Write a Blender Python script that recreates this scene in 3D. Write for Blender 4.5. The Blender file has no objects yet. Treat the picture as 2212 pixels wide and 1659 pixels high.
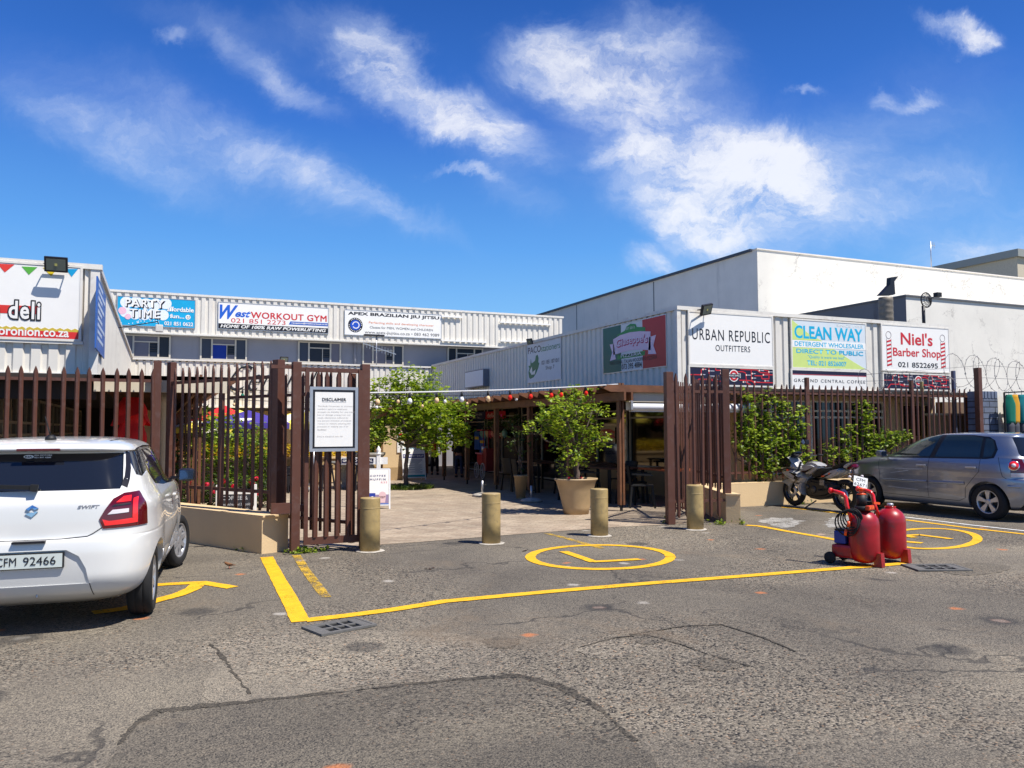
import bpy, bmesh, math, random
import numpy as np
from mathutils import Vector, Matrix
from mathutils.bvhtree import BVHTree
R = math.radians
SC = bpy.context.scene
COL = SC.collection
# ------------------------------------------------------------------ camera
CAMZ = 1.55
YAW, PITCH, ROLL = R(23.8), R(3.24), R(0.2)
cam_d = bpy.data.cameras.new('camera')
cam_d.sensor_width = 36
cam_d.lens = 36 * 1726 / 2212
cam_d.clip_end = 900
cam = bpy.data.objects.new('camera', cam_d)
COL.objects.link(cam)
CM = Matrix.Rotation(-YAW, 4, 'Z') @ Matrix.Rotation(R(90) + PITCH, 4, 'X') @ Matrix.Rotation(-ROLL, 4, 'Z')
CM.translation = Vector((0, 0, CAMZ))
cam.matrix_world = CM
SC.camera = cam
# ------------------------------------------------------------------ light
SUN = Vector((0.35, -0.47, 1.0)).normalized()      # towards the sun
SUN_EL = math.asin(SUN.z)
sun_d = bpy.data.lights.new('sun', 'SUN')
sun_d.energy = 5.0
sun_d.angle = R(0.53)
sun_d.color = (1.0, 0.955, 0.89)
sun = bpy.data.objects.new('sun', sun_d)
COL.objects.link(sun)
sun.rotation_euler = SUN.to_track_quat('Z', 'Y').to_euler()
SC.view_settings.view_transform = 'Standard'
SC.view_settings.look = 'None'
SC.view_settings.exposure = 0.40
SC.view_settings.gamma = 1.0


def S(r, g, b):
    f = lambda c: (c / 255 / 12.92) if c / 255 <= 0.04045 else ((c / 255 + 0.055) / 1.055) ** 2.4
    return (f(r), f(g), f(b), 1.0)


# ------------------------------------------------------------------ node helper
class NT:
    def __init__(s, tree):
        s.t = tree; s.n = tree.nodes; s.l = tree.links

    def new(s, typ, **kw):
        n = s.n.new(typ)
        for k, v in kw.items():
            if k == 'ins':
                for i, x in v.items():
                    if isinstance(x, bpy.types.NodeSocket): s.l.new(x, n.inputs[i])
                    else: n.inputs[i].default_value = x
            else: setattr(n, k, v)
        return n

    def math(s, op, a, b=0.0, c=None, clamp=False):
        n = s.new('ShaderNodeMath', operation=op, use_clamp=clamp)
        for i, x in enumerate([a, b] + ([c] if c is not None else [])):
            if isinstance(x, bpy.types.NodeSocket): s.l.new(x, n.inputs[i])
            else: n.inputs[i].default_value = x
        return n.outputs[0]

    def noise(s, vec, scale, detail=3, rough=0.5, dist=0.0, out=0):
        n = s.new('ShaderNodeTexNoise')
        if vec is not None: s.l.new(vec, n.inputs['Vector'])
        n.inputs['Scale'].default_value = scale; n.inputs['Detail'].default_value = detail
        n.inputs['Roughness'].default_value = rough; n.inputs['Distortion'].default_value = dist
        return n.outputs[out]

    def ramp(s, fac, stops, interp='LINEAR'):
        n = s.new('ShaderNodeValToRGB'); cr = n.color_ramp; cr.interpolation = interp
        while len(cr.elements) > 1: cr.elements.remove(cr.elements[-1])
        cr.elements[0].position = stops[0][0]; cr.elements[0].color = stops[0][1]
        for p, c in stops[1:]:
            e = cr.elements.new(p); e.color = c
        s.l.new(fac, n.inputs[0]); return n.outputs[0]

    def mix(s, fac, a, b, mode='MIX'):
        n = s.new('ShaderNodeMix', data_type='RGBA', blend_type=mode)
        for i, x in ((0, fac), (6, a), (7, b)):
            if isinstance(x, bpy.types.NodeSocket): s.l.new(x, n.inputs[i])
            else: n.inputs[i].default_value = x
        return n.outputs[2]

    def mapr(s, v, a, b, c=0.0, d=1.0, smooth=True):
        n = s.new('ShaderNodeMapRange', interpolation_type='SMOOTHSTEP' if smooth else 'LINEAR')
        s.l.new(v, n.inputs[0])
        for i, x in ((1, a), (2, b), (3, c), (4, d)): n.inputs[i].default_value = x
        return n.outputs[0]


G_ = lambda v: (v, v, v, 1.0)
# ------------------------------------------------------------------ world: sky with drifting cloud
world = bpy.data.worlds.new('World'); SC.world = world; world.use_nodes = True
w = NT(world.node_tree); w.n.clear()
sky = w.new('ShaderNodeTexSky', sky_type='NISHITA', sun_disc=False)
sky.sun_elevation = SUN_EL
sky.sun_rotation = math.atan2(SUN.x, SUN.y)
sky.air_density = 1.0; sky.dust_density = 0.25; sky.ozone_density = 2.2
skyc = w.new('ShaderNodeHueSaturation', ins={'Saturation': 1.32, 'Value': 1.0, 'Hue': 0.5, 'Color': sky.outputs[0]}).outputs[0]
geo = w.new('ShaderNodeTexCoord')
D = geo.outputs['Generated']
elev = w.new('ShaderNodeSeparateXYZ', ins={0: D}).outputs[2]
deep = w.ramp(elev, [(0.0, (2.5, 5.0, 7.7, 1)), (.10, (1.95, 4.5, 7.6, 1)), (.22, (.95, 3.0, 7.0, 1)), (.36, (.34, 1.4, 5.2, 1)), (.52, (.13, .70, 3.2, 1)), (.8, (.10, .5, 2.4, 1))])
skyc = w.mix(.86, skyc, deep)
fw = Vector((math.sin(YAW), math.cos(YAW), 0)); rt = Vector((math.cos(YAW), -math.sin(YAW), 0))
dot = lambda v: w.new('ShaderNodeVectorMath', operation='DOT_PRODUCT', ins={0: D, 1: v}).outputs['Value']
df = w.math('MAXIMUM', dot(fw), 0.05)
px_ = w.math('DIVIDE', dot(rt), df); pz_ = w.math('DIVIDE', dot(Vector((0, 0, 1))), df)
front = w.mapr(dot(fw), 0.05, 0.35)
P = w.new('ShaderNodeCombineXYZ', ins={0: px_, 1: pz_}).outputs[0]
# warp the lookup a little so that the cloud edges are ragged
wn = w.noise(P, 7.0, 7, 0.66, 0.3, out=1)
Pw = w.new('ShaderNodeVectorMath', operation='MULTIPLY_ADD', ins={0: w.new('ShaderNodeVectorMath', operation='SUBTRACT', ins={0: wn, 1: (.5, .5, .5)}).outputs[0], 1: (.13, .11, 0), 2: P}).outputs[0]


def blob(u, v, ru, rv, rot, s):
    # centre and radii are tangents of the angle from the northern horizon point
    x = (u - 1106) / 1726; y = (927 - v) / 1726
    m = w.new('ShaderNodeMapping', vector_type='TEXTURE')
    w.l.new(Pw, m.inputs['Vector'])
    m.inputs['Location'].default_value = (x, y, 0)
    m.inputs['Rotation'].default_value = (0, 0, R(rot))
    m.inputs['Scale'].default_value = (ru * 1.15 / 1726, rv * 1.22 / 1726, 1)
    ln = w.new('ShaderNodeVectorMath', operation='LENGTH', ins={0: m.outputs[0]}).outputs['Value']
    return w.mapr(ln, 1.35, 0.1, 0.0, s)


BL = [(1530, 325, 230, 80, -12, 1.0), (1400, 318, 120, 28, 6, .8), (1650, 350, 150, 80, -25, .9), (1480, 450, 160, 70, -22, .8), (1620, 450, 190, 110, 8, .7),
      (1760, 390, 170, 80, 12, .5), (1400, 570, 75, 32, -20, .8), (1560, 520, 160, 70, -10, .45),
      (820, 90, 95, 70, -30, .95), (900, 200, 190, 62, -32, .8), (1040, 240, 150, 60, -34, .85), (1010, 290, 90, 28, -20, .6),
      (1180, 110, 120, 62, -10, .9), (1330, 160, 170, 80, -12, .95), (1430, 60, 150, 80, -10, .7), (1480, 200, 200, 110, -20, .5),
      (700, 10, 120, 50, 0, .45), (600, 150, 170, 38, -28, .62), (340, 55, 40, 20, 0, .5), (470, 40, 260, 50, -18, .3),
      (300, 250, 430, 120, -24, .40), (620, 350, 330, 60, -24, .44), (800, 420, 240, 34, -24, .36), (230, 300, 260, 60, -28, .33),
      (2100, 48, 85, 32, -14, 1.0), (2135, 75, 50, 26, 10, .9), (1752, 187, 40, 14, 0, .7), (1920, 200, 34, 22, 0, .7), (2000, 205, 60, 16, 14, .5),
      (1900, 300, 420, 150, 20, .34), (2120, 470, 330, 90, 12, .42), (1980, 420, 260, 60, 22, .3), (990, 370, 70, 14, -6, .6), (1090, 400, 120, 40, -25, .35),
      (2150, 560, 200, 50, 10, .6), (1250, 330, 300, 120, -30, .25)]
tot = None
for b in BL:
    o = blob(*b)
    tot = o if tot is None else w.math('ADD', tot, o)
st = w.new('ShaderNodeMapping', vector_type='POINT', ins={'Vector': Pw, 'Rotation': (0, 0, R(24)), 'Scale': (1.0, 2.6, 1)})
n1 = w.noise(st.outputs[0], 7.0, 9, 0.68, 0.2)
n2 = w.noise(Pw, 20.0, 9, 0.7, 0.3)
nn = w.math('ADD', w.math('MULTIPLY', n1, .6), w.math('MULTIPLY', n2, .4))
nm = w.math('MULTIPLY_ADD', w.math('SUBTRACT', nn, 0.5), 4.6, .92)
cov = w.math('MULTIPLY', w.math('MULTIPLY', tot, nm), front)
det = w.mapr(cov, 0.1, 2.3, 0.0, 0.82)
veil = w.math('MULTIPLY', w.mapr(w.math('MULTIPLY', tot, front), 0.0, 1.0, 0.0, 0.42), w.mapr(n1, .25, .7, .55, 1.0))
al = w.math('SUBTRACT', 1.0, w.math('MULTIPLY', w.math('SUBTRACT', 1.0, det), w.math('SUBTRACT', 1.0, veil)))
cl_col = w.ramp(w.mapr(cov, 0.3, 1.5), [(0, (4.6, 5.6, 7.6, 1)), (1, (7.3, 7.45, 7.9, 1))])
skym = w.mix(al, skyc, cl_col)
bg = w.new('ShaderNodeBackground', ins={'Color': skym, 'Strength': 0.10})
w.new('ShaderNodeOutputWorld', ins={0: bg.outputs[0]})
SC.cycles.max_bounces = 6
SC.cycles.use_denoising = True
SC.cycles.caustics_reflective = False; SC.cycles.caustics_refractive = False

# ------------------------------------------------------------------ measuring: photo pixels (2212 wide) to the ground or to a wall plane
CR = CM.to_3x3()


def ray(u, v):
    return CR @ Vector(((u - 1106) / 1726, -(v - 829.5) / 1726, -1.0))


def G(u, v, z=0.0):
    d = ray(u, v); t = (z - CAMZ) / d.z
    return Vector((d.x * t, d.y * t, z))


def PY(u, v, Y):
    d = ray(u, v); t = Y / d.y
    return Vector((d.x * t, Y, CAMZ + d.z * t))


def PX(u, v, X):
    d = ray(u, v); t = X / d.x
    return Vector((X, d.y * t, CAMZ + d.z * t))


# ------------------------------------------------------------------ materials
MATS = {}


def mat(name, col, rough=0.6, metal=0.0, var=0.12, vs=6.0, dirt=None, ds=1.5, bump=0.0, bs=30, coat=0.0, spec=None, island=0.0, sss=0, alpha=None):
    if name in MATS: return MATS[name]
    m = bpy.data.materials.new(name); m.use_nodes = True
    t = NT(m.node_tree); b = t.n['Principled BSDF']
    tc = t.new('ShaderNodeTexCoord').outputs['Object']
    c = col
    if var:
        n = t.noise(tc, vs, 5, 0.6)
        lo = tuple(x * (1 - var) for x in col[:3]) + (1,); hi = tuple(min(1, x * (1 + var)) for x in col[:3]) + (1,)
        c = t.ramp(n, [(0.25, lo), (0.75, hi)])
    if dirt is not None:
        n = t.noise(tc, ds, 8, 0.65, 0.6)
        c = t.mix(t.mapr(n, 0.48, 0.75, 0, dirt[3]), c, tuple(dirt[:3]) + (1,))
    if island:
        g = t.new('ShaderNodeNewGeometry').outputs['Random Per Island']
        hs = t.new('ShaderNodeHueSaturation', ins={'Hue': t.mapr(g, 0, 1, 0.5 - island * .12, 0.5 + island * .05, False), 'Value': t.mapr(g, 0, 1, 1 - island, 1 + island, False), 'Color': c})
        c = hs.outputs[0]
    if isinstance(c, bpy.types.NodeSocket): t.l.new(c, b.inputs['Base Color'])
    else: b.inputs['Base Color'].default_value = c
    b.inputs['Roughness'].default_value = rough; b.inputs['Metallic'].default_value = metal
    if coat: b.inputs['Coat Weight'].default_value = coat; b.inputs['Coat Roughness'].default_value = 0.04
    if spec is not None: b.inputs['Specular IOR Level'].default_value = spec
    if bump:
        bn = t.new('ShaderNodeBump', ins={'Strength': bump, 'Distance': 0.02, 'Height': t.noise(tc, bs, 6, 0.65)})
        t.l.new(bn.outputs[0], b.inputs['Normal'])
    MATS[name] = m
    return m


def leafmat(name, col, col2, trans=0.35):
    m = bpy.data.materials.new(name); m.use_nodes = True
    t = NT(m.node_tree); b = t.n['Principled BSDF']
    g = t.new('ShaderNodeNewGeometry').outputs['Random Per Island']
    tc = t.new('ShaderNodeTexCoord').outputs['Object']
    f = t.math('ADD', t.math('MULTIPLY', g, .6), t.math('MULTIPLY', t.noise(tc, 3, 3), .4))
    c = t.ramp(f, [(0.2, col), (0.8, col2)])
    t.l.new(c, b.inputs['Base Color']); b.inputs['Roughness'].default_value = 0.45
    tr = t.new('ShaderNodeBsdfTranslucent', ins={'Color': c})
    mx = t.new('ShaderNodeMixShader', ins={0: min(.48, trans + .1), 1: b.outputs[0], 2: tr.outputs[0]})
    t.l.new(mx.outputs[0], t.n['Material Output'].inputs[0])
    return m


M = {}
M['asphalt'] = bpy.data.materials.new('asphalt')


def asphalt(m, tint=1.0, dk=1.0, patchy=True):
    m.use_nodes = True; t = NT(m.node_tree); b = t.n['Principled BSDF']
    tc = t.new('ShaderNodeTexCoord').outputs['Object']
    v = t.new('ShaderNodeTexVoronoi', ins={'Vector': tc, 'Scale': 82.0}); v.feature = 'F1'
    sep = t.new('ShaderNodeSeparateColor', ins={0: v.outputs['Color']})
    chip = t.ramp(sep.outputs[0], [(0.0, (.02, .021, .025, 1)), (.20, (.055, .052, .050, 1)), (.34, (.21, .192, .168, 1)), (.8, (.335, .305, .255, 1)), (.96, (.48, .44, .39, 1)), (1, (.42, .28, .18, 1))])
    v2 = t.new('ShaderNodeTexVoronoi', ins={'Vector': tc, 'Scale': 150.0})
    s2 = t.new('ShaderNodeSeparateColor', ins={0: v2.outputs['Color']})
    fine = t.ramp(s2.outputs[1], [(0, (.05, .05, .051, 1)), (.3, (.17, .16, .145, 1)), (1, (.38, .345, .295, 1))])
    big = t.noise(tc, .23, 5, .6, .8)
    c = t.mix(t.mapr(t.noise(tc, .35, 3, .5), .38, .6), chip, fine)
    c = t.mix(1.0, c, t.ramp(big, [(.28, (.36 * dk, .34 * dk, .315 * dk, 1)), (.5, (.69 * dk, .645 * dk, .57 * dk, 1)), (.70, (1.08 * dk, 1.0 * dk, .84 * dk, 1))]), 'MULTIPLY')
    # brown dust and small dark oil spots
    c = t.mix(t.mapr(t.noise(tc, .55, 6, .7, 1.0), .54, .72, 0, .55), c, (.20, .15, .10, 1))
    c = t.mix(t.mapr(t.noise(tc, 1.7, 4, .6, .3), .66, .74, 0, .7), c, (.028, .027, .028, 1))
    c = t.mix(t.mapr(t.noise(tc, 2.4, 6, .7, 1.2), .70, .78, 0, .5), c, (.42, .38, .33, 1))
    # rust coloured flecks and pale chewing gum spots
    fv = t.new('ShaderNodeTexVoronoi', ins={'Vector': t.new('ShaderNodeVectorMath', operation='ADD', ins={0: tc, 1: t.new('ShaderNodeVectorMath', operation='SCALE', ins={0: t.noise(tc, 9, 3, .6, out=1), 3: .12}).outputs[0]}).outputs[0], 'Scale': 1.1}, voronoi_dimensions='2D')
    fs = t.new('ShaderNodeSeparateColor', ins={0: fv.outputs['Color']})
    near = t.mapr(fv.outputs['Distance'], .085, .03)
    c = t.mix(t.math('MULTIPLY', t.math('MULTIPLY', near, t.mapr(fs.outputs[0], .80, .82)), .75), c, (.50, .17, .06, 1))
    c = t.mix(t.math('MULTIPLY', t.math('MULTIPLY', near, t.mapr(fs.outputs[1], .80, .82)), .6), c, (.50, .46, .40, 1))
    c = t.mix(t.math('MULTIPLY', t.math('MULTIPLY', t.mapr(fv.outputs['Distance'], .22, .10), t.mapr(fs.outputs[2], .84, .86)), .6), c, (.03, .029, .029, 1))
    # hairline cracks
    cv = t.new('ShaderNodeTexVoronoi', ins={'Vector': t.new('ShaderNodeVectorMath', operation='ADD', ins={0: tc, 1: t.noise(tc, 1.2, 4, .6, out=1)}).outputs[0], 'Scale': .42})
    cv.feature = 'DISTANCE_TO_EDGE'
    crk = t.math('MULTIPLY', t.mapr(cv.outputs['Distance'], .012, .003, 0, 1), t.mapr(t.noise(tc, .4, 2), .45, .6))
    c = t.mix(t.math('MULTIPLY', crk, .6), c, (.03, .028, .027, 1))
    t.l.new(c, b.inputs['Base Color'])
    b.inputs['Roughness'].default_value = .82
    b.inputs['Specular IOR Level'].default_value = .3
    h = t.math('ADD', t.math('MULTIPLY', v.outputs['Distance'], -1.0), t.math('MULTIPLY', crk, -1.5))
    bn = t.new('ShaderNodeBump', ins={'Strength': .55, 'Distance': .012, 'Height': h})
    t.l.new(bn.outputs[0], b.inputs['Normal'])
    return m


asphalt(M['asphalt'])
M['asphalt_new'] = asphalt(bpy.data.materials.new('asphalt_patch'), dk=.76)
M['asphalt_pale'] = asphalt(bpy.data.materials.new('asphalt_pale_patch'), dk=1.18)


def brickmat(name, c1, c2, mortar, sc=1.0, bw=.22, rh=.11, ms=.006, rot=0, plane='XY', bump=.3):
    m = bpy.data.materials.new(name); m.use_nodes = True
    t = NT(m.node_tree); b = t.n['Principled BSDF']
    tc = t.new('ShaderNodeTexCoord').outputs['Object']
    sp = t.new('ShaderNodeSeparateXYZ', ins={0: tc})
    a, bb = {'XY': (0, 1), 'XZ': (0, 2), 'YZ': (1, 2)}[plane]
    cb = t.new('ShaderNodeCombineXYZ', ins={0: sp.outputs[a], 1: sp.outputs[bb]})
    mp = t.new('ShaderNodeMapping', ins={'Vector': cb.outputs[0], 'Rotation': (0, 0, R(rot))})
    br = t.new('ShaderNodeTexBrick', ins={'Vector': mp.outputs[0], 'Color1': c1, 'Color2': c2, 'Mortar': mortar, 'Scale': sc, 'Mortar Size': ms, 'Brick Width': bw, 'Row Height': rh, 'Bias': 0.0})
    c = t.mix(1.0, br.outputs[0], t.ramp(t.noise(tc, 1.1, 6, .65), [(.3, G_(.72)), (.7, G_(1.15))]), 'MULTIPLY')
    c = t.mix(1.0, c, t.ramp(t.noise(tc, 14, 4, .65), [(.3, G_(.85)), (.7, G_(1.1))]), 'MULTIPLY')
    t.l.new(c, b.inputs['Base Color']); b.inputs['Roughness'].default_value = .8
    bn = t.new('ShaderNodeBump', invert=True, ins={'Strength': bump, 'Distance': .01, 'Height': br.outputs[1]})
    t.l.new(bn.outputs[0], b.inputs['Normal'])
    return m


M['paving'] = brickmat('brick_paving', (.34, .255, .175, 1), (.45, .36, .255, 1), (.25, .20, .15, 1), rot=40)
M['greybrick'] = brickmat('grey_painted_brick', S(98, 108, 128), S(112, 120, 138), S(45, 50, 60), bw=.39, rh=.135, ms=.012, plane='XZ', bump=.6)
M['redbrick'] = brickmat('orange_brick', S(170, 95, 55), S(140, 75, 45), S(90, 80, 72), bw=.22, rh=.085, ms=.01, plane='XZ')


def wornpaint(name, col, wear=.5, rough=.75):
    m = bpy.data.materials.new(name); m.use_nodes = True
    t = NT(m.node_tree); b = t.n['Principled BSDF']
    tc = t.new('ShaderNodeTexCoord').outputs['Object']
    n = t.math('ADD', t.math('MULTIPLY', t.noise(tc, 60, 4, .7), .6), t.math('MULTIPLY', t.noise(tc, 4, 4, .6), .4))
    f = t.mapr(n, wear - .03, wear + .06, 0, 1)
    c = t.ramp(t.noise(tc, 9, 4), [(.3, tuple(x * .80 for x in col[:3]) + (1,)), (.7, col)])
    t.l.new(c, b.inputs['Base Color']); b.inputs['Roughness'].default_value = rough
    t.l.new(f, b.inputs['Alpha'])
    return m


M['yline'] = wornpaint('yellow_road_paint', S(240, 182, 20), .385)
M['yline_old'] = wornpaint('faded_yellow_road_paint', S(205, 165, 50), .47)
M['wline'] = wornpaint('white_road_paint', S(225, 225, 222), .42)
M['concrete'] = mat('pale_concrete', S(176, 168, 155), .85, var=.3, vs=9, bump=.3)


def plaster(name, col, stain=(.2, .19, .17), amount=.35, crack=False, streak=True, rough=.8):
    m = bpy.data.materials.new(name); m.use_nodes = True
    t = NT(m.node_tree); b = t.n['Principled BSDF']
    tc = t.new('ShaderNodeTexCoord').outputs['Object']
    c = t.ramp(t.noise(tc, .9, 6, .6), [(.25, tuple(x * .86 for x in col[:3]) + (1,)), (.7, col)])
    if streak:
        mp = t.new('ShaderNodeMapping', ins={'Vector': tc, 'Scale': (1.6, 1.6, .16)})
        c = t.mix(t.mapr(t.noise(mp.outputs[0], 1.0, 8, .72, .3), .56, .78, 0, amount), c, tuple(stain) + (1,))
    c = t.mix(t.mapr(t.noise(tc, 3.0, 8, .75, .5), .62, .74, 0, amount * .6), c, tuple(x * .6 for x in col[:3]) + (1,))
    h = t.noise(tc, 25, 6, .7)
    if crack:
        wv = t.new('ShaderNodeVectorMath', operation='MULTIPLY_ADD', ins={0: t.noise(tc, 1.6, 5, .7, out=1), 1: (1.3, 1.3, 1.3), 2: tc}).outputs[0]
        v = t.new('ShaderNodeTexVoronoi', ins={'Vector': wv, 'Scale': 1.05}); v.feature = 'DISTANCE_TO_EDGE'
        mk = t.math('MULTIPLY', t.mapr(v.outputs['Distance'], .030, .004), t.mapr(t.noise(tc, .7, 3, .6), .48, .62))
        c = t.mix(t.math('MULTIPLY', mk, .6), c, (.30, .27, .24, 1))
        fl = t.math('MULTIPLY', t.mapr(t.noise(wv, 2.2, 5, .7), .64, .66), t.mapr(t.noise(tc, .45, 3), .45, .6))
        c = t.mix(t.math('MULTIPLY', fl, .5), c, tuple(x * .8 for x in col[:3]) + (1,))
    t.l.new(c, b.inputs['Base Color']); b.inputs['Roughness'].default_value = rough
    bn = t.new('ShaderNodeBump', ins={'Strength': .25, 'Distance': .02, 'Height': h})
    t.l.new(bn.outputs[0], b.inputs['Normal'])
    return m


M['whitewall'] = plaster('cracked_white_plaster', S(236, 231, 219), amount=.32, crack=True)
M['shadewall'] = plaster('weathered_white_plaster', S(232, 225, 214), (.16, .15, .15), .5)
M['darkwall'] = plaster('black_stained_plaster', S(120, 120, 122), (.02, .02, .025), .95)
M['greywall'] = plaster('grey_blue_plaster', S(160, 158, 164), amount=.18)
M['cream'] = plaster('cream_plaster', S(226, 196, 150), (.25, .19, .13), .22)
M['creamlow'] = plaster('tan_plaster', S(178, 150, 108), (.2, .16, .1), .25)
M['cladding'] = mat('white_sheet_cladding', S(226, 220, 208), .42, var=.05, vs=1.2, dirt=(.33, .27, .22, .25), ds=1.1)
M['capping'] = mat('white_capping', S(228, 223, 212), .5, var=.08, vs=2, dirt=(.35, .25, .2, .35), ds=4)
M['roofsheet'] = mat('grey_roof_sheet', S(150, 150, 150), .5, var=.2)
M['beamcream'] = mat('cream_fascia', S(214, 202, 178), .6, var=.06)
M['wood'] = mat('brown_stained_timber', S(112, 72, 46), .6, var=.35, vs=5, bump=.2)  # brown stain, base darkened to deepen the shade under the pergolas
M['shadeceil'] = mat('shade_darkened_boards', S(50, 40, 34), .7)  # deep shade under the roofs is put into this base colour
M['steel'] = mat('maroon_palisade_paint', S(90, 54, 40), .55, var=.14, vs=3, dirt=(.16, .11, .10, .4), ds=9)
M['white'] = mat('white_board', S(243, 240, 233), .4, var=.02)
M['black'] = mat('black_print', S(24, 22, 28), .45, var=0)
M['blackplastic'] = mat('black_plastic', S(20, 20, 21), .6, var=.1)
M['rubber'] = mat('black_rubber', S(28, 27, 27), .8, var=.2, bump=.1)
M['aluminium'] = mat('aluminium', S(190, 190, 192), .35, .6, var=.1)
M['chrome'] = mat('chrome', S(220, 220, 225), .12, 1.0, var=0)
M['glass'] = mat('dark_glass', S(26, 30, 38), .04, var=0, spec=.9)
M['shopglass'] = mat('tinted_shop_glass', S(14, 15, 17), .05, var=0, spec=.6)
M['red'] = mat('red_print', S(205, 40, 45), .4, var=.04)
M['redpaint'] = mat('red_enamel', S(158, 20, 28), .38, var=.3, vs=6, dirt=(.10, .035, .03, .9), ds=4.5, coat=.15)
M['redpaint2'] = mat('red_handle_enamel', S(225, 35, 30), .25, var=.1, coat=.4)
M['orange'] = mat('orange_plastic', S(235, 85, 30), .4, var=.05)
M['bluep'] = mat('blue_plastic', S(25, 55, 145), .35, var=.08)
M['bark'] = mat('bark', S(95, 80, 70), .85, var=.4, vs=14, bump=.6, dirt=(.35, .31, .28, .6), ds=6)
M['soil'] = mat('soil', S(70, 52, 38), .9, var=.3, vs=20, bump=.5)
M['pot'] = mat('tan_glazed_planter', S(176, 150, 112), .5, var=.12, vs=4, dirt=(.24, .17, .10, .5), ds=3, bump=.05)
M['bollard'] = mat('khaki_bollard_paint', S(172, 148, 98), .42, var=.14, vs=7, dirt=(.16, .125, .075, .55), ds=9, bump=.12, bs=16)
M['leaf'] = leafmat('tree_leaf', S(88, 124, 22), S(190, 206, 58))
M['leaf2'] = leafmat('shrub_leaf', S(66, 100, 26), S(180, 198, 62))
M['leafd'] = leafmat('dark_shrub_leaf', S(40, 62, 24), S(96, 118, 42))
M['leafy'] = leafmat('golden_leaf', S(176, 150, 20), S(240, 214, 40))
M['petal'] = leafmat('rose_petal', S(215, 25, 55), S(240, 60, 90), .3)
M['grass'] = leafmat('grass_blade', S(52, 80, 24), S(120, 140, 50), .3)


def cmat(r, g, b, rough=.45, **k):
    return mat('paint_%d_%d_%d_%d' % (r, g, b, int(rough * 100)), S(r, g, b), rough, var=k.pop('var', .04), **k)


# ------------------------------------------------------------------ mesh helpers
WM = {}                                            # world matrix of every thing, by name


def thing(name, label, cat, loc=(0, 0, 0), rotz=0.0, group=None, rot=None):
    o = bpy.data.objects.new(name, None); COL.objects.link(o)
    o.empty_display_size = .1
    o.location = loc; o.rotation_euler = rot if rot is not None else (0, 0, rotz)
    o['label'] = label; o['category'] = cat
    if group: o['group'] = group
    WM[o.name] = Matrix.Translation(Vector(loc)) @ o.rotation_euler.to_matrix().to_4x4()
    return o


def struct(o):
    o['kind'] = 'structure'; return o


def tagit(o, label, cat, group=None):
    o['label'] = label; o['category'] = cat
    if group: o['group'] = group
    return o


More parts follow.
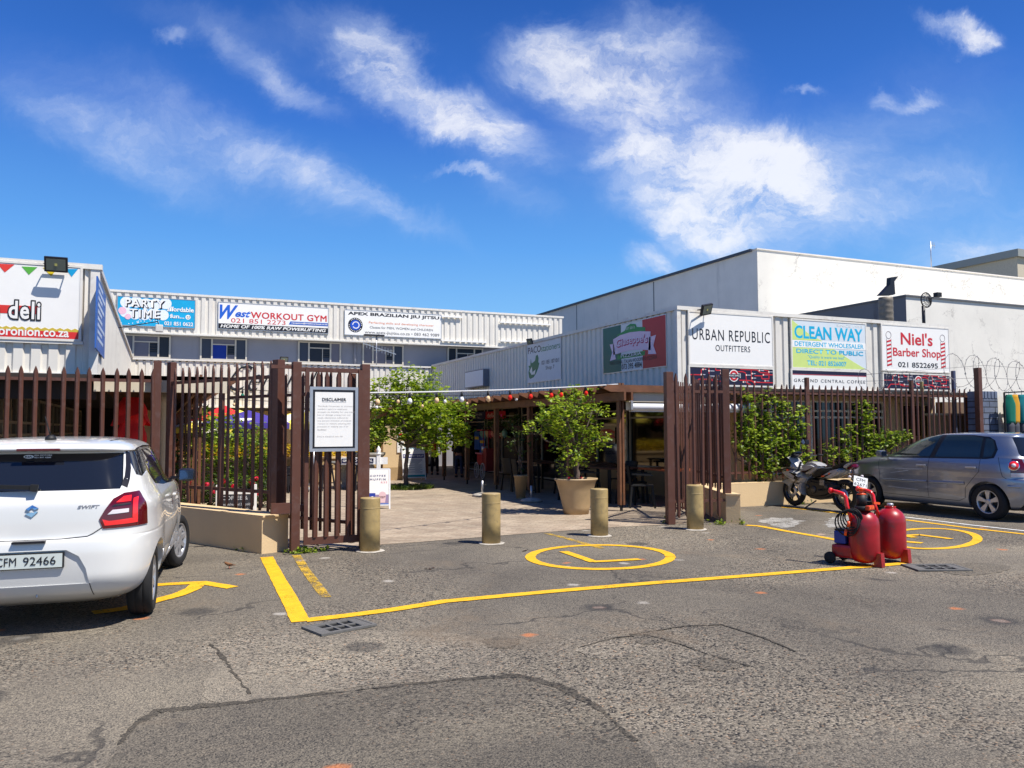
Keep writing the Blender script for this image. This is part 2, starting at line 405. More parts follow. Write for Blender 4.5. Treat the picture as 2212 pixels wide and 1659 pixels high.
class MB:
    def __init__(s): s.v = []; s.f = []; s.sm = []

    def add(s, vs, fs, smooth=False):
        k = len(s.v); s.v += [tuple(x) for x in vs]
        s.f += [tuple(i + k for i in f) for f in fs]; s.sm += [smooth] * len(fs); return s

    def box(s, x0, x1, y0, y1, z0, z1, rz=0, bev=0):
        if bev: return s.bevbox(x0, x1, y0, y1, z0, z1, bev)
        vs = [(x, y, z) for z in (z0, z1) for x, y in ((x0, y0), (x1, y0), (x1, y1), (x0, y1))]
        if rz:
            cx, cy = (x0 + x1) / 2, (y0 + y1) / 2; c, q = math.cos(rz), math.sin(rz)
            vs = [(cx + (x - cx) * c - (y - cy) * q, cy + (x - cx) * q + (y - cy) * c, z) for x, y, z in vs]
        return s.add(vs, [(0, 3, 2, 1), (4, 5, 6, 7), (0, 1, 5, 4), (1, 2, 6, 5), (2, 3, 7, 6), (3, 0, 4, 7)])

    def bevbox(s, x0, x1, y0, y1, z0, z1, b):
        bm = bmesh.new(); bmesh.ops.create_cube(bm, size=1)
        for v in bm.verts: v.co = Vector(((x0 + x1) / 2 + v.co.x * (x1 - x0), (y0 + y1) / 2 + v.co.y * (y1 - y0), (z0 + z1) / 2 + v.co.z * (z1 - z0)))
        bmesh.ops.bevel(bm, geom=bm.edges[:], offset=b, segments=2, affect='EDGES', profile=.6)
        bm.verts.index_update(); s.add([v.co for v in bm.verts], [[v.index for v in f.verts] for f in bm.faces]); bm.free(); return s

    def bar(s, p0, p1, w, h, up=(0, 0, 1)):
        p0, p1 = Vector(p0), Vector(p1); d = (p1 - p0).normalized(); up = Vector(up)
        if abs(d.dot(up)) > .98: up = Vector((0, 1, 0))
        a = d.cross(up).normalized(); b = a.cross(d).normalized()
        vs = [p + a * (x * w / 2) + b * (y * h / 2) for p in (p0, p1) for x, y in ((-1, -1), (1, -1), (1, 1), (-1, 1))]
        return s.add(vs, [(0, 3, 2, 1), (4, 5, 6, 7), (0, 1, 5, 4), (1, 2, 6, 5), (2, 3, 7, 6), (3, 0, 4, 7)])

    def cyl(s, p0, p1, r0, r1=None, n=16, caps=True, smooth=True):
        r1 = r0 if r1 is None else r1
        return s.tube([p0, p1], [r0, r1], n, caps, smooth)

    def tube(s, pts, r, n=8, caps=True, smooth=True, closed=False):
        pts = [Vector(p) for p in pts]; k0 = len(s.v)
        rs = r if isinstance(r, (list, tuple)) else [r] * len(pts)
        prev = None; vs = []
        for i, p in enumerate(pts):
            a = pts[i - 1] if (i > 0 or closed) else p; b = pts[(i + 1) % len(pts)] if (i < len(pts) - 1 or closed) else p
            d = (b - a).normalized() if (b - a).length > 1e-9 else Vector((0, 0, 1))
            if prev is None:
                u = d.orthogonal().normalized()
            else:
                u = prev - d * prev.dot(d); u = u.normalized() if u.length > 1e-6 else d.orthogonal().normalized()
            prev = u; q = d.cross(u)
            vs += [p + (u * math.cos(2 * math.pi * j / n) + q * math.sin(2 * math.pi * j / n)) * rs[i] for j in range(n)]
        fs = []
        m = len(pts)
        for i in range(m if closed else m - 1):
            i2 = (i + 1) % m
            fs += [(i * n + j, i * n + (j + 1) % n, i2 * n + (j + 1) % n, i2 * n + j) for j in range(n)]
        s.add(vs, fs, smooth)
        if caps and not closed:
            s.f += [tuple(k0 + j for j in reversed(range(n))), tuple(k0 + (m - 1) * n + j for j in range(n))]; s.sm += [False, False]
        return s

    def lathe(s, prof, n=24, c=(0, 0, 0), axis='Z', smooth=True, sx=1, sy=1, caps=True):
        vs = []
        for r, z in prof:
            for j in range(n):
                a = 2 * math.pi * j / n; x, y = r * math.cos(a) * sx, r * math.sin(a) * sy
                q = {'Z': (x, y, z), 'Y': (x, z, y), 'X': (z, x, y)}[axis]
                vs.append((q[0] + c[0], q[1] + c[1], q[2] + c[2]))
        fs = []
        for i in range(len(prof) - 1):
            for j in range(n):
                q = (i * n + j, i * n + (j + 1) % n, (i + 1) * n + (j + 1) % n, (i + 1) * n + j)
                fs.append(q if axis != 'Y' else q[::-1])
        s.add(vs, fs, smooth); k = len(s.v) - len(vs)
        if not caps or prof[0] == prof[-1]: return s
        if prof[0][0] > 1e-5: s.f.append(tuple(k + j for j in reversed(range(n)))); s.sm.append(False)
        if prof[-1][0] > 1e-5: s.f.append(tuple(k + (len(prof) - 1) * n + j for j in range(n))); s.sm.append(False)
        return s

    def prism(s, poly, f, h):
        """poly in 2d, f(a,b,t) -> 3d point for t in (0,h)"""
        n = len(poly); vs = [f(a, b, 0) for a, b in poly] + [f(a, b, h) for a, b in poly]
        return s.add(vs, [tuple(reversed(range(n))), tuple(range(n, 2 * n))] + [(i, (i + 1) % n, n + (i + 1) % n, n + i) for i in range(n)])

    def plate(s, poly, y=0.0, t=.002):
        """flat shape in the sign's xz plane, facing -y"""
        return s.prism(poly, lambda a, b, q: (a, y - q, b), t)

    def build(s, name, m, parent=None, world=False, smooth=None, mid=None):
        me = bpy.data.meshes.new(name)
        vs = s.v
        if parent is not None and world:
            inv = WM[parent.name].inverted(); vs = [tuple(inv @ Vector(v)) for v in vs]
        me.from_pydata(vs, [], s.f)
        me.polygons.foreach_set('use_smooth', s.sm if smooth is None else [smooth] * len(s.f))
        bm = bmesh.new(); bm.from_mesh(me); bmesh.ops.recalc_face_normals(bm, faces=bm.faces); bm.to_mesh(me); bm.free()
        me.update()
        ms = m if isinstance(m, (list, tuple)) else [m]
        for q in ms: me.materials.append(q)
        o = bpy.data.objects.new(name, me); COL.objects.link(o)
        if parent is not None:
            o.parent = parent; WM[o.name] = WM[parent.name].copy()
        else: WM[o.name] = Matrix.Identity(4)
        return o


def circ(cx, cy, r, n=28, ry=None, a0=0, a1=360):
    ry = r if ry is None else ry
    full = abs(a1 - a0) >= 360
    k = n if full else n + 1
    return [(cx + r * math.cos(R(a0 + (a1 - a0) * i / n)), cy + ry * math.sin(R(a0 + (a1 - a0) * i / n))) for i in range(k)]


def rect(x0, z0, x1, z1): return [(x0, z0), (x1, z0), (x1, z1), (x0, z1)]


def ring(mb, cx, cy, r, wd, y, n=32, t=.002, a0=0, a1=360, ry=None):
    k = 1 if ry is None else ry / r
    for i in range(n):
        a, b = R(a0 + (a1 - a0) * i / n), R(a0 + (a1 - a0) * (i + 1) / n)
        mb.plate([(cx + (r - wd / 2) * math.cos(a), cy + (r - wd / 2) * math.sin(a) * k), (cx + (r + wd / 2) * math.cos(a), cy + (r + wd / 2) * math.sin(a) * k),
                  (cx + (r + wd / 2) * math.cos(b), cy + (r + wd / 2) * math.sin(b) * k), (cx + (r - wd / 2) * math.cos(b), cy + (r - wd / 2) * math.sin(b) * k)], y, t)


LAST = [1, 1, 0, 0]
def text(s, x, z, wd, ht, m, parent, y=0.0, bold=0.0, shear=0.0, name='lettering', t=.003, sp=1.0, al='L', curve=0.0, like=None):
    """a line of writing fitted into a box whose lower left corner is (x, z) in the sign's xz plane"""
    cu = bpy.data.curves.new(name, 'FONT'); cu.body = s; cu.size = 1.0; cu.offset = 0 if 'M' in s else bold; cu.shear = shear; cu.space_character = sp
    cu.extrude = 0; cu.resolution_u = 3
    o = bpy.data.objects.new(name, cu); COL.objects.link(o)
    dg = bpy.context.evaluated_depsgraph_get()
    me = bpy.data.meshes.new_from_object(o.evaluated_get(dg))
    bpy.data.objects.remove(o); bpy.data.curves.remove(cu)
    n = len(me.vertices); co = np.empty(n * 3); me.vertices.foreach_get('co', co); co = co.reshape(-1, 3)
    lo, hi = co.min(0), co.max(0)
    sx = wd / (hi[0] - lo[0]); sz = ht / (hi[1] - lo[1])
    ox, oz = x - lo[0] * sx, z - lo[1] * sz
    if like is not None:                       # same letter layout as the last line, shifted
        sx, sz, ox, oz = LAST; ox += like[0]; oz += like[1]
    else: LAST[:] = [sx, sz, ox, oz]
    out = np.empty_like(co); out[:, 0] = ox + co[:, 0] * sx; out[:, 2] = oz + co[:, 1] * sz; out[:, 1] = y - t
    thick = bold * sx * .8 if (bold and 'M' in s) else 0
    if curve:
        k = (out[:, 0] - x) / wd * 2 - 1; out[:, 2] += curve * (1 - k * k)
    me.vertices.foreach_set('co', out.ravel()); me.update()
    if thick:                                   # heavier strokes from shifted copies of the same outline
        bm = bmesh.new()
        for i, (dx, dz) in enumerate(((0, 0), (thick, thick * .6), (-thick, -thick * .6), (thick, -thick * .6), (-thick, thick * .6))):
            k0 = len(bm.verts); bm.from_mesh(me); bm.verts.ensure_lookup_table()
            for v in bm.verts[k0:]: v.co += Vector((dx, -.0004 * i, dz))
        bm.to_mesh(me); bm.free()
    me.materials.clear(); me.materials.append(m); me.name = name
    o = bpy.data.objects.new(name, me); COL.objects.link(o); o.parent = parent; WM[o.name] = WM[parent.name].copy()
    return o


def joined(objs):
    """several text meshes of one colour become one part"""
    base = objs[0]; bm = bmesh.new()
    for o in objs: bm.from_mesh(o.data)
    bm.to_mesh(base.data); bm.free()
    for o in objs[1:]:
        bpy.data.objects.remove(o)
    return base


def copy_tree(o, parent=None, n=0):
    c = o.copy(); COL.objects.link(c); c.parent = parent
    WM[c.name] = WM.get(o.name, Matrix.Identity(4)).copy()
    for ch in [q for q in o.children]: copy_tree(ch, c, n + 1)
    return c


def put(o, loc, rotz=0, label=None, group=None):
    o.location = loc; o.rotation_euler = (0, 0, rotz)
    if label: o['label'] = label
    if group: o['group'] = group
    return o


def corrugated(mb, p0, p1, z0, z1, pitch=.23, depth=.035, out=(0, -1, 0)):
    p0, p1, out = Vector(p0[:2]), Vector(p1[:2]), Vector(out[:2]); L = (p1 - p0).length; d = (p1 - p0) / L; n = int(L / pitch)
    pts = []
    for i in range(n + 1):
        for f, q in ((0.0, 0), (.10, 1), (.62, 1), (.72, 0)):
            s = (i + f) * pitch
            if s > L: break
            pts.append(p0 + d * s + out * (depth * q))
    pts.append(p1.copy())
    k = len(pts)
    vs = [(p.x, p.y, z) for z in (z0, z1) for p in pts]
    mb.add(vs, [(i, i + 1, k + i + 1, k + i) for i in range(k - 1)])


def leaves(mb, pts, size, rng, flat=.3, asp=.45, droop=.2):
    for p in pts:
        p = Vector(p); sz = size * rng.choice((.5, .7, .9, 1.0, 1.15, 1.45))
        a = Vector((rng.gauss(0, 1), rng.gauss(0, 1), rng.gauss(0, flat) - droop)).normalized()
        b = a.cross(Vector((rng.gauss(0, .5), rng.gauss(0, .5), 1))).normalized(); c = a.cross(b)
        mb.add([p, p + a * sz * .5 + b * sz * asp + c * sz * .08, p + a * sz, p + a * sz * .5 - b * sz * asp + c * sz * .08], [(0, 1, 2), (0, 2, 3)])


def sprays(rng, centre, rad, n_tw, per, size, shell=.5):
    """leaf positions in sprays along short twigs spread through an uneven ellipsoid"""
    out = []
    for _ in range(n_tw):
        while True:
            q = Vector((rng.uniform(-1, 1), rng.uniform(-1, 1), rng.uniform(-1, 1)))
            if q.length < 1 and q.length > shell * rng.random(): break
        s = Vector((q.x * rad[0], q.y * rad[1], q.z * rad[2])) + Vector(centre)
        d = (Vector((q.x, q.y, q.z * .4 + .1)) + Vector((rng.gauss(0, .5), rng.gauss(0, .5), rng.gauss(0, .3)))).normalized()
        for k in range(per):
            out.append(s + d * (k * size * .32) + Vector((rng.gauss(0, 1), rng.gauss(0, 1), rng.gauss(0, 1))) * size * .35)
    return out
# ================================================================== ground
def sheet(name, pts, z, m, thick=0):
    mb = MB(); n = len(pts)
    mb.add([(p[0], p[1], z) for p in pts], [tuple(range(n))])
    o = mb.build(name, m); struct(o); return o


g = MB(); g.add([(-150, -60, 0), (250, -60, 0), (250, 260, 0), (-150, 260, 0)], [(0, 1, 2, 3)])
struct(g.build('ground', M['asphalt']))
fr = [G(*q) for q in ((632, 1190), (700, 1186), (823, 1177), (910, 1171), (997, 1164), (1110, 1155), (1219, 1147), (1330, 1139), (1450, 1133), (1522, 1130))]
sheet('courtyard_paving', [(p.x, p.y) for p in fr] + [(9.35, 12.85), (19, 12.95), (19, 34), (-12, 34), (-12, 12.95), (.15, 12.9)], .004, M['paving'])


def blobpoly(pts, rng, wob=.03, sub=6, f=True):
    out = []; n = len(pts)
    for i in range(n):
        a, b = pts[i], pts[(i + 1) % n]; d0, d1 = pts[i - 1], pts[(i + 2) % n]
        for k in range(sub):
            t = k / sub
            q = [.5 * (2 * a[j] + (b[j] - d0[j]) * t + (2 * d0[j] - 5 * a[j] + 4 * b[j] - d1[j]) * t * t + (3 * a[j] - d0[j] - 3 * b[j] + d1[j]) * t ** 3) for j in (0, 1)]
            out.append((q[0] + rng.gauss(0, wob), q[1] + rng.gauss(0, wob)))
    return out


M['spilt'] = wornpaint('spilt_cement', S(170, 166, 158), .46)
rg = random.Random(5)
def patch(name, uv, m, z, wob=.012, sub=6):
    p = [G(*q) for q in uv]
    sheet(name, blobpoly([(a.x, a.y) for a in p], rg, wob, sub), z, m)


patch('asphalt_patch', [(225, 1690), (262, 1600), (330, 1540), (420, 1530), (600, 1512), (800, 1490), (990, 1470), (1120, 1462), (1210, 1485), (1290, 1530), (1370, 1600), (1400, 1720), (900, 1900), (300, 1900)], M['asphalt_new'], .003)
patch('asphalt_patch', [(1045, 1384), (1075, 1377), (1115, 1378), (1122, 1388), (1100, 1401), (1060, 1399)], M['asphalt_new'], .003)
patch('asphalt_patch', [(1365, 1372), (1400, 1364), (1440, 1368), (1445, 1382), (1400, 1392), (1372, 1386)], M['asphalt_new'], .003)
patch('asphalt_patch', [(1250, 1399), (1300, 1382), (1360, 1384), (1380, 1402), (1345, 1424), (1270, 1420)], M['asphalt_pale'], .003)
patch('asphalt_patch', [(2030, 1222), (2100, 1216), (2175, 1222), (2170, 1234), (2090, 1243), (2040, 1236)], M['asphalt_new'], .003)
patch('asphalt_patch', [(1495, 1432), (1545, 1420), (1590, 1428), (1595, 1442), (1550, 1450), (1510, 1444)], M['asphalt_new'], .003)
patch('asphalt_patch', [(440, 1400), (620, 1360), (830, 1365), (1010, 1372), (1100, 1420), (1060, 1462), (800, 1480), (470, 1520), (455, 1450)], M['asphalt_pale'], .002)
for uv in ([(1640, 1126), (1665, 1119), (1715, 1120), (1730, 1130), (1690, 1140)], [(1780, 1131), (1800, 1118), (1838, 1113), (1842, 1134), (1800, 1140)]):
    patch('spilt_cement', uv, M['spilt'], .003, .05, 8)


M['asphalt_seam'] = asphalt(bpy.data.materials.new('asphalt_seam'), dk=.42)


def strokes(pts, wd, wob, rng, sub=10):
    """flat painted line with a hand-painted edge"""
    P_ = [Vector((p[0], p[1])) for p in pts]; L = []
    for a, b in zip(P_[:-1], P_[1:]):
        for k in range(sub): L.append(a.lerp(b, k / sub))
    L.append(P_[-1]); lo, hi = [], []
    for i, p in enumerate(L):
        d = (L[min(i + 1, len(L) - 1)] - L[max(i - 1, 0)]).normalized(); nrm = Vector((-d.y, d.x))
        w_ = wd if not callable(wd) else wd(i / (len(L) - 1))
        lo.append(p + nrm * (w_ / 2 + rng.gauss(0, wob))); hi.append(p - nrm * (w_ / 2 + rng.gauss(0, wob)))
    return lo, hi


def line(name, uv, wd, m, z=.006, wob=.0022, sub=10, closed=False):
    p = [G(*q) for q in uv]; mb = MB()
    if closed: p = p + [p[0]]
    lo, hi = strokes(p, wd, wob, rg, sub); n = len(lo)
    mb.add([(a.x, a.y, z) for a in lo] + [(a.x, a.y, z) for a in hi], [(i, i + 1, n + i + 1, n + i) for i in range(n - 1)])
    o = mb.build(name, m); return struct(o)


line('bay_line', [(576, 1204), (600, 1250), (628, 1300), (650, 1344)], .15, M['yline'])
line('bay_line', [(660, 1341), (740, 1332), (850, 1318), (960, 1300), (1100, 1287), (1210, 1277), (1400, 1261), (1560, 1249), (1700, 1238), (1850, 1226), (1955, 1218)], .135, M['yline'], z=.007)
line('faded_bay_line', [(640, 1200), (660, 1232), (682, 1262), (705, 1291)], .1, M['yline_old'])
line('faded_bay_line', [(1180, 1152), (1230, 1165), (1300, 1185)], .09, M['yline_old'], z=.005)
line('bay_line', [(1612, 1135), (1640, 1137), (1700, 1148), (1770, 1160), (1835, 1172)], .12, M['yline'])
line('bay_line', [(1690, 1096), (1760, 1103), (1850, 1114), (1960, 1124), (2100, 1142), (2300, 1164)], .11, M['yline'])
line('white_bay_line', [(1692, 1092), (1760, 1099), (1850, 1108), (1960, 1118), (2100, 1135), (2300, 1157)], .075, M['wline'])
ov = lambda cx, cy, a, b, dx=0: [(cx + a * math.cos(R(t)) + dx * math.sin(R(t)), cy + b * math.sin(R(t))) for t in range(0, 360, 12)]
line('bay_ring', ov(1297, 1204, 152, 26), .125, M['yline'], sub=4, closed=True)
line('loading_letter', [(1217, 1192), (1252, 1204), (1284, 1215)], .12, M['yline'], z=.008)
line('loading_letter', [(1280, 1214.5), (1330, 1212), (1382, 1209)], .11, M['yline'], z=.0085)
line('bay_ring', ov(2010, 1164, 102, 22), .12, M['yline'], sub=4, closed=True)
line('motorbike_letter', [(1948, 1158), (1985, 1156), (2056, 1165)], .11, M['yline'], z=.008)
line('motorbike_letter', [(1948, 1170), (1992, 1174)], .14, M['yline'], z=.008)
line('motorbike_letter', [(1950, 1157), (1976, 1162)], .12, M['yline'], z=.0085)
line('disabled_bay_mark', [(200, 1264), (330, 1265), (372, 1262), (436, 1259), (503, 1270)], .14, M['yline'])
line('disabled_bay_mark', [(200, 1325), (270, 1316), (335, 1299), (385, 1286), (418, 1272), (428, 1262)], .15, M['yline'], z=.0075)
line('disabled_bay_mark', [(260, 1236), (342, 1240)], .09, M['yline'], z=.007)

sw_ = lambda f: .055 * (.3 + abs(math.sin(f * 7.0)))
line('asphalt_seam', [(255, 1610), (300, 1560), (340, 1538), (420, 1529), (600, 1511), (800, 1489), (990, 1469), (1120, 1461), (1210, 1484), (1290, 1529), (1340, 1572), (1372, 1602)], sw_, M['asphalt_seam'], z=.0045, wob=.008)
line('asphalt_seam', [(455, 1392), (490, 1430), (500, 1450), (540, 1500)], lambda f: .022, M['asphalt_seam'], z=.0045, wob=.008)
line('asphalt_seam', [(1360, 1372), (1480, 1353), (1560, 1350), (1640, 1375), (1720, 1408)], lambda f: .018, M['asphalt_seam'], z=.0045, wob=.006)
line('asphalt_seam', [(1250, 1400), (1330, 1378), (1400, 1372), (1470, 1392), (1540, 1418), (1620, 1440)], lambda f: .015, M['asphalt_seam'], z=.0045, wob=.006)
# drains
def drain(loc, rz, label, sc):
    t = thing('drain_grate', label, 'drain', loc, rz, group='cast iron drains')
    iron = mat('cast_iron', S(104, 102, 98), .7, .1, var=.2, vs=20)
    t.scale = (sc, sc, 1); a, b = .62, .42
    mb = MB(); mb.box(-a / 2, a / 2, -b / 2, -b / 2 + .035, 0, .016); mb.box(-a / 2, a / 2, b / 2 - .035, b / 2, 0, .016)
    mb.box(-a / 2, -a / 2 + .03, -b / 2 + .035, b / 2 - .035, 0, .016); mb.box(a / 2 - .03, a / 2, -b / 2 + .035, b / 2 - .035, 0, .016); mb.build('frame', iron, t)
    mb = MB()
    mb.box(-a / 2 + .032, -.19, -b / 2 + .037, b / 2 - .037, 0, .013); mb.box(.19, a / 2 - .032, -b / 2 + .037, b / 2 - .037, 0, .013)
    for i in range(4):
        x = -.19 + i * .1266; mb.box(x - .012 if i else x, x + .012 if i < 3 else x, -.172, .172, .001, .012)
    for y in (-.16, 0, .16): mb.box(-.189, .189, y - .016, y + .016, .0015, .0125)
    mb.build('grating', iron, t)
    MB().box(-.189, .189, -.171, .171, -.002, .0008).build('pit', mat('drain_pit', S(8, 8, 8), 1, var=0), t)
    return t


pa = G(733, 1356); drain((pa.x, pa.y, .004), R(18), 'square cast iron drain grate at the corner of the yellow bay line', .78)
pb = G(2022, 1228); drain((pb.x, pb.y, .004), R(-24), 'square cast iron drain grate beyond the red cylinders at the end of the line', .95)

# ================================================================== bollards
def bollard():
    t = thing('bollard', 'x', 'bollard', (0, 0, 0), group='khaki bollards across the entrance')
    MB().lathe([(.128, .012), (.128, .3), (.128, .543), (.128, .545), (.1305, .547), (.1305, .5475), (.1305, .5535), (.1305, .554), (.128, .556), (.128, .558), (.128, .664), (.128, .666), (.1265, .674), (.122, .679), (.12, .6795), (.02, .681)], 40).build('shaft', M['bollard'], t, smooth=None)
    mb = MB(); rr = random.Random(3)
    prof = []
    n = 30; vs = [(0, 0, .014)] + [((.165 + rr.gauss(0, .008)) * math.cos(2 * math.pi * i / n), (.165 + rr.gauss(0, .008)) * math.sin(2 * math.pi * i / n), .013) for i in range(n)]
    vs += [(v[0] * 1.1, v[1] * 1.1, .003) for v in vs[1:]]
    mb.add(vs, [(0, i + 1, (i + 1) % n + 1) for i in range(n)] + [(i + 1, n + i + 1, n + (i + 1) % n + 1, (i + 1) % n + 1) for i in range(n)])
    mb.build('mortar_collar', M['concrete'], t)
    return t


b0 = bollard(); bl = [(799, 1194, 'khaki bollard in front of the pedestrian gate, leftmost of the four'), (1061, 1177, 'khaki bollard with scuffed side standing alone mid entrance, behind the umbrella base'),
                      (1295, 1160, 'khaki bollard with white specks in front of the big planter'), (1502, 1146, 'khaki bollard with bird droppings on top, in front of the right gate')]
for i, (u, v, lab) in enumerate(bl):
    p = G(u, v); p = p + Vector((p.x, p.y, 0)).normalized() * .125
    put(b0 if i == 0 else copy_tree(b0), (p.x, p.y, .002), i * 1.3, lab)

# ================================================================== low walls
def lowwall(label, poly, h, cap=True, name='low_wall'):
    c = poly[0]; t = thing(name, label, 'wall', (c[0], c[1], 0))
    n = len(poly); mb = MB(); mb.prism([(p[0], p[1]) for p in poly], lambda a, b, q: (a, b, q), h); mb.build('wall_body', M['cream'], t, world=True)
    if cap:
        cx = sum(p[0] for p in poly) / n; cy = sum(p[1] for p in poly) / n
        q = [(p[0] + (p[0] - cx) / math.hypot(p[0] - cx, p[1] - cy) * .02, p[1] + (p[1] - cy) / math.hypot(p[0] - cx, p[1] - cy) * .02) for p in poly]
        mb = MB(); mb.prism(q, lambda a, b, k: (a, b, h - .015 + k), .022); mb.build('coping', M['cream'], t, world=True)
    return t


A = G(565, 1197); B = G(622, 1190); dv = (B - A); FARL = Vector((-.08, 12.95, 0))
lowwall('cream plastered plinth wall under the left angled fence, weeds at its foot', [(A.x, A.y), (B.x, B.y), (FARL.x + dv.x, FARL.y + dv.y), (FARL.x, FARL.y)], .47)
A2 = G(1569, 1129.5); B2 = G(1600, 1130.6); dv2 = (B2 - A2)
lowwall('cream plinth wall under the right angled fence beside the bollard', [(A2.x, A2.y), (B2.x, B2.y), (9.48 + dv2.x, 12.74), (9.48, 12.74)], .47)
lowwall('long cream plinth wall under the right fence behind the motorcycle', [(9.5, 12.75), (17.6, 12.75), (17.6, 13.03), (9.5, 13.03)], .46)
lowwall('cream plinth wall under the left fence behind the white car', [(-9, 12.78), (-.12, 12.78), (-.12, 13.03), (-9, 13.03)], .45)

# ================================================================== palisade fences and gates
def pale_mesh(h, w=.062, tip=.085, d=.02, btip=0):
    mb = MB(); pr = [(-w / 2, 0), (-w * .22, -d), (w * .22, -d), (w / 2, 0), (w * .2, -d + .006), (-w * .2, -d + .006)]
    lv = [(0, 1)] if not btip else [(0, .08), (btip, 1)]
    lv += [(h - tip, 1), (h - tip * .5, .62), (h, .05)]
    vs = [(x * k, y, z) for z, k in lv for x, y in pr]; n = 6
    fs = [(a * n + i, a * n + (i + 1) % n, (a + 1) * n + (i + 1) % n, (a + 1) * n + i) for a in range(len(lv) - 1) for i in range(n)]
    fs += [tuple(range(n)), tuple((len(lv) - 1) * n + i for i in range(n))]
    return mb.add(vs, fs)


PALES = {}
def add_pales(t, xs, z0, h, y=-.03, btip=0, w=.062, lean=None):
    key = (round(h, 2), btip, w)
    for x in xs:
        if key not in PALES:
            o = pale_mesh(h, w, btip=btip).build('pale', M['steel'], t); PALES[key] = o
        else:
            o = PALES[key].copy(); COL.objects.link(o); o.parent = t; o.name = 'pale'
        o.location = (x, y, z0)
        o.rotation_euler = (0, R(random.Random(int(x * 999)).gauss(0, .35)), 0)


def palisade(label, p0, p1, z0=.52, z1=2.46, rails=(.66, 2.28), sp=.168, group=None, name='palisade_fence', cat='fence', posts=(), btip=.04, first=None, ph=2.5, pz=.0):
    p0 = Vector(p0); p1 = Vector(p1); d = p1 - p0; L = d.length
    t = thing(name, label, cat, (p0.x, p0.y, 0), math.atan2(d.y, d.x), group)
    for z in rails: MB().box(0, L, -.012, .028, z - .022, z + .022).build('rail', M['steel'], t)
    f = sp / 2 if first is None else first
    xs = [f + i * sp for i in range(int((L - f) / sp) + 1) if f + i * sp < L - .02]
    add_pales(t, xs, z0, z1 - z0, btip=btip, y=-.014)
    for x, w_, zb, zt in posts: MB().box(x - w_ / 2, x + w_ / 2, -w_ / 2 + .03, w_ / 2 + .03, zb, zt, bev=.006).build('post', M['steel'], t)
    return t


palisade('maroon palisade fence behind the white car, left of the entrance', (-8.9, 12.9), (.02, 12.9), posts=[(5.9, .07, .45, 2.5), (2.9, .07, .45, 2.5), (8.86, .11, .0, 2.58)], first=.085)
palisade('maroon palisade fence with creepers behind the motorcycle, right of the entrance', (9.62, 12.9), (17.66, 12.9), posts=[(2.9, .075, .45, 2.62), (6.0, .075, .45, 2.62), (.02, .08, .45, 2.5)], sp=.1725)
ang = lambda a, b, k: (a[0] + (b[0] - a[0]) * k, a[1] + (b[1] - a[1]) * k)
LP0 = (.13, 12.86); LP1 = ((A.x + B.x) / 2 + .02, (A.y + B.y) / 2 + .2)
Ll = math.hypot(LP1[0] - LP0[0], LP1[1] - LP0[1])
palisade('maroon angled palisade panel on the left plinth, facing the white car', LP0, LP1, sp=.182, posts=[(0, .1, .45, 2.56), (Ll, .115, .47, 2.47)], rails=(.74, 2.25), first=.17)
RP0 = (9.52, 12.8); RP1 = ((A2.x + B2.x) / 2 - .02, (A2.y + B2.y) / 2 + .17)
Lr = math.hypot(RP1[0] - RP0[0], RP1[1] - RP0[1])
palisade('maroon angled palisade panel on the right plinth, behind the bollard', RP0, RP1, sp=.182, posts=[(0, .1, .45, 2.5), (Lr, .115, .47, 2.54)], rails=(.74, 2.25), first=.17)

# pedestrian gate on the left with its frame
P2 = G(636, 1194); P3 = G(786, 1183)
gl = math.hypot(P3.x - P2.x, P3.y - P2.y); ga = math.atan2(P3.y - P2.y, P3.x - P2.x)
t = thing('gateway', 'maroon steel gate frame with crossbar round the pedestrian gate', 'gateway', (P2.x, P2.y, 0), ga)
for x in (0, gl): MB().box(x - .055, x + .055, -.055, .055, 0, 2.42, bev=.006).build('post', M['steel'], t)
MB().box(.055, gl - .055, -.025, .025, 2.30, 2.355).build('crossbar', M['steel'], t)
MB().box(-.32, -.055, -.025, .025, 2.33, 2.375).build('crossbar', M['steel'], t)
MB().box(-.30, -.055, -.035, .035, .50, .63).build('stay', M['steel'], t)
MB().box(.055, .13, -.02, .02, .52, .60).build('hinge', M['steel'], t)
t = thing('pedestrian_gate', 'narrow maroon palisade gate leaf carrying the framed notice', 'gate', (P2.x, P2.y, 0), ga - R(4))
gw = gl - .17
MB().box(.1, .15, -.09, -.04, .10, 2.33).build('stile', M['steel'], t); MB().box(.1 + gw - .05, .1 + gw, -.09, -.04, .10, 2.33).build('stile', M['steel'], t)
MB().box(.15, .05 + gw, -.088, -.042, .10, .19).build('bottom_rail', M['steel'], t)
MB().box(.15, .05 + gw, -.085, -.045, 1.96, 2.01).build('top_rail', M['steel'], t)
add_pales(t, [.245, .385, .525, .665], .19, 2.12, y=-.055)
add_pales(t, [.232, .372, .512, .652], .19, 1.0, y=-.085)
GATE = t
